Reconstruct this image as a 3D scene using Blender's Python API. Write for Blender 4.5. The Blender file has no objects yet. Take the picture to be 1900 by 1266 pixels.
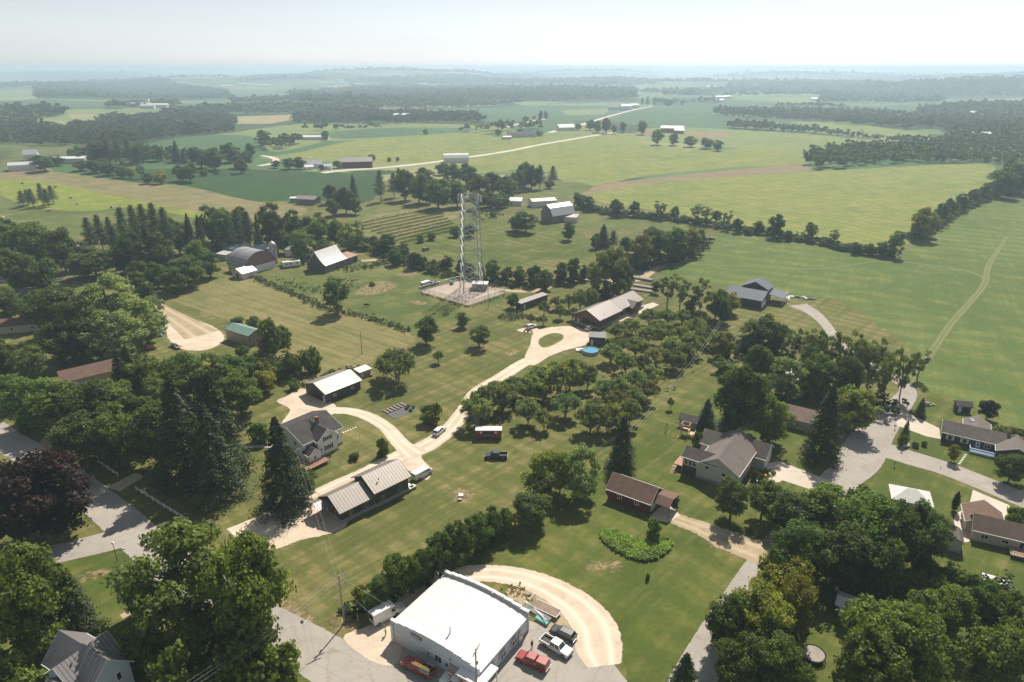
import bpy, bmesh, math, random
import numpy as np
from mathutils import Vector, Matrix
from mathutils.geometry import delaunay_2d_cdt

S = bpy.context.scene
C = S.collection
R = math.radians
# ---------------------------------------------------------------- camera
PITCH = R(21.85); CH = 92.0; F = 1267.0
cp, sp = math.cos(PITCH), math.sin(PITCH)
cd = bpy.data.cameras.new('camera'); cam = bpy.data.objects.new('camera', cd); C.objects.link(cam)
cd.lens = 24.0; cd.sensor_width = 36.0; cd.clip_start = 1.0; cd.clip_end = 120000.0
cam.location = (0, 0, CH); cam.rotation_euler = (R(90) - PITCH, 0, 0)
S.camera = cam
# ---------------------------------------------------------------- sky, sun, exposure
SUN_EL, SUN_AZ = R(50), R(22)            # azimuth from +Y towards +X
w = bpy.data.worlds.new('World'); S.world = w; w.use_nodes = True
wn = w.node_tree; bg = wn.nodes['Background']
sky = wn.nodes.new('ShaderNodeTexSky'); sky.sky_type = 'NISHITA'; sky.sun_disc = False
sky.sun_elevation = SUN_EL; sky.sun_rotation = SUN_AZ; sky.altitude = 300
sky.air_density = 1.0; sky.dust_density = 0.6; sky.ozone_density = 1.0
hsv = wn.nodes.new('ShaderNodeHueSaturation'); hsv.inputs['Saturation'].default_value = .30; wn.links.new(sky.outputs[0], hsv.inputs['Color'])
tint = wn.nodes.new('ShaderNodeMix'); tint.data_type = 'RGBA'; tint.blend_type = 'MULTIPLY'; tint.inputs[0].default_value = 1; tint.inputs[7].default_value = (.93, .97, 1.03, 1)   # thin high summer cloud pales the blue
tc = wn.nodes.new('ShaderNodeTexCoord'); sx = wn.nodes.new('ShaderNodeSeparateXYZ'); mr = wn.nodes.new('ShaderNodeMapRange'); mr.interpolation_type = 'SMOOTHSTEP'     # milky band low in the sky
for i_, v_ in ((1, .0), (2, .38), (3, 1.08), (4, .80)): mr.inputs[i_].default_value = v_
vm = wn.nodes.new('ShaderNodeVectorMath'); vm.operation = 'SCALE'
wn.links.new(tc.outputs['Generated'], sx.inputs[0]); wn.links.new(sx.outputs[2], mr.inputs[0]); wn.links.new(hsv.outputs[0], tint.inputs[6]); wn.links.new(tint.outputs[2], vm.inputs[0]); cl = wn.nodes.new('ShaderNodeTexNoise'); cl.inputs['Scale'].default_value = 3.0; cl.inputs['Detail'].default_value = 6; cm = wn.nodes.new('ShaderNodeMapping'); cm.inputs['Scale'].default_value = (1, 1, 9); cr = wn.nodes.new('ShaderNodeMapRange'); cr.inputs[3].default_value = .93; cr.inputs[4].default_value = 1.07; cx = wn.nodes.new('ShaderNodeMath'); cx.operation = 'MULTIPLY'      # faint streaks of cirrus
wn.links.new(tc.outputs['Generated'], cm.inputs[0]); wn.links.new(cm.outputs[0], cl.inputs['Vector']); wn.links.new(cl.outputs[0], cr.inputs[0]); wn.links.new(cr.outputs[0], cx.inputs[0]); wn.links.new(mr.outputs[0], cx.inputs[1]); wn.links.new(cx.outputs[0], vm.inputs['Scale']); wn.links.new(vm.outputs[0], bg.inputs[0]); bg.inputs[1].default_value = 0.078
sl = bpy.data.lights.new('sun', 'SUN'); sl.energy = 4.8; sl.angle = R(0.5); sl.color = (1.0, 0.92, 0.80)
so = bpy.data.objects.new('sun', sl); C.objects.link(so)
sv = Vector((math.sin(SUN_AZ) * math.cos(SUN_EL), math.cos(SUN_AZ) * math.cos(SUN_EL), math.sin(SUN_EL)))
so.rotation_euler = sv.to_track_quat('Z', 'Y').to_euler(); so.location = (0, 0, 400)
vs = S.view_settings
vs.view_transform = 'Standard'; vs.look = 'None'; vs.gamma = 1; vs.exposure = 0.5; vs.use_curve_mapping = False
S.cycles.volume_bounces = 1
# ---------------------------------------------------------------- pixel of the photograph -> place on the ground
def sm(a, b, x):
    t = min(1.0, max(0.0, (x - a) / (b - a))); return t * t * (3 - 2 * t)
BUMP = []   # (x, y, height, radius)
def H(x, y):
    d = math.hypot(x, y)
    if d < 430: return 0.0
    s = sm(430, 1000, d); g = sm(1500, 7000, d)
    h = 4.0 * math.sin(x / 170 + .7) * math.sin(y / 230 + 1.3) + 3.0 * math.sin((x + y * .6) / 120 + 2.)
    h += sm(900, 2400, d) * (9 * math.sin(x / 420 + 1.0 + .4 * math.sin(y / 500)) * math.sin(y / 380 + .4) - 6)
    h += g * (38 * math.sin(x / 900 + .5 + y / 2600) * math.sin(y / 1100 + 2.2) + 25 * math.sin(x / 520 - y / 700) - 28)
    h += sm(7000, 22000, d) * (26 + 10 * math.sin(x / 2300 + 1) + 7 * math.sin(x / 900 + y / 3000))
    for bx, by, bh, br in BUMP:
        q = ((x - bx) ** 2 + (y - by) ** 2) / (br * br)
        if q < 9: h += bh * math.exp(-q)
    return min(s * h, 72.0)
def ray(px, py):
    x = (px - 950) / F; y = (633 - py) / F
    return x, cp + y * sp, -sp + y * cp
def P(px, py, z=0.0):
    x, y, d = ray(px, py); t = (CH - z) / -d
    return Vector((x * t, y * t, z))
def G(px, py):
    x, y, d = ray(px, py)
    if py > 128:
        t = CH / -d
        if math.hypot(x * t, y * t) < 430: return Vector((x * t, y * t, 0.0))
    t = 300.0
    while t < 40000:
        X, Y, Z = x * t, y * t, CH + d * t
        if Z <= H(X, Y):
            a, b = t / 1.02, t
            for _ in range(14):
                m = (a + b) / 2
                if CH + d * m <= H(x * m, y * m): b = m
                else: a = m
            return Vector((x * b, y * b, H(x * b, y * b)))
        t *= 1.02
    return Vector((x * t, y * t, H(x * t, y * t)))
def depth(v): return v.y * cp + (CH - v.z) * sp
def ztop(g, py):                         # height of the point above g seen at pixel row py
    q = (633 - py) / F; d = (g.y * sp - q * g.y * cp) / (cp + q * sp)
    return CH - d
BUMP += [(P(1900, 170).x * 1.05, 3300, 44, 480), (P(1700, 170).x * 1.25, 4300, 34, 560), (P(1900, 170).x * 1.9, 5600, 66, 1100),
         (-1500, 5600, 30, 1400), (600, 7500, 34, 2400), (2200, 7000, 30, 900)]
# ---------------------------------------------------------------- materials
def newmat(name):
    m = bpy.data.materials.new(name); m.use_nodes = True; n = m.node_tree
    for x in list(n.nodes):
        if x.type not in ('BSDF_PRINCIPLED', 'OUTPUT_MATERIAL'): n.nodes.remove(x)
    return m, n, n.nodes['Principled BSDF']
def N(n, t, **k):
    x = n.nodes.new(t)
    for a, v in k.items():
        if a.startswith('i_'):
            key = a[2:]; key = int(key) if key.isdigit() else key.replace('_', ' ')
            x.inputs[key].default_value = v
        else: setattr(x, a, v)
    return x
def L(n, a, b): n.links.new(a, b)
def col4(c): return (c[0], c[1], c[2], 1)
def coords(n, rot=0.0, scale=(1, 1, 1)):
    t = N(n, 'ShaderNodeTexCoord'); m = N(n, 'ShaderNodeMapping', vector_type='TEXTURE')   # turns first, then stretches
    m.inputs['Rotation'].default_value = (0, 0, -rot); m.inputs['Scale'].default_value = tuple(1 / x if x else 1e9 for x in scale)
    L(n, t.outputs['Object'], m.inputs[0]); return m.outputs[0]
def noise(n, vec, scale, detail=4, rough=.55):
    x = N(n, 'ShaderNodeTexNoise', i_Scale=scale, i_Detail=detail, i_Roughness=rough); L(n, vec, x.inputs['Vector']); return x.outputs['Fac']
def rng(n, f, a, b, c=0.0, d=1.0):
    x = N(n, 'ShaderNodeMapRange'); x.inputs[1].default_value = a; x.inputs[2].default_value = b
    x.inputs[3].default_value = c; x.inputs[4].default_value = d; L(n, f, x.inputs[0]); return x.outputs[0]
def mix(n, f, a, b, mode='MIX'):
    x = N(n, 'ShaderNodeMix', data_type='RGBA', blend_type=mode, clamp_factor=True)
    for i, v in ((0, f), (6, a), (7, b)):
        if hasattr(v, 'links') or hasattr(v, 'is_linked'): L(n, v, x.inputs[i])
        else: x.inputs[i].default_value = v if i == 0 else col4(v)
    return x.outputs[2]
def mth(n, op, a, b=None):
    x = N(n, 'ShaderNodeMath', operation=op)
    for i, v in ((0, a), (1, b)):
        if v is None: continue
        if hasattr(v, 'is_linked'): L(n, v, x.inputs[i])
        else: x.inputs[i].default_value = v
    return x.outputs[0]
def bump(n, b, h, s=.4, dist=.1):
    x = N(n, 'ShaderNodeBump', i_Strength=s, i_Distance=dist); L(n, h, x.inputs['Height']); L(n, x.outputs[0], b.inputs['Normal'])
M = {}
def plain(name, c, rough=.7, var=.12, metal=0.0, scale=1.2, spec=.4, dirt=None):
    m, n, b = newmat(name); v = coords(n)
    f = noise(n, v, scale, 5, .6); c2 = tuple(x * (1 - var) for x in c); c3 = tuple(min(1, x * (1 + var)) for x in c)
    o = mix(n, rng(n, f, .3, .7), c2, c3)
    if dirt:
        f2 = noise(n, coords(n, 0, (1, 1, .4)), .5, 6, .7); o = mix(n, rng(n, f2, .5, .72, 0, .75), o, dirt)
    L(n, o, b.inputs['Base Color']); b.inputs['Roughness'].default_value = rough
    b.inputs['Metallic'].default_value = metal; b.inputs['Specular IOR Level'].default_value = spec
    M[name] = m; return m
def grass(name, dark, light, dry, dryamt=.35, ang=47, streak=.5, big=.012, rows=None, rowc=None):
    dark, light, dry = (tuple(x * 1.13 for x in q) for q in (dark, light, dry)); rowc = rowc and tuple(x * 1.13 for x in rowc)
    m, n, b = newmat(name); v = coords(n)
    vr = coords(n, -R(ang), (.035, 1, 1))
    big_n = noise(n, v, big, 5, .6); mid = noise(n, v, .07, 5, .62); fine = noise(n, v, .8, 6, .7); st = noise(n, vr, .45, 5, .6)
    f = mth(n, 'ADD', mth(n, 'MULTIPLY', mid, .55), mth(n, 'MULTIPLY', big_n, .45))
    c = mix(n, rng(n, f, .42, .58), dark, light)
    d = mth(n, 'ADD', mth(n, 'MULTIPLY', st, streak), mth(n, 'ADD', mth(n, 'MULTIPLY', mid, .5 * (1 - streak)), mth(n, 'MULTIPLY', noise(n, v, .025, 6, .7), 1 - .5 * (1 - streak) - streak)))
    c = mix(n, rng(n, d, .60 - .26 * dryamt, .72 - .22 * dryamt, 0, .85), c, dry)
    c = mix(n, rng(n, noise(n, v, .16, 7, .75), .50, .72, 0, .6), c, tuple(x * .68 for x in dark))
    if rows:
        wv = N(n, 'ShaderNodeTexWave', wave_type='BANDS', bands_direction='X', i_Scale=rows, i_Distortion=1.2, i_Detail=2); L(n, coords(n, -R(ang)), wv.inputs['Vector'])
        c = mix(n, rng(n, wv.outputs['Fac'], .3, .8, 0, .55), c, rowc)
    c = mix(n, rng(n, fine, .3, .7, .0, .55), c, tuple(x * .62 for x in dark))
    L(n, c, b.inputs['Base Color']); b.inputs['Roughness'].default_value = .95; b.inputs['Specular IOR Level'].default_value = .12
    bump(n, b, fine, .5, .25)
    M[name] = m; return m
def track_mat(name, c1, c2, c3, tracks=None, feather=True, fine=3.0, patchy=False, cracks=False):
    m, n, b = newmat(name); v = coords(n)
    a = N(n, 'ShaderNodeAttribute', attribute_name='edge').outputs['Fac']; u = N(n, 'ShaderNodeAttribute', attribute_name='across').outputs['Fac']
    f1 = noise(n, v, .12, 5, .65); f2 = noise(n, v, fine, 5, .7)
    c = mix(n, rng(n, f1, .35, .65), c1, c2); c = mix(n, rng(n, f2, .35, .75, 0, .6), c, c3); c = mix(n, rng(n, noise(n, v, .35, 7, .75), .52, .70, 0, .65), c, tuple(x * .82 for x in c3))
    if tracks:       # pale wheel lines either side of the crown
        au = mth(n, 'ABSOLUTE', u); t = mth(n, 'ABSOLUTE', mth(n, 'SUBTRACT', au, .5))
        t = mth(n, 'ADD', t, mth(n, 'MULTIPLY', f1, .25)); c = mix(n, rng(n, t, .12, .4, .75, 0), c, tracks)
    if cracks:
        vo = N(n, 'ShaderNodeTexVoronoi', feature='DISTANCE_TO_EDGE', i_Scale=.13); dv = N(n, 'ShaderNodeVectorMath', operation='ADD'); nz = N(n, 'ShaderNodeTexNoise', i_Scale=.5, i_Detail=4); L(n, v, nz.inputs['Vector']); L(n, v, dv.inputs[0]); L(n, nz.outputs['Color'], dv.inputs[1]); L(n, dv.outputs[0], vo.inputs['Vector'])
        c = mix(n, rng(n, vo.outputs['Distance'], .0, .014, .28, 0), c, tuple(x * .45 for x in c3)); c = mix(n, rng(n, noise(n, coords(n, 0), .06, 4, .6), .52, .56, 0, .22), c, tuple(x * .6 for x in c3))
    L(n, c, b.inputs['Base Color']); b.inputs['Roughness'].default_value = .93; b.inputs['Specular IOR Level'].default_value = .15
    bump(n, b, f2, .35, .05)
    if feather:
        e = mth(n, 'ADD', mth(n, 'MULTIPLY', a, .52) if patchy else a, mth(n, 'MULTIPLY', mth(n, 'SUBTRACT', noise(n, v, .7, 8, .8), .5), 2.6))
        al = rng(n, e, .36, .66); L(n, al, b.inputs['Alpha'])
    M[name] = m; return m
def ribbed(name, c, scale=1.0, rough=.42, metal=.0, axis='X', dark=.8, streak=None, spec=.5):   # ribbed sheet metal / lap siding
    m, n, b = newmat(name); v = coords(n)
    sx = N(n, 'ShaderNodeSeparateXYZ'); L(n, v, sx.inputs[0])
    f = mth(n, 'FRACT', mth(n, 'MULTIPLY', sx.outputs[axis], scale)); line = rng(n, mth(n, 'ABSOLUTE', mth(n, 'SUBTRACT', f, .5)), .36, .46)
    nz = noise(n, v, .6, 5, .6)
    o = mix(n, rng(n, nz, .3, .7), tuple(x * .9 for x in c), tuple(min(1, x * 1.06) for x in c))
    if streak: o = mix(n, rng(n, noise(n, coords(n, 0, (1, .15, .15)), 1.1, 5, .7), .48, .68, 0, .85), o, streak)
    o = mix(n, mth(n, 'MULTIPLY', line, 1 - dark), o, (c[0] * .2, c[1] * .2, c[2] * .2))
    L(n, o, b.inputs['Base Color']); b.inputs['Roughness'].default_value = rough; b.inputs['Metallic'].default_value = metal; b.inputs['Specular IOR Level'].default_value = spec
    bump(n, b, line, .5, .03)
    M[name] = m; return m
def shingle(name, c, c2):
    m, n, b = newmat(name); v = coords(n)
    f = noise(n, v, 6, 4, .8); g = noise(n, v, .5, 5, .6)
    o = mix(n, rng(n, g, .35, .65), c, c2); o = mix(n, rng(n, f, .4, .7, 0, .5), o, tuple(x * .6 for x in c))
    L(n, o, b.inputs['Base Color']); b.inputs['Roughness'].default_value = .9; b.inputs['Specular IOR Level'].default_value = .2
    bump(n, b, f, .4, .03); M[name] = m; return m
# ground kinds
grass('lawn', (.082, .096, .026), (.145, .152, .042), (.26, .205, .095), .55, 47, .55, rows=.06, rowc=(.09, .105, .03))
grass('yard', (.066, .090, .018), (.115, .138, .030), (.22, .185, .07), .50, 47, .40, rows=.045, rowc=(.07, .098, .02))
grass('mown', (.12, .13, .042), (.17, .165, .062), (.26, .21, .10), .6, -36, .65)
grass('pasture', (.078, .104, .028), (.125, .148, .042), (.22, .18, .075), .4, 20, .2)
grass('hayfield', (.082, .118, .030), (.142, .172, .046), (.20, .20, .06), .36, 62, .45, rows=.026, rowc=(.075, .125, .028))
grass('beans', (.135, .17, .04), (.21, .225, .055), (.34, .29, .085), .5, 25, .5, rows=.035, rowc=(.13, .17, .045))
grass('beansfar', (.13, .17, .05), (.19, .225, .075), (.24, .24, .1), .4, 15, .5)
grass('brightfield', (.14, .18, .03), (.21, .235, .04), (.30, .27, .07), .4, -20, .4)
grass('corn', (.028, .065, .018), (.045, .09, .022), (.06, .10, .03), .1, -12, .5, rows=.35, rowc=(.02, .045, .012))
grass('soy', (.05, .10, .045), (.08, .135, .06), (.12, .16, .06), .2, 10, .5)
grass('drygrass', (.135, .14, .05), (.19, .17, .075), (.28, .21, .13), .6, -25, .5)
grass('soil', (.17, .14, .075), (.22, .175, .095), (.28, .21, .125), .5, 8, .6)
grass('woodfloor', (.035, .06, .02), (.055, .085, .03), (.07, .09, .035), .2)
grass('tanfield', (.25, .21, .10), (.31, .25, .12), (.36, .29, .15), .5)
def country():
    m, n, b = newmat('country'); v = coords(n, R(20), (1, .62, 0.0))
    def vor(s):
        x = N(n, 'ShaderNodeTexVoronoi', feature='F1', distance='CHEBYCHEV', i_Scale=s, i_Randomness=.85)
        dv = N(n, 'ShaderNodeVectorMath', operation='ADD'); nz = N(n, 'ShaderNodeTexNoise', i_Scale=.002); L(n, v, nz.inputs['Vector'])
        sc = N(n, 'ShaderNodeVectorMath', operation='SCALE'); sc.inputs['Scale'].default_value = 260; L(n, nz.outputs['Color'], sc.inputs[0])
        L(n, v, dv.inputs[0]); L(n, sc.outputs[0], dv.inputs[1]); L(n, dv.outputs[0], x.inputs['Vector'])
        s2 = N(n, 'ShaderNodeSeparateColor'); L(n, x.outputs['Color'], s2.inputs[0]); return s2.outputs
    a = vor(.0036)
    r = N(n, 'ShaderNodeValToRGB'); L(n, a[0], r.inputs[0]); e = r.color_ramp; e.interpolation = 'CONSTANT'
    cs = [(.0, (.06, .12, .045)), (.2, (.11, .17, .065)), (.4, (.18, .22, .085)), (.52, (.08, .14, .055)), (.65, (.15, .20, .08)), (.8, (.23, .24, .11)), (.92, (.32, .27, .16))]
    e.elements[0].position = 0; e.elements[0].color = col4(cs[0][1]); e.elements[1].position = cs[1][0]; e.elements[1].color = col4(cs[1][1])
    for p_, c_ in cs[2:]: q = e.elements.new(p_); q.color = col4(c_)
    c = mix(n, rng(n, noise(n, v, .004, 6, .7), .4, .7, 0, .5), r.outputs[0], (.06, .10, .04))
    # wooded stretches too far away to show trees: their own dark colour beyond the modelled woods
    wd = noise(n, coords(n, R(-8), (1, 2.2, 0.0)), .00055, 8, .62)
    c = mix(n, rng(n, wd, .535, .55), c, (.045, .072, .03))
    L(n, c, b.inputs['Base Color']); b.inputs['Roughness'].default_value = .95; b.inputs['Specular IOR Level'].default_value = .1
    M['country'] = m
country()
track_mat('gravel', (.52, .43, .33), (.66, .56, .45), (.44, .345, .25), tracks=(.72, .63, .52))
track_mat('dirt', (.34, .26, .17), (.46, .36, .25), (.22, .20, .10), tracks=(.52, .43, .32))
track_mat('grasstrack', (.12, .155, .045), (.15, .17, .06), (.10, .13, .04), tracks=(.22, .215, .10))
track_mat('asphalt', (.34, .31, .275), (.40, .365, .325), (.29, .265, .235), fine=6, cracks=True)
track_mat('concrete', (.52, .45, .375), (.62, .54, .46), (.46, .40, .33), fine=4)
track_mat('baresoil', (.30, .21, .12), (.40, .29, .18), (.20, .18, .08), patchy=True)
track_mat('towergravel', (.38, .32, .27), (.46, .39, .33), (.30, .25, .2))
plain('white', (.78, .77, .75), .55, .05); plain('offwhite', (.62, .60, .56), .6, .08); plain('trim', (.72, .70, .67), .5, .05)
plain('paleblue', (.55, .60, .66), .6, .07)
plain('stone', (.30, .29, .27), .85, .3, scale=3); plain('foundation', (.30, .27, .24), .9, .25, scale=2)
plain('brick', (.24, .12, .08), .85, .3, scale=4); plain('deck', (.34, .19, .13), .75, .2, scale=3); plain('newwood', (.62, .42, .28), .7, .12, scale=3)
plain('wood', (.26, .20, .15), .85, .3, scale=2); plain('pole_wood', (.30, .25, .20), .85, .25, scale=2)
plain('steel', (.42, .43, .44), .45, .1, .5); plain('galv', (.33, .345, .355), .5, .1, .3); plain('black', (.015, .015, .017), .6, .2)
plain('tyre', (.02, .02, .02), .85, .2); plain('rim', (.35, .35, .36), .35, .1, .7); plain('darkbrown', (.065, .048, .04), .75, .15)
plain('plastic_black', (.09, .09, .10), .5, .3, scale=2); plain('poolwall', (.35, .45, .52), .5, .1); plain('blue', (.10, .22, .42), .6, .2)
plain('teal', (.10, .35, .30), .6, .2); plain('orange', (.55, .13, .05), .6, .15); plain('darkred', (.12, .02, .02), .6, .2); plain('rustred', (.30, .12, .08), .7, .35)
plain('hay', (.42, .36, .22), .95, .2, scale=4); plain('skin', (.45, .27, .19), .6, .05); plain('shirt_green', (.35, .50, .12), .8, .1); plain('pants', (.03, .035, .05), .85, .1)
plain('shirt_dark', (.03, .03, .04), .8, .1); plain('cowhide', (.02, .017, .015), .8, .2); plain('bark', (.13, .10, .075), .95, .3, scale=3); plain('greybark', (.24, .215, .18), .95, .3, scale=3)
plain('rock', (.42, .38, .33), .9, .25, scale=2); plain('junk', (.2, .18, .17), .8, .5, scale=2); plain('galv_bright', (.50, .52, .53), .5, .1, .2); plain('rustgable', (.19, .125, .105), .8, .35); plain('yellow', (.65, .48, .05), .6, .1)
plain('flower', (.75, .22, .02), .8, .1); plain('tarpwhite', (.75, .76, .78), .5, .1); plain('insulator', (.22, .2, .2), .4, .1)
ribbed('roof_tan', (.25, .215, .19), 1.35, .40, .2, dark=.35, spec=.8); ribbed('roof_pink', (.27, .235, .215), 1.1, .42, .12, dark=.75, spec=.75)
ribbed('roof_white', (.66, .655, .645), .9, .55, dark=.80, axis='Y', streak=(.60, .59, .57), spec=.3); ribbed('roof_whitebarn', (.70, .69, .68), .9, .5, dark=.9)
ribbed('roof_green', (.17, .27, .22), 1.1, .5, dark=.8); ribbed('roof_bluegrey', (.15, .165, .19), 1.1, .75, .0, dark=.6, spec=.15); ribbed('roof_grey', (.20, .188, .19), 1.6, .4, dark=.1)
ribbed('roof_galv', (.33, .33, .35), 1.2, .5, .3, dark=.6, streak=(.22, .15, .12)); ribbed('roof_rust', (.36, .20, .14), 1.2, .6, dark=.7, streak=(.2, .09, .06))
ribbed('roof_blue', (.28, .36, .45), 1.2, .4, dark=.7); ribbed('roof_silver', (.6, .6, .6), 1.2, .4, .2, dark=.7)
shingle('sh_dark', (.055, .052, .052), (.085, .078, .075)); shingle('sh_brown', (.15, .095, .072), (.19, .125, .095)); shingle('sh_grey', (.15, .13, .12), (.19, .165, .15))
shingle('sh_ltbrown', (.20, .15, .12), (.25, .185, .15)); shingle('sh_charcoal', (.10, .09, .085), (.14, .12, .11))
ribbed('sid_white', (.80, .80, .80), 5, .6, axis='Z', dark=.85); ribbed('sid_grey', (.50, .48, .45), 5, .65, axis='Z', dark=.8); ribbed('sid_brown', (.13, .065, .045), 3, .7, axis='Z', dark=.7)
ribbed('sid_dark', (.055, .05, .048), 3, .6, axis='X', dark=.8); ribbed('sid_red', (.13, .025, .022), 5, .65, axis='Z', dark=.75); ribbed('sid_tan', (.33, .27, .22), 2.2, .6, axis='X', dark=.8)
ribbed('sid_blue', (.03, .042, .06), 5, .6, axis='Z', dark=.7); ribbed('sid_barn', (.20, .175, .155), 2.5, .9, axis='X', dark=.5, streak=(.11, .095, .085)); ribbed('sid_wmetal', (.62, .64, .67), 1.8, .5, axis='Y', dark=.8)
ribbed('sid_beige', (.42, .36, .30), 5, .6, axis='Z', dark=.8)
def glassy(name, c, rough=.06):
    m, n, b = newmat(name); b.inputs['Base Color'].default_value = col4(c); b.inputs['Roughness'].default_value = rough; b.inputs['Specular IOR Level'].default_value = .8
    f = noise(n, coords(n), .8, 3); L(n, mix(n, rng(n, f, .3, .7), tuple(x * .7 for x in c), c), b.inputs['Base Color']); M[name] = m
glassy('glass', (.02, .025, .03)); glassy('windshield', (.05, .08, .085), .05); glassy('water', (.10, .38, .52), .04); glassy('headlamp', (.6, .6, .6), .1); glassy('taillamp', (.3, .02, .02), .15)
def paint(name, c):
    m, n, b = newmat(name); f = noise(n, coords(n), .7, 4); L(n, mix(n, rng(n, f, .3, .7, 0, .6), c, tuple(x * .78 + .015 for x in c)), b.inputs['Base Color'])
    b.inputs['Roughness'].default_value = .35; b.inputs['Coat Weight'].default_value = .7; b.inputs['Coat Roughness'].default_value = .08; M[name] = m
paint('car_white', (.72, .72, .72)); paint('car_red', (.30, .012, .012)); paint('car_black', (.02, .023, .028)); paint('car_blue', (.012, .03, .055)); paint('car_grey', (.06, .065, .075)); paint('trailer_red', (.28, .022, .028))
def leafmat(name, trans=.28):
    m, n, b = newmat(name); oi = N(n, 'ShaderNodeObjectInfo'); ge = N(n, 'ShaderNodeNewGeometry')
    isl = ge.outputs['Random Per Island']; v = coords(n); cl = noise(n, v, .38, 3, .6)
    c = mix(n, rng(n, isl, 0, 1, 0, .9), (1, 1, 1), (.42, .48, .38)); c = mix(n, rng(n, cl, .38, .62, 0, 1), c, (1.75, 1.65, 1.1), 'MULTIPLY'); c = mix(n, rng(n, noise(n, v, 1.3, 3, .7), .45, .68, 0, .7), c, (.50, .56, .55), 'MULTIPLY')
    c = mix(n, 1.0, c, mix(n, rng(n, noise(n, v, .022, 4, .6), .35, .65), (.72, .78, .8), (1.3, 1.25, 1.1)), 'MULTIPLY')
    c = mix(n, 1.0, oi.outputs['Color'], c, 'MULTIPLY')
    hs = N(n, 'ShaderNodeHueSaturation'); L(n, rng(n, oi.outputs['Random'], 0, 1, .486, .503), hs.inputs['Hue']); L(n, rng(n, oi.outputs['Random'], 0, 1, .8, 1.25), hs.inputs['Value']); L(n, c, hs.inputs['Color'])
    L(n, hs.outputs[0], b.inputs['Base Color']); b.inputs['Roughness'].default_value = .6; b.inputs['Specular IOR Level'].default_value = .25
    t = N(n, 'ShaderNodeBsdfTranslucent'); L(n, mix(n, 1.0, hs.outputs[0], (1.5, 1.7, .7), 'MULTIPLY'), t.inputs[0])
    mx = N(n, 'ShaderNodeMixShader', i_0=trans); L(n, b.outputs[0], mx.inputs[1]); L(n, t.outputs[0], mx.inputs[2])
    L(n, mx.outputs[0], n.nodes['Material Output'].inputs[0]); M[name] = m
leafmat('leaf', .36); leafmat('needle', .14)
# ---------------------------------------------------------------- objects
def tag(o, label=None, cat=None, group=None, kind=None):
    if label: o['label'] = label
    if cat: o['category'] = cat
    if group: o['group'] = group
    if kind: o['kind'] = kind
    return o
def empty(name, loc, rz=0.0, **k):
    o = bpy.data.objects.new(name, None); C.objects.link(o); o.location = loc; o.rotation_euler = (0, 0, rz); o.empty_display_size = .5
    return tag(o, **k)
class MB:
    def __init__(s): s.v = []; s.f = []; s.m = []
    def add(s, vs_, fs_, mi=0):
        b = len(s.v); s.v += [tuple(x) for x in vs_]; s.f += [tuple(b + i for i in f) for f in fs_]; s.m += [mi] * len(fs_); return s
    def box(s, x0, x1, y0, y1, z0, z1, mi=0):
        return s.add([(x0, y0, z0), (x1, y0, z0), (x1, y1, z0), (x0, y1, z0), (x0, y0, z1), (x1, y0, z1), (x1, y1, z1), (x0, y1, z1)],
                     [(0, 3, 2, 1), (4, 5, 6, 7), (0, 1, 5, 4), (1, 2, 6, 5), (2, 3, 7, 6), (3, 0, 4, 7)], mi)
    def bar(s, p, q, r, r2=None, n=6, mi=0):
        p = Vector(p); q = Vector(q); d = (q - p); r2 = r if r2 is None else r2
        if d.length < 1e-6: return s
        d.normalize(); a = d.orthogonal().normalized(); b = d.cross(a); vs_ = []
        for c_, rr in ((p, r), (q, r2)):
            for i in range(n):
                t = 2 * math.pi * i / n; vs_.append(c_ + (a * math.cos(t) + b * math.sin(t)) * rr)
        return s.add(vs_, [(i, (i + 1) % n, n + (i + 1) % n, n + i) for i in range(n)] + [tuple(range(n))[::-1], tuple(range(n, 2 * n))], mi)
    def ext(s, poly, y0, y1, axis='y', mi=0, taper=None):      # polygon (a, z) extruded along y (or x)
        n = len(poly); g = (lambda a, z, t: (a, t, z)) if axis == 'y' else (lambda a, z, t: (t, a, z))
        vs_ = [g(a, z, y0) for a, z in poly] + [g(a, z, y1) for a, z in poly]
        return s.add(vs_, [tuple(range(n)), tuple(range(2 * n - 1, n - 1, -1))] + [(i, n + i, n + (i + 1) % n, (i + 1) % n) for i in range(n)], mi)
    def cyl(s, x, y, z0, z1, r, n=20, r2=None, mi=0): return s.bar((x, y, z0), (x, y, z1), r, r2, n, mi)
    def blob(s, x, y, z, rx, ry, rz, seed=0, mi=0, j=.15):
        bm = bmesh.new(); bmesh.ops.create_icosphere(bm, subdivisions=2, radius=1); rd = random.Random(seed)
        vs_ = [(x + v.co.x * rx * (1 + rd.uniform(-j, j)), y + v.co.y * ry * (1 + rd.uniform(-j, j)), z + v.co.z * rz * (1 + rd.uniform(-j, j))) for v in bm.verts]
        fs_ = [tuple(v.index for v in f.verts) for f in bm.faces]; bm.free(); return s.add(vs_, fs_, mi)
    def build(s, name, mats, parent=None, bevel=0, smooth=False, **k):
        me = bpy.data.meshes.new(name); me.from_pydata(s.v, [], s.f)
        bm = bmesh.new(); bm.from_mesh(me); bmesh.ops.recalc_face_normals(bm, faces=bm.faces); bm.to_mesh(me); bm.free()
        for m_ in (mats if isinstance(mats, (list, tuple)) else [mats]): me.materials.append(M[m_] if isinstance(m_, str) else m_)
        if any(s.m): me.polygons.foreach_set('material_index', s.m)
        if smooth: me.shade_smooth()
        o = bpy.data.objects.new(name, me); C.objects.link(o)
        if parent is not None: o.parent = parent
        if bevel:
            md = o.modifiers.new('bevel', 'BEVEL'); md.width = bevel; md.segments = 2; md.limit_method = 'ANGLE'
        return tag(o, **k)
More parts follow.
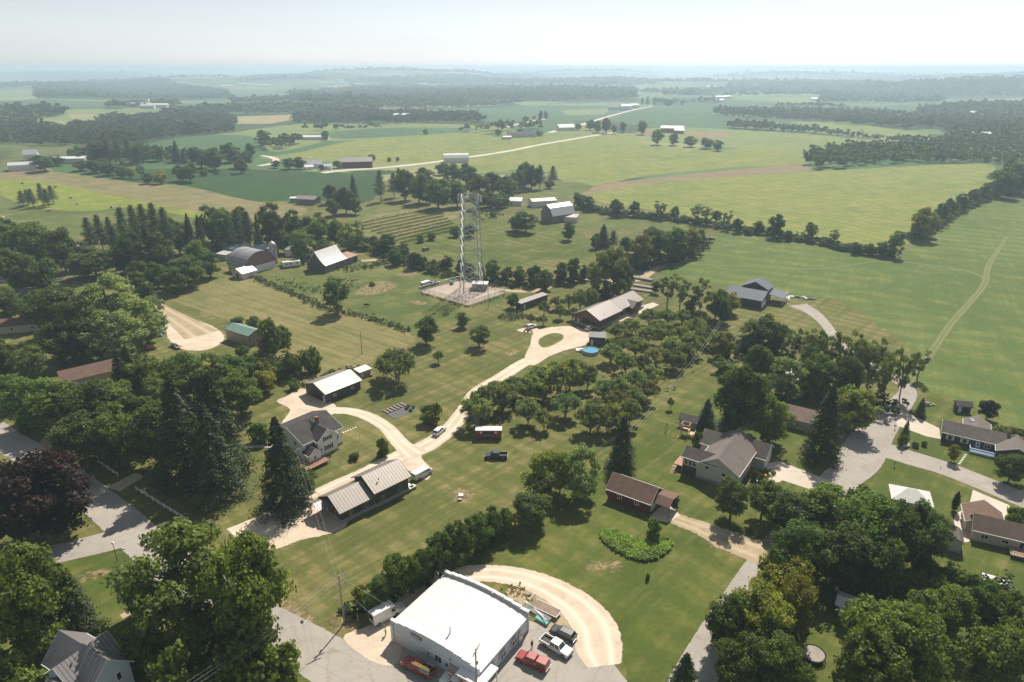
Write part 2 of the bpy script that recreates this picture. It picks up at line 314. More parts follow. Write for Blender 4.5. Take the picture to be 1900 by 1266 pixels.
def copy_tree(o, parent=None):
    c = o.copy(); C.objects.link(c)
    if parent is not None: c.parent = parent
    for ch in list(o.children): copy_tree(ch, c)
    return c
# ---------------------------------------------------------------- the ground: one sheet, split along the field edges
FIELDS = [
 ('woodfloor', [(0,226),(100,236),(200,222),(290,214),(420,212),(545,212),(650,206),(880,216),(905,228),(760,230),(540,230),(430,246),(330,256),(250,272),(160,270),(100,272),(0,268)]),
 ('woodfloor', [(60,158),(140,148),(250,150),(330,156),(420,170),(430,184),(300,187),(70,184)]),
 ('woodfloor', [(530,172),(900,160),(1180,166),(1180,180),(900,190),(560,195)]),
 ('beansfar', [(620,178),(760,168),(860,170),(720,182)]), ('tanfield', [(930,166),(1040,163),(1060,168),(960,172)]), ('beansfar', [(0,150),(120,146),(160,150),(40,158)]), ('soy', [(300,150),(420,144),(520,150),(400,158)]), ('beansfar', [(1200,150),(1330,146),(1360,152),(1240,158)]), ('soy', [(1240,164),(1380,158),(1400,170),(1260,176)]), ('beansfar', [(1560,158),(1640,152),(1700,158),(1620,166)]),
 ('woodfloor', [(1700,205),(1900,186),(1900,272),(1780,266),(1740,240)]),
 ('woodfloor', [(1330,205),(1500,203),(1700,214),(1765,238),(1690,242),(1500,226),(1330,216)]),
 ('soy', [(0,195),(60,188),(250,188),(260,200),(120,204),(0,208)]),
 ('soy', [(260,197),(620,186),(600,196),(320,203)]), ('beansfar', [(0,205),(70,207),(60,222),(0,224)]),
 ('beansfar', [(0,168),(110,162),(60,178),(0,182)]),
 ('soy', [(610,178),(700,172),(760,176),(620,182)]), ('soy', [(440,172),(700,168),(640,178),(430,180)]),
 ('tanfield', [(270,232),(350,231),(350,239),(280,240)]), ('tanfield', [(440,216),(540,213),(545,222),(500,230),(440,230)]),
 ('tanfield', [(125,212),(175,212),(170,218),(130,219)]),
 ('soy', [(660,204),(960,196),(1180,196),(1200,204),(1090,225),(900,226),(880,212)]),
 ('beansfar', [(1040,205),(1140,201),(1120,212),(1050,214)]),
 ('soy', [(1120,224),(1210,198),(1330,203),(1480,223),(1420,246),(1210,236)]),
 ('soy', [(1185,186),(1330,184),(1500,192),(1660,198),(1640,206),(1500,203),(1330,204),(1215,196)]),
 ('beansfar', [(1480,226),(1560,226),(1700,246),(1780,262),(1690,266),(1480,240)]),
 ('beansfar', [(1420,182),(1500,180),(1500,190),(1440,192)]), ('soy', [(1640,196),(1760,194),(1740,210),(1660,208)]),
 ('beansfar', [(500,262),(440,247),(560,229),(720,228),(880,232),(960,238),(880,252),(700,260),(560,262)]),
 ('soy', [(560,250),(700,238),(900,240),(760,252),(640,258)]),
 ('beansfar', [(880,232),(1000,226),(1120,232),(1140,244),(1000,262),(940,252)]),
 ('soy', [(930,236),(1060,224),(1080,232),(990,250)]),
 ('beansfar', [(480,262),(560,262),(600,262),(530,280),(500,280)]),
 ('beans', [(530,290),(640,264),(760,252),(940,252),(1010,264),(860,294),(760,303),(640,302),(560,292)]),
 ('beansfar', [(1190,240),(1260,236),(1480,246),(1690,266),(1640,272),(1500,292),(1480,290),(1340,272),(1200,262)]),
 ('soil', [(1270,248),(1330,244),(1362,247),(1330,258),(1270,257)]), ('soil', [(1180,243),(1210,240),(1220,250),(1185,250)]),
 ('beans', [(826,318),(860,297),(1000,270),(1130,250),(1175,252),(1200,268),(1340,280),(1400,268),(1490,290),(1490,304),(1350,312),(1200,326),(1100,345),(1050,340),(1000,312),(900,322)]),
 ('soil', [(1060,366),(1110,344),(1250,326),(1400,312),(1485,303),(1500,318),(1380,326),(1250,336),(1150,350),(1090,362)]),
 ('pasture', [(960,352),(1050,338),(1100,346),(1060,364),(980,362)]),
 ('beans', [(1080,362),(1150,350),(1250,336),(1380,326),(1500,319),(1620,312),(1750,306),(1842,306),(1836,345),(1780,378),(1722,420),(1690,448),(1640,470),(1540,455),(1440,432),(1300,405),(1200,388),(1110,375)]),
 ('pasture', [(0,268),(150,267),(152,290),(50,318),(0,318)]),
 ('corn', [(150,320),(350,312),(560,318),(640,320),(700,326),(692,372),(620,374),(560,372),(480,374),(420,362),(330,342),(250,340)]),
 ('soil', [(0,322),(60,308),(100,318),(40,330),(0,332)]),
 ('drygrass', [(0,330),(60,318),(130,322),(240,338),(330,344),(420,364),(500,378),(560,384),(560,400),(480,420),(380,412),(280,378),(160,352),(60,334)]),
 ('brightfield', [(0,332),(60,334),(160,352),(280,378),(380,396),(400,415),(300,425),(150,412),(0,425)]),
 ('pasture', [(0,362),(60,385),(160,392),(250,385),(360,405),(380,430),(200,440),(0,440)]),
 ('corn', [(640,318),(700,316),(760,318),(700,326)]),
 ('hayfield', [(1225,495),(1260,478),(1330,432),(1420,440),(1550,462),(1650,482),(1705,445),(1790,388),(1850,362),(1900,358),(2000,360),(2100,820),(1900,800),(1760,735),(1700,720),(1690,650),(1560,560),(1480,548),(1400,540),(1230,515)]),
 ('mown', [(640,420),(700,398),(835,384),(850,402),(790,425),(735,448),(690,445)]),
 ('pasture', [(640,405),(690,388),(700,397),(650,418)]),
 ('yard', [(735,450),(850,405),(960,408),(1060,428),(1105,452),(1098,480),(1000,482),(905,508),(850,480),(790,470)]),
 ('pasture', [(1050,398),(1180,398),(1300,408),(1300,440),(1180,430),(1060,425)]),
 ('pasture', [(480,520),(560,500),(700,478),(770,488),(845,522),(778,540),(868,568),(935,545),(900,575),(800,612),(758,616),(640,572),(560,548)]),
 ('mown', [(255,545),(380,524),(440,512),(480,520),(560,548),(640,575),(758,618),(762,640),(700,668),(570,712),(530,690),(480,640),(430,600),(330,560)]),
 ('yard', [(870,1070),(905,1030),(1000,990),(1040,930),(1130,860),(1180,780),(1250,750),(1300,720),(1460,760),(1560,820),(1540,910),(1400,1060),(1290,1240),(1250,1330),(1160,1330),(1150,1200),(1000,1070)]),
 ('yard', [(1550,1000),(1600,850),(1780,900),(1900,950),(2100,1050),(2200,1500),(1300,1500),(1350,1200),(1420,1080)]),
 ('yard', [(1640,820),(1700,745),(1760,738),(1900,795),(2050,860),(2050,960),(1900,920),(1750,862)]),
 ('yard', [(60,1060),(240,1010),(330,1010),(420,1080),(560,1230),(600,1500),(-500,1500),(-300,1150)]),
 
]
FARROADS = [  # far roads are part of the same sheet: centre line and width in metres
 ('roadfar', [(598,321),(640,316),(700,312),(780,304),(860,293),(940,281),(1000,269),(1070,257),(1140,246)], 8),
 ('roadfar', [(1020,246),(1080,231),(1130,216),(1180,203),(1212,197)], 9), ('roadfar', [(484,289),(500,291),(512,296),(505,303),(480,308)], 7),
 ('roadfar', [(940,236),(980,226),(1015,221)], 7), ('roadfar', [(756,340),(775,350),(768,358)], 9)]
m_, n_, b_ = newmat('roadfar'); b_.inputs['Base Color'].default_value = (.5, .45, .38, 1); b_.inputs['Roughness'].default_value = .9
L(n_, mix(n_, rng(n_, noise(n_, coords(n_), .05, 5), .3, .7), (.46, .41, .34), (.58, .52, .44)), b_.inputs['Base Color']); M['roadfar'] = m_
def resample(pts, closed, n):
    out = []; k = len(pts)
    for i in range(k if closed else k - 1):
        p0 = pts[(i - 1) % k] if (closed or i > 0) else pts[i]; p1 = pts[i]; p2 = pts[(i + 1) % k]; p3 = pts[(i + 2) % k] if (closed or i + 2 < k) else p2
        for j in range(n):
            t = j / n
            out.append(tuple(.5 * ((2 * p1[a]) + (-p0[a] + p2[a]) * t + (2 * p0[a] - 5 * p1[a] + 4 * p2[a] - p3[a]) * t * t + (-p0[a] + 3 * p1[a] - 3 * p2[a] + p3[a]) * t ** 3) for a in (0, 1)))
    if not closed: out.append(tuple(pts[-1][:2]))
    return out
def ribbon(pts, wid):
    l, r = [], []
    for i, p in enumerate(pts):
        a = pts[max(0, i - 1)]; b = pts[min(len(pts) - 1, i + 1)]; dx, dy = b[0] - a[0], b[1] - a[1]; d = math.hypot(dx, dy) or 1
        ww = wid[i] if hasattr(wid, '__len__') else wid; nx, ny = -dy / d * ww / 2, dx / d * ww / 2
        l.append((p[0] + nx, p[1] + ny)); r.append((p[0] - nx, p[1] - ny))
    return l, r
def ccw(q):
    return q if sum(q[i][0] * q[(i + 1) % len(q)][1] - q[(i + 1) % len(q)][0] * q[i][1] for i in range(len(q))) > 0 else q[::-1]
def build_ground():
    vs_, es, fs = [], [], []; names = []
    for nm, poly in FIELDS:
        w_ = resample([tuple(G(*q)[:2]) for q in poly], False, 3) if min(q[1] for q in poly) > 230 else [tuple(G(*q)[:2]) for q in poly]
        w_ = ccw(w_); b = len(vs_); vs_ += [Vector(q) for q in w_]; fs.append(list(range(b, b + len(w_)))); names.append(nm)
    for nm, line, wid in FARROADS:
        c_ = resample([tuple(G(*q)[:2]) for q in line], False, 4); l, r = ribbon(c_, wid); w_ = ccw(l + r[::-1])
        b = len(vs_); vs_ += [Vector(q) for q in w_]; fs.append(list(range(b, b + len(w_)))); names.append(nm)
    rd = random.Random(3); r = 25.0
    while r < 44000:
        k = 0; step = .026 if r < 9000 else .04; a = -1.35 + (step / 2 if int(r * 7) % 2 else 0)
        while a < 1.35:
            q = r * (1 + rd.uniform(-.006, .006)); vs_.append(Vector((q * math.sin(a), q * math.cos(a)))); a += step * (1 if abs(a) < .75 else 2.2)
        r *= 1.10 if r < 400 else 1.026
    for x in range(-6, 7):
        for y in range(-5, 1): vs_.append(Vector((x * 80 + 1.3, y * 80 - 3.7)))
    ov, oe, of, ovo, oeo, ofo = delaunay_2d_cdt(vs_, es, fs, 0, 0.02)
    co = [(v.x, v.y, H(v.x, v.y)) for v in ov]
    me = bpy.data.meshes.new('ground'); me.from_pydata(co, [], [tuple(f) for f in of])
    mats = ['lawn', 'country', 'woodfloor'] + sorted(set(names) - {'woodfloor'}); ix = {n: i for i, n in enumerate(mats)}
    for n in mats: me.materials.append(M[n])
    mi = []
    for f, o in zip(of, ofo):
        if o: mi.append(ix[names[max(o)]])
        else:
            c_ = sum((Vector(co[i]) for i in f), Vector()) / len(f); d = math.hypot(c_.x, c_.y)
            hill = any((c_.x - bx) ** 2 + (c_.y - by) ** 2 < (br * 1.1) ** 2 for bx, by, bh, br in BUMP[:3])
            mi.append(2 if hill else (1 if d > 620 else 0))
    me.polygons.foreach_set('material_index', mi)
    bm = bmesh.new(); bm.from_mesh(me); bmesh.ops.recalc_face_normals(bm, faces=bm.faces)
    if sum(f.normal.z for f in bm.faces) < 0: bmesh.ops.reverse_faces(bm, faces=bm.faces)
    bm.to_mesh(me); bm.free(); me.shade_smooth()
    o = bpy.data.objects.new('ground', me); C.objects.link(o); tag(o, kind='structure')
build_ground()
# ---------------------------------------------------------------- near roads and drives: thin sheets with ragged verges
def mesh_attr(name, co, faces, edge, across, mat, kind='structure', label=None):
    me = bpy.data.meshes.new(name); me.from_pydata(co, [], faces)
    for nm, dat in (('edge', edge), ('across', across)):
        a = me.attributes.new(nm, 'FLOAT', 'POINT'); a.data.foreach_set('value', dat)
    me.materials.append(M[mat]); o = bpy.data.objects.new(name, me); C.objects.link(o); return tag(o, kind=kind, label=label)
def road(name, line, mat, z, feather=1.0, n=6):     # line: (px, py, width m)
    pts = resample([tuple(P(x, y)[:2]) for x, y, _ in line], False, n)
    wid = []
    for i in range(len(line) - 1): wid += [line[i][2] + (line[i + 1][2] - line[i][2]) * j / n for j in range(n)]
    wid.append(line[-1][2]); co, ed, ac, fs = [], [], [], []
    cols = [(-1, 0), (-.999, 1), (-.5, 1), (0, 1), (.5, 1), (.999, 1), (1, 0)]; K = len(cols)
    for k, (u, e) in enumerate(cols):
        wd = [x + (feather * 2 if k in (0, K - 1) else 0) for x in wid]; l, r = ribbon(pts, wd)
        for (a, b) in zip(l, r):
            uu = max(-1, min(1, u)); co.append((a[0] * (1 + uu) / 2 + b[0] * (1 - uu) / 2, a[1] * (1 + uu) / 2 + b[1] * (1 - uu) / 2, z)); ed.append(float(e)); ac.append(float(uu))
    m = len(pts)
    for k in range(K - 1):
        for i in range(m - 1): fs.append((k * m + i, (k + 1) * m + i, (k + 1) * m + i + 1, k * m + i + 1))
    return mesh_attr(name, co, fs, ed, ac, mat)
def pad(name, poly, mat, z, feather=1.1, smooth=4, holes=()):
    outer = ccw([tuple(P(*q)[:2]) for q in poly])
    if smooth: outer = resample(outer, True, smooth)
    def off(pts, d):
        k = len(pts); ar = sum(pts[i][0] * pts[(i + 1) % k][1] - pts[(i + 1) % k][0] * pts[i][1] for i in range(k)); s = 1 if ar > 0 else -1; out = []
        for i in range(k):
            a, b = pts[i - 1], pts[(i + 1) % k]; dx, dy = b[0] - a[0], b[1] - a[1]; l = math.hypot(dx, dy) or 1
            out.append((pts[i][0] + dy / l * d * s, pts[i][1] - dx / l * d * s))
        return out
    big = off(outer, feather); vs_ = [Vector(q) for q in outer + big]; k = len(outer)
    fs = [list(range(k)), list(range(k, 2 * k))]; hole_n = 0
    for h in holes:
        hp = resample(ccw([tuple(P(*q)[:2]) for q in h]), True, 4); hi = off(hp, feather)
        b = len(vs_); vs_ += [Vector(q) for q in hp]; fs.append(list(range(b, b + len(hp)))); b = len(vs_); vs_ += [Vector(q) for q in hi]; fs.append(list(range(b, b + len(hi)))); hole_n += 1
    ov, oe, of, ovo, oeo, ofo = delaunay_2d_cdt(vs_, [], fs, 1, .001)
    keep = []; inner = set()
    for f, o in zip(of, ofo):
        if any(x >= 2 and (x % 2 == 0) for x in o): continue
        keep.append(tuple(f))
        if 0 in o and not any(x >= 2 for x in o): inner |= set(f)
    return mesh_attr(name, [(v.x, v.y, z) for v in ov], keep, [1.0 if i in inner else 0.0 for i in range(len(ov))], [0.0] * len(ov), mat)
road('street', [(-220,650,7.5),(-60,765,7.5),(0,810,7.5),(100,870,7.5),(200,945,7.5),(262,1000,8),(360,1080,8),(470,1145,8),(560,1195,8.5),(640,1245,9),(720,1300,9),(860,1400,9),(1000,1500,9)], 'asphalt', .030, .3)
road('side_street', [(-120,1105,6.5),(60,1040,6.5),(130,1022,6.5),(215,1000,7.5),(270,978,10)], 'asphalt', .026, .3)
road('lane_shoulder', [(258,1120,1.5),(225,1145,1.2),(262,1125,1.2),(310,1095,1.2),(380,1060,1.2)][1:], 'dirt', .018, .3)
pad('parking_lot', [(655,1180),(700,1192),(760,1150),(880,1120),(1000,1160),(1060,1195),(1110,1210),(1150,1250),(1165,1300),(1100,1500),(800,1500),(690,1250)], 'asphalt', .034, .3)
pad('gravel_apron', [(640,1185),(672,1168),(728,1150),(745,1180),(735,1230),(690,1225)], 'gravel', .040, .5)
road('gravel_loop', [(740,1140,4),(800,1085,4.5),(850,1068,4.5),(905,1064,4.2),(960,1071,4.6),(1014,1089,5.4),(1068,1122,6.6),(1102,1162,7.6),(1112,1205,7.5),(1122,1236,5)], 'gravel', .044, .6)
pad('gravel_loop_infill', [(940,1100),(985,1092),(1030,1118),(1062,1155),(1055,1185),(1010,1170),(985,1130)], 'dirt', .022, .8)
pad('gravel_court', [(440,985),(500,960),(560,925),(585,930),(640,930),(640,975),(600,992),(560,1000),(510,1018),(470,1010)], 'gravel', .036, .6)
road('gravel_drive', [(440,1000,9),(520,960,7),(600,915,5),(680,878,4.6),(740,848,5),(790,828,5.5),(830,800,4.6),(862,762,4.4),(885,728,4.4),(930,700,4.6),(975,672,4.6),(1030,650,4.4),(1090,625,4.4)], 'gravel', .048, .5)
pad('gravel_fork', [(735,845),(790,820),(815,815),(790,835),(780,850),(797,870),(792,890),(770,880),(745,862)], 'gravel', .040, .5)
road('house_drive', [(770,845,6),(745,825,4),(715,792,3.6),(680,772,3.6),(645,763,3.4),(605,762,4)], 'gravel', .052, .5)
pad('garage_court', [(515,745),(535,735),(560,722),(600,738),(625,760),(600,775),(560,772),(525,785),(540,760)], 'gravel', .040, .5)
pad('barn_turnaround', [(975,665),(985,640),(990,620),(1010,610),(1060,606),(1090,615),(1110,620),(1085,640),(1030,655),(990,678)], 'gravel', .056, .5, holes=[[(1004,628),(1025,619),(1043,622),(1040,632),(1012,645),(1001,638)]])
pad('bike_gravel', [(960,613),(985,608),(1000,612),(985,618)], 'gravel', .030, .5)
pad('barn_apron', [(1055,602),(1072,594),(1125,606),(1170,590),(1222,566),(1212,562),(1190,568),(1130,597),(1150,612),(1135,618),(1100,612)], 'concrete', .062, .2, 0)
road('farm_lane', [(250,552,2.5),(280,562,4),(310,580,6),(345,602,9),(375,622,12)], 'dirt', .040, .8)
pad('gravel_yard', [(325,590),(370,598),(405,615),(412,632),(385,648),(345,648),(318,632),(312,608)], 'gravel', .036, 1.2)
road('tower_lane', [(670,484,3.5),(720,482,3.5),(760,486,3.5),(800,498,3.5),(845,515,3.5),(880,528,3.5),(930,538,3),(990,540,3),(1040,525,3.5),(1080,518,3),(1110,520,3),(1180,520,4),(1215,500,3.5),(1250,482,3),(1320,440,2.5)], 'dirt', .036, .6)
pad('tower_compound', [(778,541),(868,567),(937,544),(862,518)], 'towergravel', .042, .3, 0)
road('field_lane', [(1640,790,1.5),(1694,700,2.2),(1716,672,2.4),(1738,640,2.6),(1764,602,2.6),(1796,565,2.6),(1820,538,2.6),(1829,520,2.8),(1832,500,2.6),(1843,478,2.4),(1862,450,2.2),(1876,425,2),(1890,400,2)], 'grasstrack', .020, .8)
road('field_path', [(1240,488,1.0),(1330,492,1.0),(1450,498,1.0),(1540,498,1.0),(1620,486,1.0),(1690,488,1.3),(1780,500,1.6),(1828,515,2.2)], 'grasstrack', .024, .6)
road('cul_de_sac', [(2100,1010,7),(1900,928,7),(1820,895,7),(1750,868,7),(1690,850,7.5),(1645,836,8),(1595,826,8)], 'asphalt', .032, .3)
road('north_lane', [(1585,858,9),(1615,815,9.5),(1645,775,8),(1670,750,6),(1685,725,4.5),(1665,705,4),(1635,690,4),(1600,668,4),(1560,640,3.5),(1530,600,4),(1505,578,6),(1480,566,9)], 'asphalt', .037, .3)
road('south_street', [(1625,800,9),(1600,855,8.5),(1560,890,8),(1510,945,7.5),(1440,1025,7),(1385,1100,6.5),(1330,1185,6.5),(1270,1290,6.5),(1200,1420,6.5)], 'asphalt', .028, .3)
pad('ranch_drive', [(1660,755),(1700,775),(1742,795),(1745,815),(1720,810),(1665,790)], 'concrete', .050, .25, 0)
pad('grey_house_drive', [(1420,862),(1445,856),(1540,893),(1535,900),(1515,912),(1430,884)], 'concrete', .046, .25, 0)
pad('front_walk', [(1428,884),(1460,885),(1445,895),(1400,893)], 'concrete', .040, .2, 0)
pad('brown_house_drive', [(1806,910),(1872,938),(1880,985),(1865,960),(1842,950),(1800,935)], 'concrete', .046, .25, 0)
pad('red_garage_slab', [(1205,962),(1222,944),(1240,935),(1262,957),(1238,970)], 'concrete', .050, .2, 0)
road('rutted_track', [(1250,962,3),(1300,980,4),(1350,1003,6),(1410,1025,7),(1440,1035,6)], 'dirt', .030, 1.0)
pad('worn_patch', [(1290,970),(1400,1010),(1420,1040),(1380,1035),(1320,1010)], 'baresoil', .016, 2.0)
pad('back_walk', [(1772,960),(1790,950),(1800,1000),(1782,1003),(1775,985)], 'concrete', .030, .2)
pad('house_path', [(455,826),(520,826),(525,831),(455,831)], 'concrete', .022, .1, 0)
pad('left_drive', [(200,905),(250,878),(268,884),(222,912)], 'gravel', .040, .4, 0)
pad('left_drive_north', [(75,822),(110,785),(125,782),(100,818),(95,832)], 'dirt', .040, .5)
road('left_lane', [(0,520,4),(60,524,4),(110,516,4)], 'asphalt', .03, .4)
for i, q in enumerate([[(660,545),(700,522),(735,530),(700,545)], [(735,510),(770,505),(760,512)], [(765,558),(790,562),(775,565)], [(845,912),(870,912),(868,930),(842,928)],
        [(155,1070),(192,1060),(190,1066),(158,1074)], [(620,1150),(650,1145),(660,1160),(630,1168)], [(505,1095),(560,1135),(600,1170),(560,1160),(515,1115)], [(885,650),(905,640),(890,655)], [(940,655),(960,650),(950,660)],
        [(1100,1050),(1150,1045),(1145,1052),(1110,1056)]]):
    pad('bare_earth', q, 'baresoil', .014, 3.0)
# ---------------------------------------------------------------- trees
def frame(nrm, rs):
    r = rs.normal(size=nrm.shape); t = np.cross(nrm, r); t /= np.linalg.norm(t, axis=1)[:, None] + 1e-9; b = np.cross(nrm, t); return t, b
def quads(pos, nrm, sz, rs, asp=.7):
    t, b = frame(nrm, rs); s = sz[:, None]
    v = np.stack([pos - t * s, pos - b * s * asp, pos + t * s, pos + b * s * asp], 1); return v.reshape(-1, 3)
def unit(rs, n):
    d = rs.normal(size=(n, 3)); return d / np.linalg.norm(d, axis=1)[:, None]
def npmesh(name, verts, mat):
    n = len(verts) // 4; me = bpy.data.meshes.new(name); me.vertices.add(len(verts)); me.vertices.foreach_set('co', verts.astype(np.float32).ravel())
    me.loops.add(n * 4); me.loops.foreach_set('vertex_index', np.arange(n * 4, dtype=np.int32)); me.polygons.add(n)
    me.polygons.foreach_set('loop_start', np.arange(0, n * 4, 4, dtype=np.int32)); me.polygons.foreach_set('loop_total', np.full(n, 4, np.int32))
    me.materials.append(M[mat]); me.update(calc_edges=True); return me
def crown_pts(rs, H_, R_, c0, K, per, br, sq=1.0, shape='round', sz=(.2, .34), flat=0.0, fill=.78):
    cs, rr = [], []
    zc = H_ * (c0 + 1) / 2; hz = H_ * (1 - c0) / 2
    for k in range(K):
        d = unit(rs, 1)[0]; f = fill * rs.uniform(.55, 1) if k > 2 else rs.uniform(0, .3)
        z = zc + d[2] * hz * f * sq; rad = R_ * f
        if shape == 'egg': rad *= 1.0 - .35 * max(0, (z - zc) / hz)
        if shape == 'vase': rad *= .65 + .45 * (z - (zc - hz)) / (2 * hz)
        if shape == 'dome': z = zc + abs(d[2]) * hz * f - hz * .25
        cs.append((d[0] * rad, d[1] * rad, z)); rr.append(R_ * rs.uniform(*br))
    cs = np.array(cs); rr = np.array(rr)
    q = 8; n0 = K * (per // q); idx = np.repeat(np.arange(K), per // q); d = unit(rs, n0); d[:, 2] = np.where(d[:, 2] < -.3, -d[:, 2] * .6, d[:, 2]); d /= np.linalg.norm(d, axis=1)[:, None]
    rad = rr[idx] * rs.uniform(.45, 1.18, n0) ** .6; pos = cs[idx] + d * rad[:, None] * np.array([1, 1, .82 - flat])
    pos = np.repeat(pos, q, 0); d = np.repeat(d, q, 0); n = len(pos); pos = pos + rs.normal(size=(n, 3)) * R_ * .042       # leaves gather in sprays
    nr = d + .55 * rs.normal(size=(n, 3)); nr[:, 2] += .25; nr /= np.linalg.norm(nr, axis=1)[:, None]
    return pos, nr, rs.uniform(sz[0], sz[1], n), cs
def trunk(H_, cs, r, c0, rs, limbs=9, multi=1):
    b = MB()
    for q in range(multi):
        ox = rs.uniform(-.3, .3) * (multi > 1); oy = rs.uniform(-.3, .3) * (multi > 1); top = (ox * 6, oy * 6, H_ * .72); mid = (ox * 2.4, oy * 2.4, H_ * max(.12, c0 * 1.1))
        b.bar((ox, oy, -.3), mid, r * 1.15, r * .8, 8); b.bar(mid, top, r * .8, r * .25, 7)
    for i in range(min(limbs, len(cs))):
        c_ = cs[-1 - i]; z0 = max(H_ * .12, min(c_[2] - np.hypot(c_[0], c_[1]) * .8, H_ * .6)); b.bar((0, 0, z0), tuple(c_ * .92), r * .42, r * .10, 5)
    return b
VAR = {}
def mk(kind, seed):
    rs = np.random.RandomState(seed * 7 + 11); leaf = 'leaf'; bark = 'bark'
    if kind == 'M': H_, R_ = 14, 5.6; p, n, s, cs = crown_pts(rs, H_, R_, .03, 44, 330, (.20, .36), sz=(.18, .32), fill=.86); tb = trunk(H_, cs, .34, .2, rs)
    elif kind == 'O': H_, R_ = 15, 6.4; p, n, s, cs = crown_pts(rs, H_, R_, .10, 50, 260, (.16, .29), sz=(.18, .33), fill=.92); tb = trunk(H_, cs, .42, .22, rs, 16)
    elif kind == 'W': H_, R_ = 15, 5.6; p, n, s, cs = crown_pts(rs, H_, R_, .0, 56, 250, (.15, .26), shape='egg', sz=(.15, .28), fill=.92); tb = trunk(H_, cs, .36, .2, rs, 12)
    elif kind == 'H': H_, R_ = 14, 4.6; p, n, s, cs = crown_pts(rs, H_, R_, .20, 36, 150, (.14, .26), shape='vase', sz=(.13, .27), fill=.95); tb = trunk(H_, cs, .22, .3, rs, 20, 2); bark = 'greybark'
    elif kind == 'A': H_, R_ = 4.6, 3.3; p, n, s, cs = crown_pts(rs, H_, R_, .10, 52, 150, (.11, .25), shape='dome', sz=(.10, .19), flat=.2, fill=1.0); tb = trunk(H_, cs, .16, .24, rs, 18, 2); bark = 'greybark'
    elif kind == 'B': H_, R_ = 3.2, 2.2; p, n, s, cs = crown_pts(rs, H_, R_, -.25, 24, 200, (.24, .40), sz=(.11, .22), fill=.78); p[:, 2] = np.maximum(p[:, 2], .05); tb = trunk(H_, cs, .10, .2, rs, 8, 3)
    elif kind in 'SPC':
        leaf = 'needle'; P_, N_, S_ = [], [], []
        H_, R_ = (16, 4.2) if kind == 'S' else ((17, 4.4) if kind == 'P' else (6, 1.0)); cs = np.array([(0, 0, H_ * .5)])
        nb = 230 if kind == 'S' else (110 if kind == 'P' else 160)
        for k in range(nb):
            t = (k + rs.uniform()) / nb; z = H_ * (.06 + .93 * t) if kind != 'P' else H_ * (.22 + .76 * t); a = k * 2.399 + rs.uniform(-.5, .5)
            prof = (1 - t) ** .85 if kind == 'S' else ((1 - t ** 1.8) * (.75 + .35 * math.sin(k * 1.7)) if kind == 'P' else (math.sin(math.pi * min(1, t * .9 + .12))) ** .6)
            ln = R_ * (prof * rs.uniform(.72, 1.1) + .05)
            m = int((22 + 52 * ln / R_) * (1.3 if kind == 'P' else 1)); u = rs.uniform(.15, 1, m) ** (.6 if kind != 'P' else .45); dr = -.28 * u * u * ln if kind == 'S' else .12 * u * ln
            wd = .12 * ln * (.3 + u) if kind != 'P' else .20 * R_ * u
            j = rs.normal(size=(m, 3)) * np.stack([wd, wd, wd * .45], 1) * .75
            q = np.stack([np.cos(a) * u * ln, np.sin(a) * u * ln, z + dr], 1) + j; P_.append(q)
            o = np.stack([np.cos(a) * np.ones(m), np.sin(a) * np.ones(m), np.full(m, .75)], 1) + .55 * rs.normal(size=(m, 3)); N_.append(o / np.linalg.norm(o, axis=1)[:, None]); S_.append(rs.uniform(.11, .23, m) * (.6 if kind == 'C' else 1))
        p, n, s = np.concatenate(P_), np.concatenate(N_), np.concatenate(S_)
        tb = MB().bar((0, 0, -.3), (0, 0, H_ * .97), .32 if kind != 'C' else .12, .03, 8)
        for k in range(26): a = k * 2.4; z = H_ * (.12 + .8 * k / 26); tb.bar((0, 0, z), (math.cos(a) * R_ * (1 - k / 28), math.sin(a) * R_ * (1 - k / 28), z - .3), .07, .02, 4)
    me = npmesh('crown', quads(p, n, s, rs, .72), leaf); to = tb.build('trunk', bark); tm = to.data; bpy.data.objects.remove(to)
    return me, tm, H_, R_
for k_, c_ in (('M', 5), ('O', 3), ('W', 2), ('H', 3), ('A', 5), ('B', 4), ('S', 3), ('P', 3), ('C', 1)): VAR[k_] = [mk(k_, i + ord(k_)) for i in range(c_)]
#   kind letter -> (mesh family, tint, adjective, noun, object name, category)
KIND = {'M': ('M', (0.095, 0.135, 0.035), 'round dark green', 'shade tree', 'shade_tree', 'tree'), 'G': ('M', (0.142, 0.196, 0.046), 'leafy mid green', 'maple', 'maple_tree', 'tree'),
        'L': ('M', (0.257, 0.263, 0.049), 'yellowish green', 'tree', 'yellowing_tree', 'tree'), 'O': ('O', (0.128, 0.159, 0.049), 'spreading ragged', 'oak', 'oak_tree', 'tree'),
        'W': ('W', (0.230, 0.277, 0.135), 'silvery pale green', 'willow', 'willow_tree', 'tree'), 'A': ('A', (0.236, 0.257, 0.135), 'low grey-green', 'apple tree', 'apple_tree', 'apple tree'),
        'S': ('S', (0.046, 0.069, 0.030), 'dark conical', 'spruce', 'spruce_tree', 'spruce'), 'P': ('P', (0.068, 0.101, 0.041), 'tall dark', 'pine', 'pine_tree', 'pine'),
        'B': ('B', (0.135, 0.182, 0.046), 'bushy green', 'shrub', 'shrub', 'shrub'), 'Y': ('B', (0.230, 0.257, 0.061), 'yellow-green', 'bush', 'bush', 'bush'), 'R': ('M', (0.040, 0.021, 0.023), 'dark purple-leaved', 'tree', 'purple_tree', 'tree'),
        'D': ('S', (0.068, 0.115, 0.115), 'blue-green', 'spruce', 'blue_spruce', 'spruce'), 'C': ('C', (0.034, 0.069, 0.023), 'narrow dark green', 'arborvitae', 'arborvitae', 'evergreen'),
        'H': ('H', (0.149, 0.173, 0.070), 'thin see-through', 'tree', 'thin_tree', 'tree')}
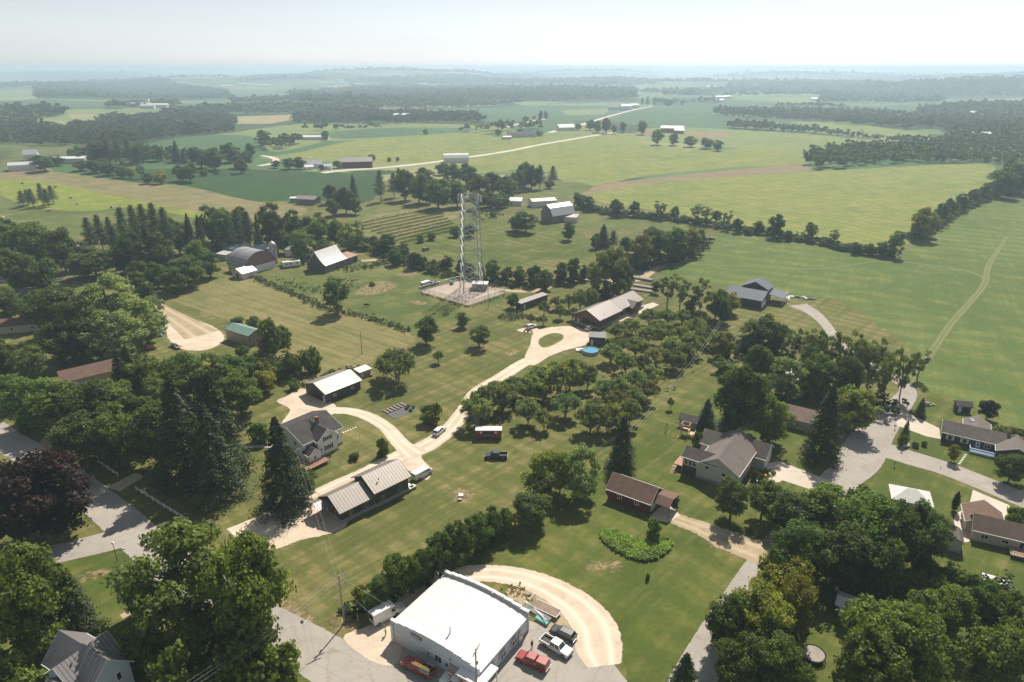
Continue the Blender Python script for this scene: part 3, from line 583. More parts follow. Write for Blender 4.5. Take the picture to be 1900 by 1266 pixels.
ORD = ['', 'first', 'second', 'third', 'fourth', 'fifth', 'sixth', 'seventh', 'eighth', 'ninth', 'tenth', 'eleventh', 'twelfth', 'thirteenth', 'fourteenth', 'fifteenth', 'sixteenth', 'seventeenth', 'eighteenth', 'nineteenth', 'twentieth']
def ordinal(i): return ORD[i] if i <= 20 else ('twenty-' + ORD[i - 20] if i < 30 else ('thirty-' + ORD[i - 30] if 30 < i < 40 else 'thirtieth'))
TR = random.Random(77)
def tree(g, h, wdt, k, label, group):
    fam, tint, adj, noun, nm, cat = KIND[k]; vr = VAR[fam]; me, tm, H_, R_ = vr[TR.randrange(len(vr))]
    r = empty(nm, g, TR.uniform(0, 6.28), label=label, cat=cat, group=group); sz = h / H_; sx = wdt / (2 * R_)
    r.scale = (sx * TR.uniform(.95, 1.05), sx * TR.uniform(.95, 1.05), sz)
    j = [TR.uniform(.86, 1.16) for _ in range(2)]
    for n_, m_ in (('trunk', tm), ('crown', me)):
        o = bpy.data.objects.new(n_, m_); C.objects.link(o); o.parent = r; o.color = (tint[0] * j[0], tint[1] * (j[0] + j[1]) / 2, tint[2] * j[1], 1)
    return r
def cluster(place, rows, group=None):     # rows: kind px base_py top_py width_px
    items = [(q.split()[0],) + tuple(float(x) for x in q.split()[1:]) for q in rows.strip().split(',')]
    cnt = {}; items.sort(key=lambda q: q[1])
    for q in items: cnt[KIND[q[0]][3]] = cnt.get(KIND[q[0]][3], 0) + 1
    seen = {}
    for k, px, py, ty, wd in items:
        px = 950 + (px - 950) * (3793 - py) / (3793 - (py + ty) / 2); g = G(px, py); hgt = max(1.0, ztop(g, ty) - g.z)
        if KIND[k][0] not in 'SPC': hgt -= .16 * wd / F * depth(g) * .5     # the far side of a round crown shows above its middle
        wm = wd / F * depth(g); noun = KIND[k][3]; seen[noun] = seen.get(noun, 0) + 1; i, n = seen[noun], cnt[noun]
        if n == 1: lb = '%s %s %s' % (KIND[k][2], noun, place)
        else:
            o_ = 'leftmost' if i == 1 else ('rightmost' if i == n else ordinal(i) + ' from the left')
            lb = '%s %s, %s %s' % (KIND[k][2], noun, o_, place)
        wds = lb.split()
        if len(wds) > 16: print('LONG', lb)
        tree(g, max(hgt, wm * .45), wm, k, lb, (group or 'plants ' + place) if n > 1 else None)
TREES = [
 ('at the bottom left street corner', 'R 70 1000 835 175,R 15 1010 850 110'),
 ('around the metal-roofed house', 'G 35 1215 1010 150,S 128 1180 1045 95,O 325 1175 975 205,G 450 1215 985 140,B 262 1235 1150 90,B 330 1290 1190 120,B 430 1290 1180 130,B 508 1265 1190 100,M 385 1230 1130 120,B 20 1290 1210 130,O 250 1140 1050 60'),
 ('between white farmhouse and street', 'S 330 892 700 125,S 400 880 690 110,M 285 865 730 100,S 390 922 745 115,S 520 945 772 105,M 562 922 858 55,B 480 822 782 42'),
 ('left of the big spruces', 'G 60 790 690 105,G 110 800 705 95,M 170 800 695 90,M 150 870 765 105,M 215 865 745 105,G 205 780 700 85,M 245 820 715 80,G 20 760 690 60,B 130 850 800 60'),
 ('behind the big spruces', 'G 270 750 655 95,M 330 740 648 90,G 390 752 652 105,M 432 722 652 70,G 442 770 685 75,L 490 728 680 45,M 300 770 690 80,B 465 745 715 40'),
 ('beside the gravel yard', 'W 195 612 492 118,W 252 640 545 95,W 212 668 565 110,W 278 618 540 60,M 100 625 522 105,M 140 660 545 90,M 60 605 530 70,M 108 674 588 80,M 158 670 600 66,S 240 730 640 60,S 225 750 650 60'),
 ('at the far left edge', 'M 8 700 625 60,O 50 705 640 60,M 10 600 520 60,S 40 800 740 30'),
 ('in the grove beyond the left lane', 'G 20 500 408 70,G 70 500 402 80,M 112 505 418 60,M 30 545 450 70,M 78 545 470 60,M 5 470 400 50,M 50 470 405 50,B 95 560 530 40'),
 ('in the row below the hay bales', 'P 165 472 403 32,P 185 470 398 30,P 205 468 402 28,P 230 482 384 42,P 250 475 380 36,P 268 470 378 36,P 288 475 376 38,P 308 480 384 38,M 328 472 395 52,S 352 482 395 36,S 370 470 398 30,M 240 505 425 50,M 290 505 425 60,P 215 500 420 36,P 275 505 415 36,M 150 500 445 40'),
 ('below the left white-roofed house', 'G 172 515 452 75,M 150 515 475 45,R 228 508 458 34,M 255 522 480 40,M 290 535 482 42,G 345 532 470 62,M 320 545 492 52,M 386 515 465 46,G 365 495 442 45,M 250 545 500 40,M 270 570 520 34'),
 ('behind the gambrel barn', 'G 388 450 376 45,G 412 455 380 50,P 440 462 388 34,P 460 465 392 30,S 478 465 396 26,P 425 468 400 30,M 450 445 380 40,S 400 470 410 28'),
 ('behind the white-roofed barn', 'M 505 468 372 50,M 545 450 386 42,G 560 482 420 50,G 590 462 398 46,G 620 458 402 36,W 642 465 405 42,W 662 458 402 36,M 528 470 430 36,M 600 478 440 36,M 575 440 395 36'),
 ('along the lane above the tower', 'B 690 458 436 32,M 718 470 430 38,M 745 482 448 34,M 768 498 462 30,B 800 505 478 26,B 820 500 482 24,M 735 492 460 30,B 785 498 474 20,B 700 472 452 28,B 676 465 445 26'),
 ('in the open pasture by the tower', 'O 624 582 512 52,M 790 640 583 44,M 858 608 578 26,O 889 645 602 40,A 812 674 648 20,B 690 530 522 14'),
 ('beside the brown garage lawn', 'A 735 712 640 70,B 800 784 742 46,B 657 852 836 20,B 710 846 812 26,A 715 700 660 40'),
 ('around the green-roofed shed', 'B 500 652 590 52,B 470 606 584 28,B 440 600 584 26,B 522 640 602 38,B 460 712 655 44,Y 485 712 668 40,B 540 697 652 48,B 578 690 642 38,B 520 700 665 40,B 615 704 684 28,B 605 712 692 22,Y 430 690 660 36,B 545 722 700 24,B 495 610 590 24,B 448 660 640 24'),
 ('in the orchard by the drive', 'A 905 765 712 60,A 884 790 728 56,A 935 760 704 52,A 955 738 695 50,A 985 745 690 52,A 978 788 734 48,A 1010 798 757 36,A 1000 718 674 52,A 1035 735 668 52,A 1060 722 660 48,A 1092 722 672 38,A 1048 775 724 56,A 1072 700 662 44,A 920 735 706 44,A 1005 745 700 40,A 1030 700 668 36'),
 ('in the orchard left of the mown strip', 'A 1120 742 702 46,A 1150 742 694 46,A 1180 725 682 46,A 1212 715 676 42,A 1095 802 745 56,A 1130 800 742 58,A 1165 790 735 52,A 1178 760 716 48,A 1198 745 702 46,A 1145 770 722 48,A 1105 775 735 40'),
 ('right of the swimming pool', 'A 1135 675 634 44,A 1160 693 650 46,A 1182 662 620 44,A 1200 640 600 44,A 1232 642 594 46,A 1216 682 640 46,A 1250 686 642 46,A 1262 645 602 44,A 1292 625 584 44,A 1286 658 612 44,A 1312 640 602 40,L 1342 664 612 50,A 1146 630 596 38,A 1172 620 586 38,A 1206 604 570 38,A 1238 606 568 38,A 1268 602 570 34,A 1150 655 620 40,A 1222 620 588 38,A 1300 602 575 34,A 1325 645 610 38,A 1270 668 630 40,A 1190 690 655 36,A 1245 660 620 42'),
 ('left of the brown workshop', 'A 1010 588 556 24,A 1032 575 546 24,A 1040 592 562 22,A 1056 576 542 26,A 1076 576 532 28,A 1096 572 530 28,A 985 602 580 18,A 1008 604 582 18,M 950 572 542 24,A 1064 594 568 20'),
 ('in the thick hedge beyond the tower', 'M 830 500 472 26,M 872 512 486 22,M 915 522 480 32,M 940 524 492 26,M 965 526 492 28,M 990 530 486 30,M 1015 538 496 26,M 1040 524 484 28,M 1064 524 476 30,M 1085 520 490 22,O 1005 545 500 30,S 895 515 490 14,M 855 510 478 24'),
 ('behind the long brown building', 'W 1112 548 460 52,O 1140 548 456 56,M 1160 548 484 34,M 1178 500 462 34,M 1090 560 540 22,M 1125 560 530 30,O 1150 560 515 30'),
 ('left of the field lane', 'S 1120 458 416 34,P 1138 462 428 26,L 1190 495 430 48,M 1225 488 422 50,M 1250 484 416 50,L 1280 474 418 42,M 1298 455 422 24,M 1165 470 436 30,M 1105 462 430 20,M 1210 470 418 40'),
 ('in the pasture below the grey barn', 'M 975 432 388 50,M 958 428 396 30,M 1055 446 408 26,B 780 450 434 18,B 800 446 430 20,M 870 440 412 30,B 845 440 418 22,B 915 402 390 14'),
 ('in the farmstead grove at centre', 'P 705 375 315 26,P 730 367 320 26,M 750 372 310 44,M 776 378 316 42,G 812 388 326 58,G 848 384 330 40,M 840 342 300 38,M 870 348 306 40,M 890 368 320 44,M 912 362 312 40,M 942 372 320 44,M 960 356 312 28,M 975 348 298 34,M 986 352 302 30,P 1002 352 306 24,P 1026 342 308 22,M 886 388 350 38,M 922 388 356 32,M 790 345 306 36,M 820 325 298 28,M 862 330 300 26,M 790 378 330 34,P 740 350 312 22,M 905 385 352 34,M 935 385 355 28'),
 ('near the red-sided long shed', 'M 612 378 336 28,M 640 396 342 36,S 655 368 322 20,G 616 402 366 28,G 658 398 362 28,M 535 314 291 26,M 555 314 289 24,M 626 312 296 18,M 630 385 350 26,B 590 402 392 16,M 510 312 296 18,M 596 316 304 12'),
 ('in the far left woodland edge', 'M 180 305 258 38,P 200 305 258 30,P 218 305 256 28,P 238 303 256 28,M 262 300 262 28,M 296 300 270 16,S 326 302 260 24,M 370 312 266 44,M 396 316 270 40,M 424 302 262 32,M 450 312 276 38,M 466 292 263 20,G 445 322 292 26,M 350 338 298 32,M 252 305 262 24,S 340 304 276 14'),
 ('left of the corn field', 'M 150 317 295 32,M 175 321 293 32,M 200 326 298 32,M 224 330 306 24,L 242 331 310 18,H 260 332 300 20,M 272 341 319 22,L 296 341 313 28,M 336 336 302 32,B 378 327 313 16,B 400 324 317 10,M 80 318 283 42,M 105 308 286 28,M 130 298 283 16,S 144 290 272 10,M 62 312 290 24,M 185 312 290 26'),
 ('in the dark clump among the hay bales', 'P 40 384 354 22,P 58 386 350 20,P 76 382 340 22,P 95 378 344 22,P 86 384 350 20,P 50 380 352 18'),
 ('in the fencerow above the hayfield', 'M 1075 387 353 28,M 1092 392 362 24,M 1145 402 366 28,M 1178 402 371 20,H 1225 407 369 26,M 1252 407 380 18,H 1295 417 376 30,H 1312 418 382 24,H 1350 427 387 22,M 1330 412 388 20,M 1370 432 402 20,M 1440 442 394 30,M 1408 434 408 24,M 1462 447 426 18,O 1507 447 410 24,H 1548 457 424 22,M 1590 472 448 20,M 1612 474 450 22,M 1640 477 446 28,O 1664 477 426 30,B 1120 398 384 16,B 1270 412 398 16,B 1205 404 390 14,B 1390 436 420 18,B 1485 449 436 18,B 1528 456 444 16,B 1570 466 452 16'),
 ('in the hedge by the bean field', 'L 1718 446 380 44,M 1722 440 400 34,M 1746 412 374 28,M 1765 402 364 24,M 1786 392 357 24,M 1808 380 347 22,M 1828 372 338 20,M 1860 366 304 52,M 1892 360 298 50,M 1700 442 418 18,B 1776 396 374 16,B 1734 420 396 16,M 1880 345 290 40'),
 ('left of the dark blue house', 'H 1240 572 502 36,H 1264 578 506 34,H 1300 592 512 34,G 1330 594 532 44,L 1356 582 540 34,M 1282 590 545 24,M 1216 545 520 18,M 1345 600 550 30'),
 ('in the wood below the blue house', 'M 1405 655 585 60,M 1440 655 592 50,L 1425 612 578 22,H 1470 690 602 44,H 1502 700 606 44,H 1532 705 604 44,H 1562 705 606 44,H 1592 722 610 44,H 1622 725 618 46,H 1652 738 632 44,H 1682 742 642 44,H 1708 705 646 34,H 1640 752 650 36,W 1465 738 652 80,M 1520 742 652 70,M 1572 745 655 60,M 1375 802 656 92,D 1356 804 728 50,D 1312 792 740 44,G 1432 822 728 72,S 1535 850 712 84,L 1592 802 720 76,G 1565 775 705 50,M 1500 720 640 40,M 1410 700 630 50,M 1400 762 680 60,B 1345 690 660 40,M 1605 690 625 44'),
 ('around the grey house', 'B 1294 842 800 24,B 1312 838 805 20,O 1360 965 885 66,O 1418 962 888 62,B 1214 1000 962 30,A 1245 760 736 14,B 1400 892 868 16,B 1412 898 878 14,B 1253 935 918 16,B 1202 1076 1064 10'),
 ('near the lone wooden pole', 'S 1155 870 772 62,L 1005 922 832 76,W 1080 925 820 76,L 1040 915 835 50'),
 ('in the hedge behind the workshop', 'M 985 978 908 72,B 940 992 942 42,M 915 1003 938 48,M 888 1022 952 52,M 850 1050 966 56,M 815 1068 986 58,M 790 1085 1005 50,G 735 1105 1025 60,G 705 1125 1062 44,L 668 1132 1085 34,M 765 1100 1030 46,B 690 1140 1095 40,L 760 1060 1030 30,G 868 1030 960 40'),
 ('in the dense grove on the right', 'M 1480 1010 905 100,G 1540 1005 900 105,G 1605 1045 908 110,M 1662 1062 932 104,M 1712 1052 926 84,M 1560 1085 965 120,M 1480 1085 965 105,M 1635 1100 985 90,G 1450 990 930 60,O 1735 1040 950 60,M 1590 980 895 60'),
 ('along the lower right street', 'L 1462 1120 1025 100,L 1400 1180 1075 110,L 1478 1175 1065 80,M 1350 1205 1095 80,M 1425 1250 1165 100,M 1380 1290 1180 110,M 1455 1300 1190 90,S 1270 1310 1212 90,L 1440 1090 1020 60,L 1430 1210 1110 90,S 1470 1240 1160 50'),
 ('at the lower right corner', 'G 1640 1235 1095 130,G 1705 1230 1100 115,G 1855 1285 1150 115,G 1625 1300 1150 130,G 1700 1300 1140 120,G 1760 1180 1085 80,B 1885 1180 1120 60,G 1895 1250 1140 80'),
 ('in the thicket behind the tan house', 'B 1660 1095 1052 56,Y 1700 1095 1056 50,B 1740 1105 1064 50,B 1780 1120 1078 52,B 1820 1135 1090 54,B 1862 1150 1104 56,B 1725 1075 1036 46,B 1690 1130 1090 50,B 1800 1100 1062 40,B 1840 1112 1076 44,B 1760 1085 1050 40,B 1880 1125 1095 40'),
 ('by the cul-de-sac', 'C 1775 948 912 12,B 1888 975 935 36,M 1880 895 835 56,R 1836 778 738 32,S 1710 772 738 24,D 1682 812 780 20,L 1770 858 824 22,B 1676 828 806 18,B 1858 815 785 50,B 1885 820 790 46,B 1700 830 820 14,B 1716 828 818 12'),
 ('in the country beyond the corn field', 'M 490 264 238 26,M 603 260 241 16,M 790 250 238 12,M 1003 222 204 9,M 1013 223 204 9,M 975 226 214 12,M 1020 350 330 20,B 668 303 290 10,B 690 298 285 16,B 722 300 291 8,B 738 299 290 8'),
 ('around the farmhouses by the far road', 'M 1096 242 220 20,M 1110 246 222 18,M 1126 248 216 18,M 1140 248 230 14,M 1156 246 225 16,M 1192 250 222 22,M 1072 242 228 16,G 1220 269 238 22,M 1250 270 246 22,M 1282 273 250 26,M 1312 276 252 26,M 1332 280 258 20,M 925 252 238 14,M 965 252 238 14,M 1000 252 241 20,P 1192 198 181 8,P 1202 198 178 9,P 1214 198 181 8,M 1240 198 181 20,M 1266 197 187 7'),
]
for place, rows in TREES: cluster(place, rows)
# ---------------------------------------------------------------- far woods: each one mass of small crowns
def far_tmpl(seed, K, per, sz):
    rs = np.random.RandomState(seed); H_, R_ = 1.0, .42
    p, nr, s, cs = crown_pts(rs, H_, R_, .0, K, per, (.32, .5), sz=sz, fill=.72); p[:, 2] = np.maximum(p[:, 2], .01); return quads(p, nr, s, rs, .9)
TM = [far_tmpl(i, 9, 16, (.06, .10)) for i in range(6)]; TL = [far_tmpl(40 + i, 5, 8, (.11, .19)) for i in range(4)]
def inside(x, y, poly):
    c = False; j = len(poly) - 1
    for i in range(len(poly)):
        if (poly[i][1] > y) != (poly[j][1] > y) and x < (poly[j][0] - poly[i][0]) * (y - poly[i][1]) / (poly[j][1] - poly[i][1]) + poly[i][0]: c = not c
        j = i
    return c
def scatter(name, spots, tint, label, rd):    # spots: (x, y, height)
    out = []
    for (x, y, h) in spots:
        t = (TM if math.hypot(x, y) < 1600 else TL)[rd.randrange(4)] * h; a = rd.uniform(0, 6.28); wdt = rd.uniform(1.0, 1.45)
        if t.shape[0] == TL[0].shape[0]: wdt *= 1.2
        c_, s_ = math.cos(a) * wdt, math.sin(a) * wdt
        out.append(np.stack([t[:, 0] * c_ - t[:, 1] * s_ + x, t[:, 0] * s_ + t[:, 1] * c_ + y, t[:, 2] + H(x, y) - .5], 1))
    if not out: return
    o = bpy.data.objects.new(name, npmesh(name, np.concatenate(out), 'leaf')); C.objects.link(o); k = rd.uniform(.8, 1.25); o.color = (tint[0] * k * rd.uniform(.9, 1.15), tint[1] * k, tint[2] * k, 1); tag(o, label, 'woodland', kind='stuff')
def wood(poly, label, sp=11, hh=(9, 15), tint=(.075, .105, .035), prob=1.0, world=False, seed=1, cap=9000):
    rd = random.Random(seed); w_ = poly if world else [tuple(G(*q)[:2]) for q in poly]; xs = [q[0] for q in w_]; ys = [q[1] for q in w_]; spots = []
    ar = abs(sum(w_[i][0] * w_[(i + 1) % len(w_)][1] - w_[(i + 1) % len(w_)][0] * w_[i][1] for i in range(len(w_)))) / 2
    sp = max(sp, math.sqrt(ar / cap)); y = min(ys)
    while y < max(ys):
        x = min(xs)
        while x < max(xs):
            X, Y = x + rd.uniform(-.45, .45) * sp, y + rd.uniform(-.45, .45) * sp
            if inside(X, Y, w_) and rd.random() < prob: spots.append((X, Y, rd.uniform(*hh) * (1 + .32 * math.sin(X / 41 + 1) * math.sin(Y / 33) + .18 * math.sin(X / 13 + Y / 17)) * (1 + max(0, sp - 11) * .05)))
            x += sp
        y += sp
    scatter('woodland', spots, tint, label, rd); return len(spots)
WOODS = [
 ([(0,231),(60,229),(100,232),(60,236),(0,238)], 'thin tree belt at the far left valley edge', 13), ([(330,205),(520,200),(530,204),(330,210)], 'tree belt between the left valley fields', 15),
 ([(430,189),(600,184),(610,188),(430,193)], 'narrow hazy tree belt at middle left', 17), ([(745,200),(960,192),(965,195),(745,203)], 'narrow tree belt above the middle wood', 15),
 ([(955,186),(1180,181),(1185,185),(955,190)], 'narrow hazy tree belt before the far spruces', 17), ([(1215,191),(1335,188),(1335,191),(1215,194)], 'dark line of brush along the blue soybean field', 17),
 ([(1560,214),(1640,208),(1652,212),(1570,218)], 'small wood block between right hand fields', 14), ([(1350,236),(1480,243),(1600,255),(1700,266),(1700,269),(1600,258),(1480,246),(1350,239)], 'low hedge line above the pale right field', 8),
 ([(0,160),(70,157),(70,161),(0,165)], 'hazy tree belt at the left edge far off', 24), ([(440,150),(600,147),(610,150),(440,153)], 'pale tree belt near the horizon', 30),
 ([(800,176),(900,172),(905,176),(800,180)], 'dim wood block on the central ridge', 22), ([(1230,176),(1330,173),(1335,176),(1230,179)], 'dim tree belt beyond the far spruces', 22), ([(1440,196),(1560,199),(1560,202),(1440,199)], 'tree belt below the far right farm', 15),
 ([(640,150),(760,146),(780,149),(640,154)], 'faint tree belt under the horizon', 32), ([(1600,146),(1720,144),(1730,147),(1600,150)], 'faint tree belt near the right horizon', 32), ([(200,200),(330,194),(335,198),(200,204)], 'tree belt below the left dairy', 15),
 ([(100,240),(200,222),(290,214),(420,212),(440,228),(430,246),(330,256),(230,274),(100,272),(0,268),(0,236)], 'bluish green wood filling the valley at left', 11),
 ([(0,205),(110,205),(125,214),(60,226),(0,226)], 'small wood at the left edge above the valley', 13),
 ([(545,213),(650,206),(880,216),(905,228),(760,230),(545,230)], 'wood belt above the middle soybean fields', 12),
 ([(300,212),(400,200),(620,196),(900,186),(905,198),(660,206),(540,212)], 'long hazy wood across the middle distance', 15),
 ([(60,158),(140,150),(250,152),(330,158),(420,171),(430,184),(300,187),(70,184)], 'hazy hillside wood at upper left', 20),
 ([(530,172),(900,160),(1180,166),(1180,180),(900,190),(560,195)], 'blue hazy wood on the central ridge', 20),
 ([(1330,207),(1500,206),(1700,216),(1762,236),(1690,241),(1500,225),(1330,215)], 'wood strip beyond the right hand fields', 13),
 ([(1700,205),(1900,192),(1900,270),(1780,264),(1745,240)], 'misty wood at the right edge of the valley', 13),
 ([(1520,178),(1640,170),(1760,180),(1740,194),(1600,192),(1520,190)], 'hazy wood below the right hills', 20),
 ([(1490,304),(1500,288),(1560,276),(1700,272),(1900,262),(1900,312),(1830,303),(1650,305),(1520,316)], 'dense wood behind the yellow-green bean field', 10),
 ([(0,140),(200,138),(300,146),(100,152),(0,150)], 'faint wooded rise near the left horizon', 34),
 ([(700,148),(900,146),(1150,150),(1200,158),(900,158),(700,156)], 'faint wooded rise near the middle horizon', 34),
 ([(1350,160),(1500,158),(1560,166),(1420,172),(1350,170)], 'faint wood strip near the right horizon', 26),
 ([(640,164),(760,158),(800,164),(700,170)], 'thin hazy wood between far farms', 22),
 ([(560,242),(700,238),(705,240),(570,244)], 'thin tree line inside the soybean field', 14),
 ([(850,244),(1000,238),(1010,242),(850,248)], 'low tree line behind the far cottage', 16),
 ([(480,270),(530,262),(560,266),(520,278),(490,280)], 'small copse beside the winding road', 10),
 ([(120,296),(150,290),(330,290),(460,296),(460,302),(330,302),(180,306)], 'undergrowth trees before the left valley', 9),
]
for i, (pl, lb, sp_) in enumerate(WOODS): wood(pl, lb, sp_, seed=i)
rd = random.Random(5)
for i in range(30):                               # the last belts before the horizon
    d = 3400 * (1.085 ** i) * rd.uniform(.97, 1.03); a = rd.uniform(-.68, .62); wd_ = rd.uniform(500, 1500) * (1 + d / 9000); dp = rd.uniform(35, 110) * (1 + d / 7000)
    cx, cy = d * math.sin(a), d * math.cos(a); poly = []
    for k in range(14):
        t = 2 * math.pi * k / 14; poly.append((cx + wd_ * math.cos(t) * rd.uniform(.7, 1.1), cy + dp * math.sin(t) * rd.uniform(.6, 1.2) + wd_ * math.cos(t) * .12))
    wood(poly, 'distant hazy belt of trees below the horizon', 22 + d / 400, world=True, seed=100 + i, cap=1500)
for bx, by, bh, br in BUMP[:3]:                   # wooded hills at the right
    spots = []; rd2 = random.Random(int(br)); sp_ = 26
    for _ in range(4200):
        a = rd2.uniform(0, 6.28); q = br * 1.35 * math.sqrt(rd2.random()); spots.append((bx + q * math.cos(a), by + q * math.sin(a), rd2.uniform(12, 19)))
    scatter('woodland', spots, (.06, .09, .035), 'wooded hill fading into haze at the right', rd2)
def brush(line, label, wid=2.5, h=(1.0, 2.4), sp=1.3, tint=(.07, .105, .03), seed=0, sides=1):
    rd = random.Random(seed); pts = resample([tuple(G(*q)[:2]) for q in line], False, 6); out = []; acc = 0
    for i in range(len(pts) - 1):
        d = math.dist(pts[i], pts[i + 1]); k = int(d / sp * wid / 1.0) + 1
        for _ in range(k):
            t = rd.random(); x = pts[i][0] * (1 - t) + pts[i + 1][0] * t + rd.gauss(0, wid * .38); y = pts[i][1] * (1 - t) + pts[i + 1][1] * t + rd.gauss(0, wid * .38); hh = rd.uniform(*h)
            q = TM[rd.randrange(6)] * hh; a = rd.uniform(0, 6.28); s2 = rd.uniform(1.2, 2.0)
            out.append(np.stack([(q[:, 0] * math.cos(a) - q[:, 1] * math.sin(a)) * s2 + x, (q[:, 0] * math.sin(a) + q[:, 1] * math.cos(a)) * s2 + y, q[:, 2] + H(x, y) - .05], 1))
    o = bpy.data.objects.new('undergrowth', npmesh('undergrowth', np.concatenate(out), 'leaf')); C.objects.link(o); o.color = (*tint, 1); tag(o, label, 'undergrowth', kind='stuff')
brush([(1075,385),(1150,400),(1250,410),(1350,425),(1440,440),(1520,452),(1590,470),(1660,478)], 'undergrowth under the fencerow above the hayfield', 6, (2, 5), 2.4, seed=1)
brush([(1690,445),(1725,430),(1760,402),(1810,378),(1850,362),(1900,358)], 'undergrowth under the hedge by the yellow-green field', 6, (2, 5), 2.4, seed=2)
brush([(470,515),(510,532),(560,552),(600,572),(660,585),(720,602),(760,616)], 'weedy fencerow between mown field and pasture', 3, (.8, 1.8), 1.2, (.09, .12, .035), seed=3)
brush([(780,545),(830,560),(868,570),(905,560),(938,548)], 'weeds along the tower compound fence', 1.4, (.4, 1.0), .9, (.08, .11, .03), seed=4)
brush([(640,452),(690,465),(740,485),(790,500),(830,512),(880,520),(960,530),(1080,522)], 'undergrowth along the tower lane', 6, (1.2, 3.2), 2.0, seed=5)
brush([(560,470),(600,490),(650,500),(700,490),(720,470)], 'weeds around the white-roofed barn', 7, (.6, 1.8), 2.0, (.09, .13, .035), seed=6)
brush([(1170,500),(1220,492),(1270,478),(1310,448)], 'undergrowth under the grove by the field lane', 7, (1.5, 4), 2.4, seed=7)
brush([(560,715),(590,705),(640,690),(665,682)], 'weeds behind the brown garage', 3, (.6, 1.4), 1.2, (.09, .11, .04), seed=8)
brush([(430,720),(470,690),(500,665),(540,680)], 'tall weeds below the green-roofed shed', 9, (.8, 2.4), 2.2, (.13, .15, .045), seed=9)
brush([(640,1140),(700,1120),(780,1080),(860,1045),(930,1000)], 'brush at the foot of the hedge behind the white building', 3, (.8, 2), 1.5, seed=10)
brush([(650,520),(620,540),(560,535),(520,520)], 'rank weeds in the barnyard pasture', 8, (.5, 1.2), 2.2, (.08, .12, .035), seed=11)
brush([(1630,1110),(1700,1085),(1780,1110),(1860,1140),(1900,1160)], 'vine-covered ground in the right thicket', 12, (.8, 2.6), 1.8, (.09, .14, .04), seed=12)
brush([(945,1092),(968,1102),(990,1114)], 'dry weeds beside the flatbed trailer', 3, (.35, .7), .5, (.34, .30, .12), seed=13)
brush([(640,430),(700,405),(760,395),(820,388)], 'low vineyard weeds', 2, (.4, .8), 2.2, (.12, .15, .05), seed=14)
brush([(1380,640),(1450,700),(1540,735),(1640,755)], 'shaded undergrowth in the right hand wood', 12, (1, 3.5), 2.2, (.05, .08, .025), seed=15)
brush([(890,790),(940,760),(1000,735),(1060,705),(1100,690)], 'olive scrub under the orchard by the drive', 7, (.5, 1.4), 2.4, (.14, .155, .07), seed=16)
brush([(1085,790),(1140,765),(1190,735),(1220,700),(1290,650)], 'olive scrub under the orchard left of the mown strip', 7, (.5, 1.4), 2.4, (.14, .155, .07), seed=17)
# planted beds
def bed(poly, label, name, tint, h, n, seed, cat='bed'):
    rd = random.Random(seed); w_ = resample([tuple(P(*q)[:2]) for q in poly], True, 4); xs = [q[0] for q in w_]; ys = [q[1] for q in w_]; out = []; k = 0
    while k < n:
        x, y = rd.uniform(min(xs), max(xs)), rd.uniform(min(ys), max(ys))
        if not inside(x, y, w_): continue
        k += 1; q = TM[rd.randrange(6)] * rd.uniform(*h); a = rd.uniform(0, 6.28)
        out.append(np.stack([(q[:, 0] * math.cos(a) - q[:, 1] * math.sin(a)) * 1.5 + x, (q[:, 0] * math.sin(a) + q[:, 1] * math.cos(a)) * 1.5 + y, q[:, 2]], 1))
    o = bpy.data.objects.new(name, npmesh(name, np.concatenate(out), 'leaf')); C.objects.link(o); o.color = (*tint, 1); tag(o, label, cat, kind='stuff')
bed([(1113,992),(1140,986),(1165,998),(1190,1006),(1215,1004),(1240,1000),(1245,1018),(1225,1034),(1195,1042),(1160,1032),(1130,1016)], 'kidney-shaped bed of pale green leafy shrubs on the lawn', 'shrub_bed', (.27, .36, .11), (.7, 1.1), 800, 1)
bed([(925,590),(945,580),(972,582),(978,588),(955,596),(935,597)], 'green vegetable patch near the long dark shed', 'vegetable_patch', (.12, .17, .05), (.5, 1.2), 150, 2)
bed([(1400,880),(1425,872),(1440,880),(1420,892)], 'mixed flower bed before the grey house entrance', 'flower_bed', (.10, .14, .04), (.4, .9), 60, 3)
bed([(870,396),(905,392),(935,398),(920,408),(880,410)], 'weedy island inside the farm loop drive', 'weed_island', (.10, .14, .045), (.6, 1.5), 160, 4)
# ---------------------------------------------------------------- buildings
def gable_roof(x0, x1, y0, y1, e, r, axis='x', o=.45, t=.16, oe=None):
    b = MB(); oe = o if oe is None else oe
    a0, a1, l0, l1 = (y0, y1, x0, x1) if axis == 'x' else (x0, x1, y0, y1)
    m = (a0 + a1) / 2; s = (r - e) / (m - a0)
    p = [(a0 - o, e - o * s), (a0 - o, e - o * s + t), (m, r + t), (a1 + o, e - o * s + t), (a1 + o, e - o * s), (m, r)]
    return b.ext(p, l0 - oe, l1 + oe, 'x' if axis == 'x' else 'y')
def gable_wall(x0, x1, y0, y1, e, r, axis='x', z0=-.3):
    b = MB(); a0, a1, l0, l1 = (y0, y1, x0, x1) if axis == 'x' else (x0, x1, y0, y1)
    m = (a0 + a1) / 2; return b.ext([(a0, z0), (a0, e - .01), (m, r - .02), (a1, e - .01), (a1, z0)], l0, l1, 'x' if axis == 'x' else 'y')
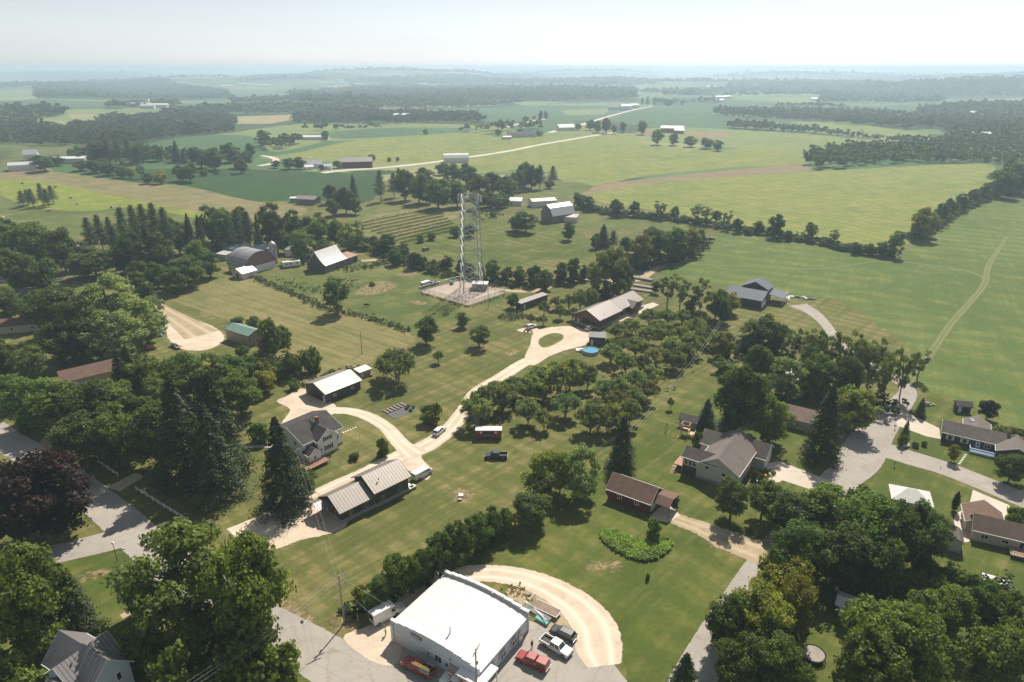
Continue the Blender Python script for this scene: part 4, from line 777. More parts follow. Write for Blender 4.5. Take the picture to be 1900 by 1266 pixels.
def arch_profile(a0, a1, e, r, n=12, kind='gothic'):
    m = (a0 + a1) / 2; hw = (a1 - a0) / 2; out = []
    for i in range(n + 1):
        t = i / n * 2 - 1
        if kind == 'gothic': z = e + (r - e) * (1 - abs(t) ** 2.2) ** .75
        elif kind == 'gambrel': z = r - (r - e) * (abs(t) * .45 / .55 * .62 if abs(t) < .55 else (.28 + (abs(t) - .55) / .45 * .72))
        elif kind == 'sweep': z = e + (r - e) * ((1 - abs(t)) ** 1.45)
        elif kind == 'arc': z = e + (r - e) * (1 - t * t)
        if kind == 'gambrel' and abs(t) < .55: z = r - (r - e) * abs(t) / .55 * .28
        out.append((m + t * hw, z))
    return out
def shell_roof(prof, l0, l1, t=.15, axis='x', o=0):
    return MB().ext([(a, z + t) for a, z in prof] + [(a, z) for a, z in prof[::-1]], l0 - o, l1 + o, axis)
def xf(face, bnd, u, d):
    x0, x1, y0, y1 = bnd
    return {'F': (x0 + u, y0 - d), 'B': (x0 + u, y1 + d), 'L': (x0 - d, y0 + u), 'R': (x1 + d, y0 + u)}[face]
def fbox(b, face, bnd, u0, u1, z0, z1, d0, d1, mi=0):
    a = xf(face, bnd, u0, d0); c = xf(face, bnd, u1, d1); return b.box(min(a[0], c[0]), max(a[0], c[0]), min(a[1], c[1]), max(a[1], c[1]), z0, z1, mi)
def window(root, face, bnd, u, z, w_, h, frame='trim', panes=2, shutters=None, sill=True):
    b = MB(); t = .09
    for (p, q, r_, s_) in ((u, u + w_, z, z + t), (u, u + w_, z + h - t, z + h), (u, u + t, z + t, z + h - t), (u + w_ - t, u + w_, z + t, z + h - t)): fbox(b, face, bnd, p, q, r_, s_, -.02, .07)
    for i in range(1, panes): c_ = u + w_ * i / panes; fbox(b, face, bnd, c_ - .04, c_ + .04, z + t, z + h - t, -.02, .06)
    f = b.build('window', frame, root); g = MB(); fbox(g, face, bnd, u + t, u + w_ - t, z + t, z + h - t, -.02, .025); g.build('pane', 'glass', f)
    if shutters:
        for a in (u - .42, u + w_ + .06): q = MB(); fbox(q, face, bnd, a, a + .36, z, z + h, -.02, .05); q.build('shutter', shutters, f)
    return f
def door(root, face, bnd, u, w_=.95, h=2.05, mat='trim', glass=True, z=0.0):
    b = MB(); fbox(b, face, bnd, u, u + w_, z, z + h, -.02, .06); d = b.build('door', mat, root)
    if glass: g = MB(); fbox(g, face, bnd, u + .25, u + w_ - .25, z + 1.1, z + h - .25, .03, .075); g.build('pane', 'glass', d)
    return d
def garage_door(root, face, bnd, u, w_, h, mat='trim', z=0.0):
    b = MB(); n = 4
    for i in range(n): fbox(b, face, bnd, u, u + w_, z + h * i / n + .02, z + h * (i + 1) / n - .02, -.02, .05)
    return b.build('garage_door', mat, root)
class Site: pass
def siteR(name, R1, R2, rz, E, ez, o=.45, **k):      # from the two ridge ends and one near-eave point
    a, b = P(*R1, rz), P(*R2, rz); d = (b - a); ang = math.atan2(d.y, d.x); c_, s_ = math.cos(ang), math.sin(ang)
    e = P(*E, ez); perp = abs(-(e.x - a.x) * s_ + (e.y - a.y) * c_); W_ = 2 * (perp - o); L_ = math.hypot(d.x, d.y) - 2 * o
    org = Vector((a.x + c_ * o + s_ * (perp - o), a.y + s_ * o - c_ * (perp - o), 0))
    s = Site(); s.root = empty(name, org, ang, **k); s.L, s.W, s.o, s.c, s.s, s.ang = L_, W_, org, c_, s_, ang; return s
def loc(s, px, py, z=0.0):
    p = P(px, py, z); dx, dy = p.x - s.o.x, p.y - s.o.y; return dx * s.c + dy * s.s, -dx * s.s + dy * s.c
def fascia(root, x0, x1, y0, y1, e, r, axis, o, mat='trim'):
    b = MB(); a0, a1, l0, l1 = (y0, y1, x0, x1) if axis == 'x' else (x0, x1, y0, y1); m = (a0 + a1) / 2; s = (r - e) / (m - a0); t = .16
    for L0 in (l0 - o - .04, l1 + o + .003):
        p = [(a0 - o - .03, e - o * s - .04), (a0 - o - .03, e - o * s + t + .02), (m, r + t + .03), (a1 + o + .03, e - o * s + t + .02), (a1 + o + .03, e - o * s - .04), (m, r - .04)]
        b.ext(p, L0, L0 + .037, 'x' if axis == 'x' else 'y')
    for A in (a0 - o - .10, a1 + o + .003):
        z = e - o * s
        if axis == 'x': b.box(l0 - o, l1 + o, A, A + .09, z - .02, z + t - .01)
        else: b.box(A, A + .09, l0 - o, l1 + o, z - .02, z + t - .01)
    return b.build('fascia', mat, root)
def wing(s, x0, x1, y0, y1, e, r, axis, wall, roof, o=.45, tr='trim', names=('wall', 'roof'), base=None):
    gable_wall(x0, x1, y0, y1, e, r, axis).build(names[0], wall, s.root); rf = gable_roof(x0, x1, y0, y1, e, r, axis, o).build(names[1], roof, s.root)
    if tr: fascia(s.root, x0, x1, y0, y1, e, r, axis, o, tr)
    if base: MB().box(x0 - .05, x1 + .05, y0 - .05, y1 + .05, -.3, base[1]).build('foundation', base[0], s.root)
    return (x0, x1, y0, y1), rf
def vent(root, x, y, z, r=.12, h=.7): return MB().cyl(x, y, z, z + h, r, 10).cyl(x, y, z + h, z + h + .12, r * 1.5, 10).build('vent_pipe', 'steel', root, smooth=False)

# big white shop
def shop():
    a, b, c_ = P(728, 1187), P(889, 1281), P(1000, 1180); d = b - a; ang = math.atan2(d.y, d.x); Lx = d.length; s = Site(); s.o = a; s.c, s.s = math.cos(ang), math.sin(ang)
    W_ = abs(-(c_.x - a.x) * s.s + (c_.y - a.y) * s.c)
    s.root = r = empty('workshop_building', a, ang, label='big white workshop with arched metal roof and stepped parapets at the street corner', cat='building'); e, rr = 3.5, 4.5
    prof = arch_profile(.25, Lx - .25, e, rr, 16, 'arc'); MB().ext([(.2, -.3)] + prof + [(Lx - .2, -.3)], .3, W_ - .3, 'y').build('wall', 'sid_wmetal', r)
    shell_roof([(q[0] * 1.0, q[1]) for q in arch_profile(-.15, Lx + .15, e, rr, 24, 'arc')], .32, W_ - .32, .14, 'y').build('roof', 'roof_white', r)
    for y0, y1, nm in ((0, .3, 'front_parapet'), (W_ - .3, W_, 'rear_parapet')):
        n = 11; q = [(0, -.3)]
        for i in range(n):
            t = abs((i + .5) / n * 2 - 1); z = e + .75 + (rr - e) * (1 - t * t) * .95; q += [(Lx * i / n, z), (Lx * (i + 1) / n, z)]
        MB().ext(q + [(Lx, -.3)], y0, y1, 'y').build(nm, 'paleblue' if y0 == 0 else 'offwhite', r)
        cp_ = MB()
        for i in range(n):
            t = abs((i + .5) / n * 2 - 1); z = e + .75 + (rr - e) * (1 - t * t) * .95; cp_.box(Lx * i / n - .05, Lx * (i + 1) / n + .05, y0 - .12, y1 + .12, z + .003, z + .14)
        cp_.build('coping', 'white', r)
    bd = (0, Lx, 0, W_); garage_door(r, 'F', bd, .9, 3.2, 2.6, 'offwhite'); MB().box(.0, .55, -.25, -.01, 0, 3.6).build('corner_post', 'offwhite', r)
    MB().box(4.3, Lx, -.22, -.02, 2.75, 2.92).build('gutter', 'white', r)
    window(r, 'F', bd, 8.0, 1.2, .6, .9, panes=1); window(r, 'F', bd, 9.6, .9, 1.5, 1.5); door(r, 'F', bd, 11.6, 1.0, 2.1, 'paleblue')
    for u in (13.6, 16.0): window(r, 'F', bd, u, .5, 1.7, 1.1, 'offwhite')
    aw = MB().ext([(-1.2, 1.75), (-1.2, 1.95), (-.01, 2.7), (-.01, 2.6)], 13.2, 18.1, 'x').build('awning', 'foundation', r); MB().box(13.15, 18.15, -1.25, -1.205, 1.55, 2.02).build('valance', 'orange', aw)
    lt = MB(); rd = random.Random(4); u = 13.4
    while u < 17.9: ww = rd.uniform(.12, .26); lt.box(u, u + ww, -1.262, -1.252, 1.64, 1.9); u += ww + rd.choice((.1, .1, .3))
    lt.build('lettering', 'white', aw)
    sg = MB().box(4.6, 6.9, -.12, -.01, 3.55, 4.25).build('sign_board', 'sh_ltbrown', r); lt = MB(); u = 4.8
    while u < 6.6: lt.box(u, u + .16, -.135, -.122, 3.7, 4.1); u += .26
    lt.build('lettering', 'offwhite', sg)
    for u in (1.2, 4.4, 7.8): window(r, 'R', bd, u + 1.5, .9, 1.7, 1.35, 'white')
    door(r, 'R', bd, 11.6, 1.0, 2.1, 'white'); MB().box(Lx - 3.4, Lx + 1.7, -1.7, 3.0, 2.75, 3.05).build('canopy', 'white', r)
    for x, y in ((Lx - 3.1, -1.5), (Lx + 1.45, -1.5), (Lx + 1.45, 2.8)): MB().cyl(x, y, 0, 2.75, .08).build('canopy_post', 'offwhite', r)
    MB().box(Lx + .02, Lx + .35, 0, W_, .0, .12).build('kerb', 'concrete', r)
    v = loc(s, 835, 1172, 5); vent(r, v[0], v[1], 4.6, .12, 1.5); v = loc(s, 914, 1105, 4.6); vent(r, v[0], v[1], 4.5, .08, .6)
    MB().box(12.9, 13.05, -.2, -.02, 0, 3.4).build('downpipe', 'steel', r)
    return s
SHOP = shop()
# long dark office with two roofs
s = siteR('office_building', (608, 922), (679, 889), 5.4, (637, 950), 3.3, .55, label='long dark barn-like office with two stepped tan metal roofs beside the gravel drive', cat='building')
bd, rf = wing(s, 0, s.L, 0, s.W, 3.3, 5.4, 'x', 'sid_dark', 'roof_tan', .55, 'darkbrown', ('wall', 'lower_roof'))
u0 = s.L + .05; x1 = loc(s, 740, 854, 6.5)[0] - .5; yn = loc(s, 711, 909, 4.4)[1] + .6; yf = 2 * loc(s, 711, 881, 6.5)[1] * 0 + s.W + .6
wing(s, u0, x1, -.25, s.W + .25, 4.3, 6.5, 'x', 'sid_dark', 'roof_tan', .6, 'darkbrown', ('rear_wall', 'upper_roof'))
MB().box(-.12, u0, -.12, s.W + .12, -.3, .95).box(u0, x1 + .12, -.37, s.W + .37, -.3, .95).build('stone_wainscot', 'stone', s.root)
for u in (2.0, 6.0, 8.4): window(s.root, 'F', bd, u, 1.2, .9, 1.2, 'sid_beige')
window(s.root, 'F', (u0, x1, -.25, s.W + .25), 6.2, 1.4, 1.0, 1.5, 'sid_beige', 1); window(s.root, 'L', bd, 1.4, 1.1, .9, 1.3, 'sid_beige', 1); window(s.root, 'F', (u0, x1, -.25, s.W + .25), 1.5, 1.2, .9, 1.2, 'sid_beige')
pt = s.W * .5; k = MB().ext([(pt, 2.9), (pt + 2.2, 3.7), (pt + 4.4, 2.9), (pt + 4.4, 2.78), (pt + 2.2, 3.58), (pt, 2.78)], -3.0, 0.02, 'x'); k.build('porch_roof', 'roof_tan', s.root)
for y in (pt + .25, pt + 4.1):
    k = MB(); k.box(-2.85, -2.65, y - .1, y + .1, 0, 2.8); k.bar((-2.75, y, 2.0), (-1.9, y, 2.75), .07); k.bar((-2.75, y, 2.0), (-2.75, pt + 2.2 + (y - pt - 2.2) * .6, 2.75), .07)
    k.build('porch_post', 'wood', s.root)
door(s.root, 'L', bd, pt + 1.6, 1.2, 2.2, 'paleblue'); vent(s.root, loc(s, 702, 888, 6)[0], loc(s, 702, 888, 6)[1], 5.6, .12, .5)
# white farmhouse
s = siteR('farmhouse', (530, 794), (605, 762), 7.4, (636, 793), 4.9, .4, label='white two-storey farmhouse with dark cross-gable roof and brick chimney', cat='house'); Wd = s.W
bd, rf = wing(s, 0, s.L, 0, Wd, 4.9, 7.4, 'x', 'sid_white', 'sh_dark', .4, 'white', base=('foundation', .6))
gx = loc(s, 598, 794, 7.0)[0]; g0, g1 = gx - 2.9, gx + 2.9; yfr = -1.6; bg_, _ = wing(s, g0, g1, yfr, Wd * .5, 4.9, 7.2, 'y', 'sid_white', 'sh_dark', .35, 'white', ('front_wall', 'front_gable_roof'), base=('foundation', .6))
window(s.root, 'F', bg_, 2.0, 4.1, 1.8, 1.2, 'white', 3, 'black'); window(s.root, 'F', bg_, 2.2, 1.4, 1.7, 1.4, 'white', 3, 'black'); window(s.root, 'F', bg_, .4, 1.5, .8, 1.2, 'white', 1)
window(s.root, 'F', bd, s.L - 3.2, 1.9, 1.6, 1.3, 'white', 3, 'black'); window(s.root, 'F', bd, 1.2, 2.9, 1.4, 1.2, 'white', 2, 'black'); window(s.root, 'F', bd, 1.2, .9, 1.3, 1.3, 'white', 2, 'black')
window(s.root, 'R', bd, 3, 3.2, 1.2, 1.3, 'white'); window(s.root, 'L', bd, 3, 3.2, 1.2, 1.3, 'white')
wing(s, g0 - 3.4, g0 - .05, -2.6, 0.0, 2.7, 4.0, 'y', 'sid_white', 'sh_dark', .3, 'white', ('porch_wall', 'porch_roof')); window(s.root, 'F', (g0 - 3.4, g0, -2.6, 0), 1.2, 1.1, .7, 1.0, 'white', 1)
cxx = loc(s, 588, 782, 7.4); MB().box(cxx[0] - .35, cxx[0] + .35, cxx[1] - .35, cxx[1] + .35, 5, 8.6).box(cxx[0] - .42, cxx[0] + .42, cxx[1] - .42, cxx[1] + .42, 8.6, 8.75).build('chimney', 'brick', rf)
MB().box(g0 - 6.2, g0 - 3.5, -5.2, -.05, .7, .85).box(g0 - 3.4, g0 + .6, -5.2, -2.7, .7, .85).build('deck', 'deck', s.root)
k = MB()
for i in range(12): k.box(g0 - 6.2 + i * .6, g0 - 6.12 + i * .6, -5.2, -5.12, 0, 1.7)
k.box(g0 - 6.2, g0 + .6, -5.22, -5.1, 1.62, 1.72).build('deck_rail', 'deck', s.root)
# brown garage
s = siteR('brown_garage', (581, 712), (650, 686), 5.0, (605, 732), 3.2, .5, label='dark brown garage with pale metal roof and open door behind the farmhouse', cat='garage')
bd, _ = wing(s, 0, s.L, 0, s.W, 3.2, 5.0, 'x', 'sid_dark', 'roof_pink', .5, 'darkbrown')
for u in (2.6, 9.0): window(s.root, 'F', bd, u, 1.3, 1.0, .8, 'white')
door(s.root, 'L', bd, .6, .95, 2.1, 'white'); b = MB(); fbox(b, 'L', bd, 2.6, 6.8, 0, 2.6, -.02, .03); b.build('doorway_shade_panel', 'black', s.root); b = MB(); fbox(b, 'L', bd, 2.4, 7.0, 2.6, 2.75, -.02, .08); b.build('door_lintel', 'sid_brown', s.root); garage_door(s.root, 'L', bd, 7.6, 2.6, 2.3, 'sid_dark')  # black panel on the solid wall paints the shade inside the open door
# green roofed shed
s = siteR('pole_shed', (430, 599.5), (475, 613), 5.4, (410, 609), 4.1, .25, label='tan metal shed with green roof beside the gravel yard', cat='shed')
bd, _ = wing(s, 0, s.L, 0, s.W, 4.1, 5.4, 'x', 'sid_tan', 'roof_green', .25, 'darkbrown'); garage_door(s.root, 'L', bd, 2, 4, 3, 'sid_beige'); b = MB(); fbox(b, 'R', bd, -.03, .12, 0, 4, -.02, .06); b.build('corner_trim', 'darkbrown', s.root)
# long brown building
s = siteR('brown_workshop', (1088, 576), (1131, 557), 6.6, (1118, 593), 3.9, .6, label='long brown timber building with pale pink metal roof beyond the turning loop', cat='building')
bd, rf = wing(s, 0, s.L, 0, s.W, 3.9, 6.6, 'x', 'sid_brown', 'roof_pink', .6, 'darkbrown', ('wall', 'roof'))
x2 = loc(s, 1178, 541, 6.0)[0] - .5; wing(s, s.L + .03, x2, .9, s.W - .9, 3.7, 6.1, 'x', 'sid_brown', 'roof_pink', .55, 'darkbrown', ('rear_wall', 'rear_roof'))
gx = loc(s, 1183, 562, 4.6)[0]; wing(s, gx - 2.6, gx + 2.6, -1.0, s.W * .4, 3.2, 5.0, 'y', 'sid_brown', 'roof_pink', .5, 'darkbrown', ('porch_wall', 'porch_gable'))
MB().box(-.08, x2 + .08, -.08, .0 + s.W + .08, -.3, .8).build('stone_wainscot', 'stone', s.root)
b = MB(); fbox(b, 'L', bd, s.W * .36, s.W * .66, 0, 3.1, -.02, .04); b.build('doorway_shade_panel', 'black', s.root); door(s.root, 'L', bd, s.W * .80, .95, 2.1, 'white'); window(s.root, 'L', bd, s.W * .1, 1.2, 1.2, 1.1, 'darkbrown'); window(s.root, 'L', bd, s.W * .22, 1.2, 1.2, 1.1, 'darkbrown')  # doorway is a black slab on the wall, its inner shade painted in
for u in (2, 5, 8, 11): window(s.root, 'F', bd, u, 1.2, 1.2, 1.0, 'darkbrown')
for u in (2, 6): window(s.root, 'F', (s.L, x2, .9, s.W - .9), u, 1.2, 1.2, 1.0, 'darkbrown')
vent(s.root, *loc(s, 1121, 584, 5.2), 4.9, .1, .5); vent(s.root, *loc(s, 1184, 554, 5.0), 4.8, .1, .5)
# red garage
s = siteR('red_garage', (1138, 877), (1222, 906), 5.2, (1121, 905), 3.0, .45, label='dark red garage with brown shingle roof and a corner porch', cat='garage')
bd, _ = wing(s, 0, s.L, 0, s.W, 3.0, 5.2, 'x', 'sid_red', 'sh_brown', .45, 'trim')
for u in (2.4, 6.6): window(s.root, 'F', bd, u, 1.2, 1.1, 1.1, 'white', 2, None)
garage_door(s.root, 'R', bd, .8, 2.6, 2.2, 'white'); door(s.root, 'R', bd, 4.3, .9, 2.0, 'darkbrown')
MB().ext([(s.W * .42, 3.9), (s.W * .42, 4.06), (s.W + .4, 3.0), (s.W + .4, 2.84)], s.L + .4, s.L + 4.3, 'x').ext([(s.W * .42, 3.9), (s.W * .42, 4.06), (s.W * .1, 2.9), (s.W * .1, 2.76)], s.L + .46, s.L + 4.3, 'x').build('porch_roof', 'sh_brown', s.root)
for y in (s.W * .14, s.W): MB().box(s.L + 4.0, s.L + 4.15, y, y + .15, 0, 2.8).build('porch_post', 'brick', s.root)
# grey house
s = siteR('grey_house', (1277, 824.5), (1331.5, 841), 6.4, (1263, 847.5), 4.9, .35, label='pale grey suburban house with many-gabled grey shingle roof above a deck', cat='house'); r = s.root
zb, ze, zr = 0, 4.2, 7.2
rx, ry = loc(s, 1332.7, 851.3, zr); ex, ey = loc(s, 1375, 880.3, ze); tx, ty = loc(s, 1385.8, 802, zr); hw = ex - rx - .4
main, _ = wing(s, rx - hw, rx + hw, ry + .4, ty, ze, zr, 'y', 'sid_grey', 'sh_grey', .4, 'trim', ('wall', 'main_roof'), base=('foundation', .8))
px0, py0 = loc(s, 1263, 847.5, 4.9); por, _ = wing(s, px0 + .3, rx - .2, ry + .55, ry + 5.2, 4.75, 6.35, 'x', 'sid_grey', 'sh_charcoal', .35, 'trim', ('porch_wall', 'porch_wing_roof'))
b = MB(); b.box(por[0] + .1, por[0] + 3.6, por[2] - .03, por[3] - .1, -.3, 2.45).build('porch_undercroft', 'sid_dark', r)
for i in range(3): window(r, 'F', por, .4 + i * 1.05, 2.7, .9, 1.5, 'trim', 1)
for i in range(3): window(r, 'L', por, .4 + i * 1.3, 2.8, 1.0, 1.4, 'trim', 1)
for u, z in ((2.0, 3.2), (6.0, 2.6), (9.4, 1.6)): window(r, 'F', main, u, z, 1.0, 1.0, 'trim', 1)
bx0, by0 = loc(s, 1316, 795.6, 6.6); wing(s, loc(s, 1304, 813, ze)[0] + .4, rx, by0 - 3.6, by0 + 3.6, ze, 6.3, 'x', 'sid_grey', 'sh_charcoal', .4, 'trim', ('rear_wall', 'rear_roof')); window(r, 'L', (loc(s, 1304, 813, ze)[0] + .4, rx, by0 - 3.6, by0 + 3.6), 1, 1.6, 1.6, 1.2)
gx1, gy1 = loc(s, 1432, 827, 5.6); gar = (rx + .3, gx1 - .4, gy1 - 3.4, gy1 + 3.4); wing(s, *gar, 3.4, 5.8, 'x', 'sid_grey', 'sh_charcoal', .4, 'trim', ('garage_wall', 'garage_roof')); garage_door(r, 'R', gar, .9, 4.9, 2.4, 'white')
MB().box(por[0] - 2.4, por[0] - .02, por[2] + .5, por[3], 1.4, 1.55).build('side_deck', 'deck', r)
k = MB()
for i in range(7): k.box(por[0] - 2.3 + .0, por[0] - 1.4, por[2] - .1 - i * .3, por[2] + .2 - i * .3, 1.2 - i * .2, 1.26 - i * .2)
k.build('stairs', 'newwood', r)
# ranch house
s = siteR('ranch_house', (1750, 780), (1899.7, 813), 4.4, (1743, 800.8), 2.8, .4, label='long dark blue ranch house with grey roof by the cul-de-sac', cat='house'); r = s.root
bd, rf = wing(s, 0, s.L + 5, 0, s.W, 2.8, 4.5, 'x', 'sid_blue', 'sh_charcoal', .4, 'trim'); wx = loc(s, 1889, 816, 4.6)[0]; wf, _ = wing(s, wx - 4, wx + 4, -3.6, s.W * .5, 2.8, 4.55, 'y', 'sid_blue', 'sh_grey', .4, 'trim', ('wing_wall', 'wing_roof'))
for u in (1.4, 4.6): window(r, 'F', bd, u, .9, 1.0, 1.3, 'white', 1, 'trim')
window(r, 'F', bd, 9.4, .9, 1.4, 1.3, 'white', 2); window(r, 'F', wf, 3, .9, 1.2, 1.3, 'white', 1, 'trim'); door(r, 'F', bd, 7.6, .95, 2.05, 'white')
kx, ky = loc(s, 1816, 790, 4.4); sky_w = (kx - 2.8, kx + 2.8, s.W * .5, s.W + 4.0); _, rr_ = wing(s, *sky_w, 2.8, 4.3, 'y', 'sid_blue', 'sh_grey', .35, 'trim', ('rear_wall', 'rear_roof')); MB().box(kx - 1.7, kx - .7, s.W + 1.2, s.W + 1.5, 3.65, 4.0).box(kx - 1.9, kx - .9, s.W + 2.2, s.W + 2.5, 3.6, 3.95).build('skylight', 'paleblue', rr_)
cx_, cy_ = loc(s, 1872, 806, 4.8); MB().box(cx_ - .35, cx_ + .35, s.W * .5 - .35, s.W * .5 + .35, 3.8, 5.5).cyl(cx_ - .15, s.W * .5, 5.5, 5.8, .1).cyl(cx_ + .18, s.W * .5, 5.5, 5.8, .1).build('chimney', 'brick', rf)
d0, d1 = wx - 9.6, wx - 4.1; MB().box(d0, d1, -3.2, -.03, .5, .65).build('deck', 'blue', r); k = MB()
for i in range(19): k.box(d0 + i * (d1 - d0) / 18 - .03, d0 + i * (d1 - d0) / 18 + .03, -3.22, -3.14, .3, 1.5)
k.box(d0, d1, -3.26, -3.1, 1.45, 1.55).box(d0, d1, -3.24, -3.1, .25, .62).box(d0 - .05, d0 + .05, -3.2, -.1, 1.45, 1.55).build('deck_rail', 'white', r)
# brown roofed house, lower right
s = siteR('tan_house', (1806, 954), (1900, 975), 4.8, (1798.4, 981), 2.8, .4, label='tan house with brown shingle roof and rear deck at the right edge', cat='house'); r = s.root
bd, _ = wing(s, 0, s.L + 8, 0, s.W, 2.8, 4.9, 'x', 'sid_beige', 'sh_ltbrown', .4, 'trim'); gx, gy = loc(s, 1826, 928, 4.8); g2 = (gx - 3.4, gx + 3.4, s.W * .6, gy - .4)
wing(s, *g2, 2.7, 4.7, 'y', 'sid_beige', 'sh_brown', .4, 'trim', ('garage_wall', 'garage_roof')); vent(r, *loc(s, 1832, 969, 4), 3.7, .12, .35)
for u in (1.4, 5): window(r, 'F', bd, u, .9, 1.3, 1.1, 'trim')
for u in (8, 11): window(r, 'F', bd, u, .3, 1.8, 1.9, 'trim')
MB().box(6.3, s.L + 6, -3.2, -.03, .6, .75).build('deck', 'wood', r); k = MB()
for i in range(26): k.box(6.3 + i * .5, 6.36 + i * .5, -3.2, -3.14, .2, 1.6)
k.box(6.3, s.L + 6, -3.24, -3.1, 1.55, 1.65).box(6.3, s.L + 6, -3.24, -3.1, .85, .92).build('deck_rail', 'newwood', r)
# dark blue house with garage, beside the hayfield
s = siteR('hillside_house', (1354, 530), (1425.5, 541.8), 5.6, (1413.5, 559.2), 3.6, .5, label='dark slate-blue house with blue-grey metal roofs beside the green hayfield', cat='house'); r = s.root
bd, _ = wing(s, 0, s.L, 0, s.W, 3.6, 5.6, 'x', 'sid_blue', 'roof_bluegrey', .5, 'darkbrown', ('garage_wall', 'garage_roof')); window(r, 'F', bd, s.L * .42, 1.4, 1.0, 1.0, 'sid_grey')
for u in (.9, 4.4): garage_door(r, 'R', bd, u, 2.9, 2.5, 'white')
a1, b1 = loc(s, 1400, 523, 8.2); a2, b2 = loc(s, 1413.5, 515.7, 8.2); hx = (a1 + a2) / 2; e1 = loc(s, 1425.6, 538.6, 5.8)[0]; hw = max(4, e1 - hx - .5)
mn, _ = wing(s, hx - hw, hx + hw, b1 + .3, b2 + .3, 5.6, 8.2, 'y', 'sid_blue', 'roof_bluegrey', .5, 'darkbrown', ('main_wall', 'main_roof'))
for u in (1, 2.6, 4.2): window(r, 'R', mn, u, 3.6, 1.1, 1.4, 'trim', 1)
MB().ext([(hx + hw + .02, 4.3), (hx + hw + .02, 4.45), (hx + hw + 7, 3.2), (hx + hw + 7, 3.05)], b1 - 1, b2 + 1, 'y').build('porch_roof', 'roof_bluegrey', r)
for y in (b1 - .6, (b1 + b2) / 2, b2 + .6): MB().box(hx + hw + 6.6, hx + hw + 6.8, y, y + .2, 0, 3.1).build('porch_post', 'trim', r)
# metal roofed victorian house, lower left
def victorian():
    a, b = P(96, 1236, 8.6), P(205, 1159.5, 8.6); d = b - a; ang = math.atan2(d.y, d.x); s = Site(); s.c, s.s = math.cos(ang), math.sin(ang); s.o = Vector((a.x, a.y, 0)); s.root = empty('metal_roofed_house', s.o, ang, label='pale blue house with grey standing-seam cross-gable roof at the bottom left', cat='house'); r = s.root; L_ = math.hypot(d.x, d.y)
    A, _ = wing(s, .5, L_ - .5, -3.6, 3.6, 5.6, 8.6, 'x', 'paleblue', 'roof_grey', .5, 'trim')
    c1 = loc(s, 131.6, 1178.4, 9.6); c2 = loc(s, 205.8, 1212, 9.2); xc = (c1[0] + c2[0]) / 2
    B_, _ = wing(s, xc - 3.4, xc + 3.4, -6.4, 6.0, 5.8, 9.4, 'y', 'paleblue', 'roof_seamy', .5, 'trim', ('cross_wall', 'cross_roof'))
    C_, _ = wing(s, xc - 9.0, xc - 2.6, -4.6, 0, 4.6, 7.2, 'y', 'paleblue', 'roof_seamy', .45, 'trim', ('front_wall', 'front_gable_roof'))
    window(r, 'F', B_, 1.2, 3.6, .9, 1.6, 'white', 1); window(r, 'F', C_, 2.6, 4.4, .8, .8, 'white', 1); window(r, 'R', B_, 2.5, 3.4, .9, 1.6, 'white', 1); window(r, 'F', A, L_ - 3, 3.2, .9, 1.6, 'white', 1)
    window(r, 'F', B_, 4.2, 3.6, .9, 1.6, 'white', 1); window(r, 'F', C_, 1.2, 1.2, .9, 1.5, 'white', 1)
ribbed('roof_seamy', (.20, .188, .19), 1.6, .4, axis='Y', dark=.1)
victorian()
bpy.data.objects['metal_roofed_house'].scale = (.92, .92, .92)
# gambrel barn, milk house and silo
s = siteR('round_roofed_barn', (446, 459), (480.5, 466.6), 10.0, (436, 490.8), 4.4, .3, label='old barn with rounded galvanised roof and white stone base beside the silo', cat='barn'); r = s.root
pr = arch_profile(-.5, s.W + .5, 3.6, 10, 16, 'gothic'); shell_roof(pr, -.4, s.L + .4, .15, 'x').build('roof', 'roof_galv', r); pw = arch_profile(.05, s.W - .05, 3.6, 9.9, 16, 'gothic')
MB().ext([(.05, 3.4)] + pw + [(s.W - .05, 3.4)], .1, s.L - .1, 'x').build('gable_wall', 'rustgable', r); MB().box(0, s.L, 0, s.W, -.3, 3.4).build('base_wall', 'offwhite', r); bd = (0, s.L, 0, s.W)
for i in range(6): window(r, 'F', bd, 1.8 + i * 2.7, 1.4, .8, .9, 'offwhite', 1, None)
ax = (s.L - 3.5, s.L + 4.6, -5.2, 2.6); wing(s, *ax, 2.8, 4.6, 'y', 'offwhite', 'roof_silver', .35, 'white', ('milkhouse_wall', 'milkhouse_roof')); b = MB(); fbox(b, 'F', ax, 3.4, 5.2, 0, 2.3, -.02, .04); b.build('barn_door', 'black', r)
for u in (1.2, 6.2): window(r, 'F', ax, u, 1.2, .8, 1.1, 'white', 1)
g = P(509, 489); t = empty('silo', g, 0, label='tall grey concrete silo with domed cap beside the round-roofed barn', cat='silo'); k = MB().cyl(0, 0, -.2, 9.8, 1.9, 24)
for i in range(12): k.cyl(0, 0, .6 + i * .75, .68 + i * .75, 1.94, 24)
k.build('stave_wall', 'foundation', t); k = MB()
for i in range(4): k.bar((0, 0, 9.8 + .45 * i), (0, 0, 9.8 + .45 * (i + 1)), 1.9 * math.cos(i * .38), 1.9 * math.cos((i + 1) * .38), 24)
k.build('dome_cap', 'galv', t)
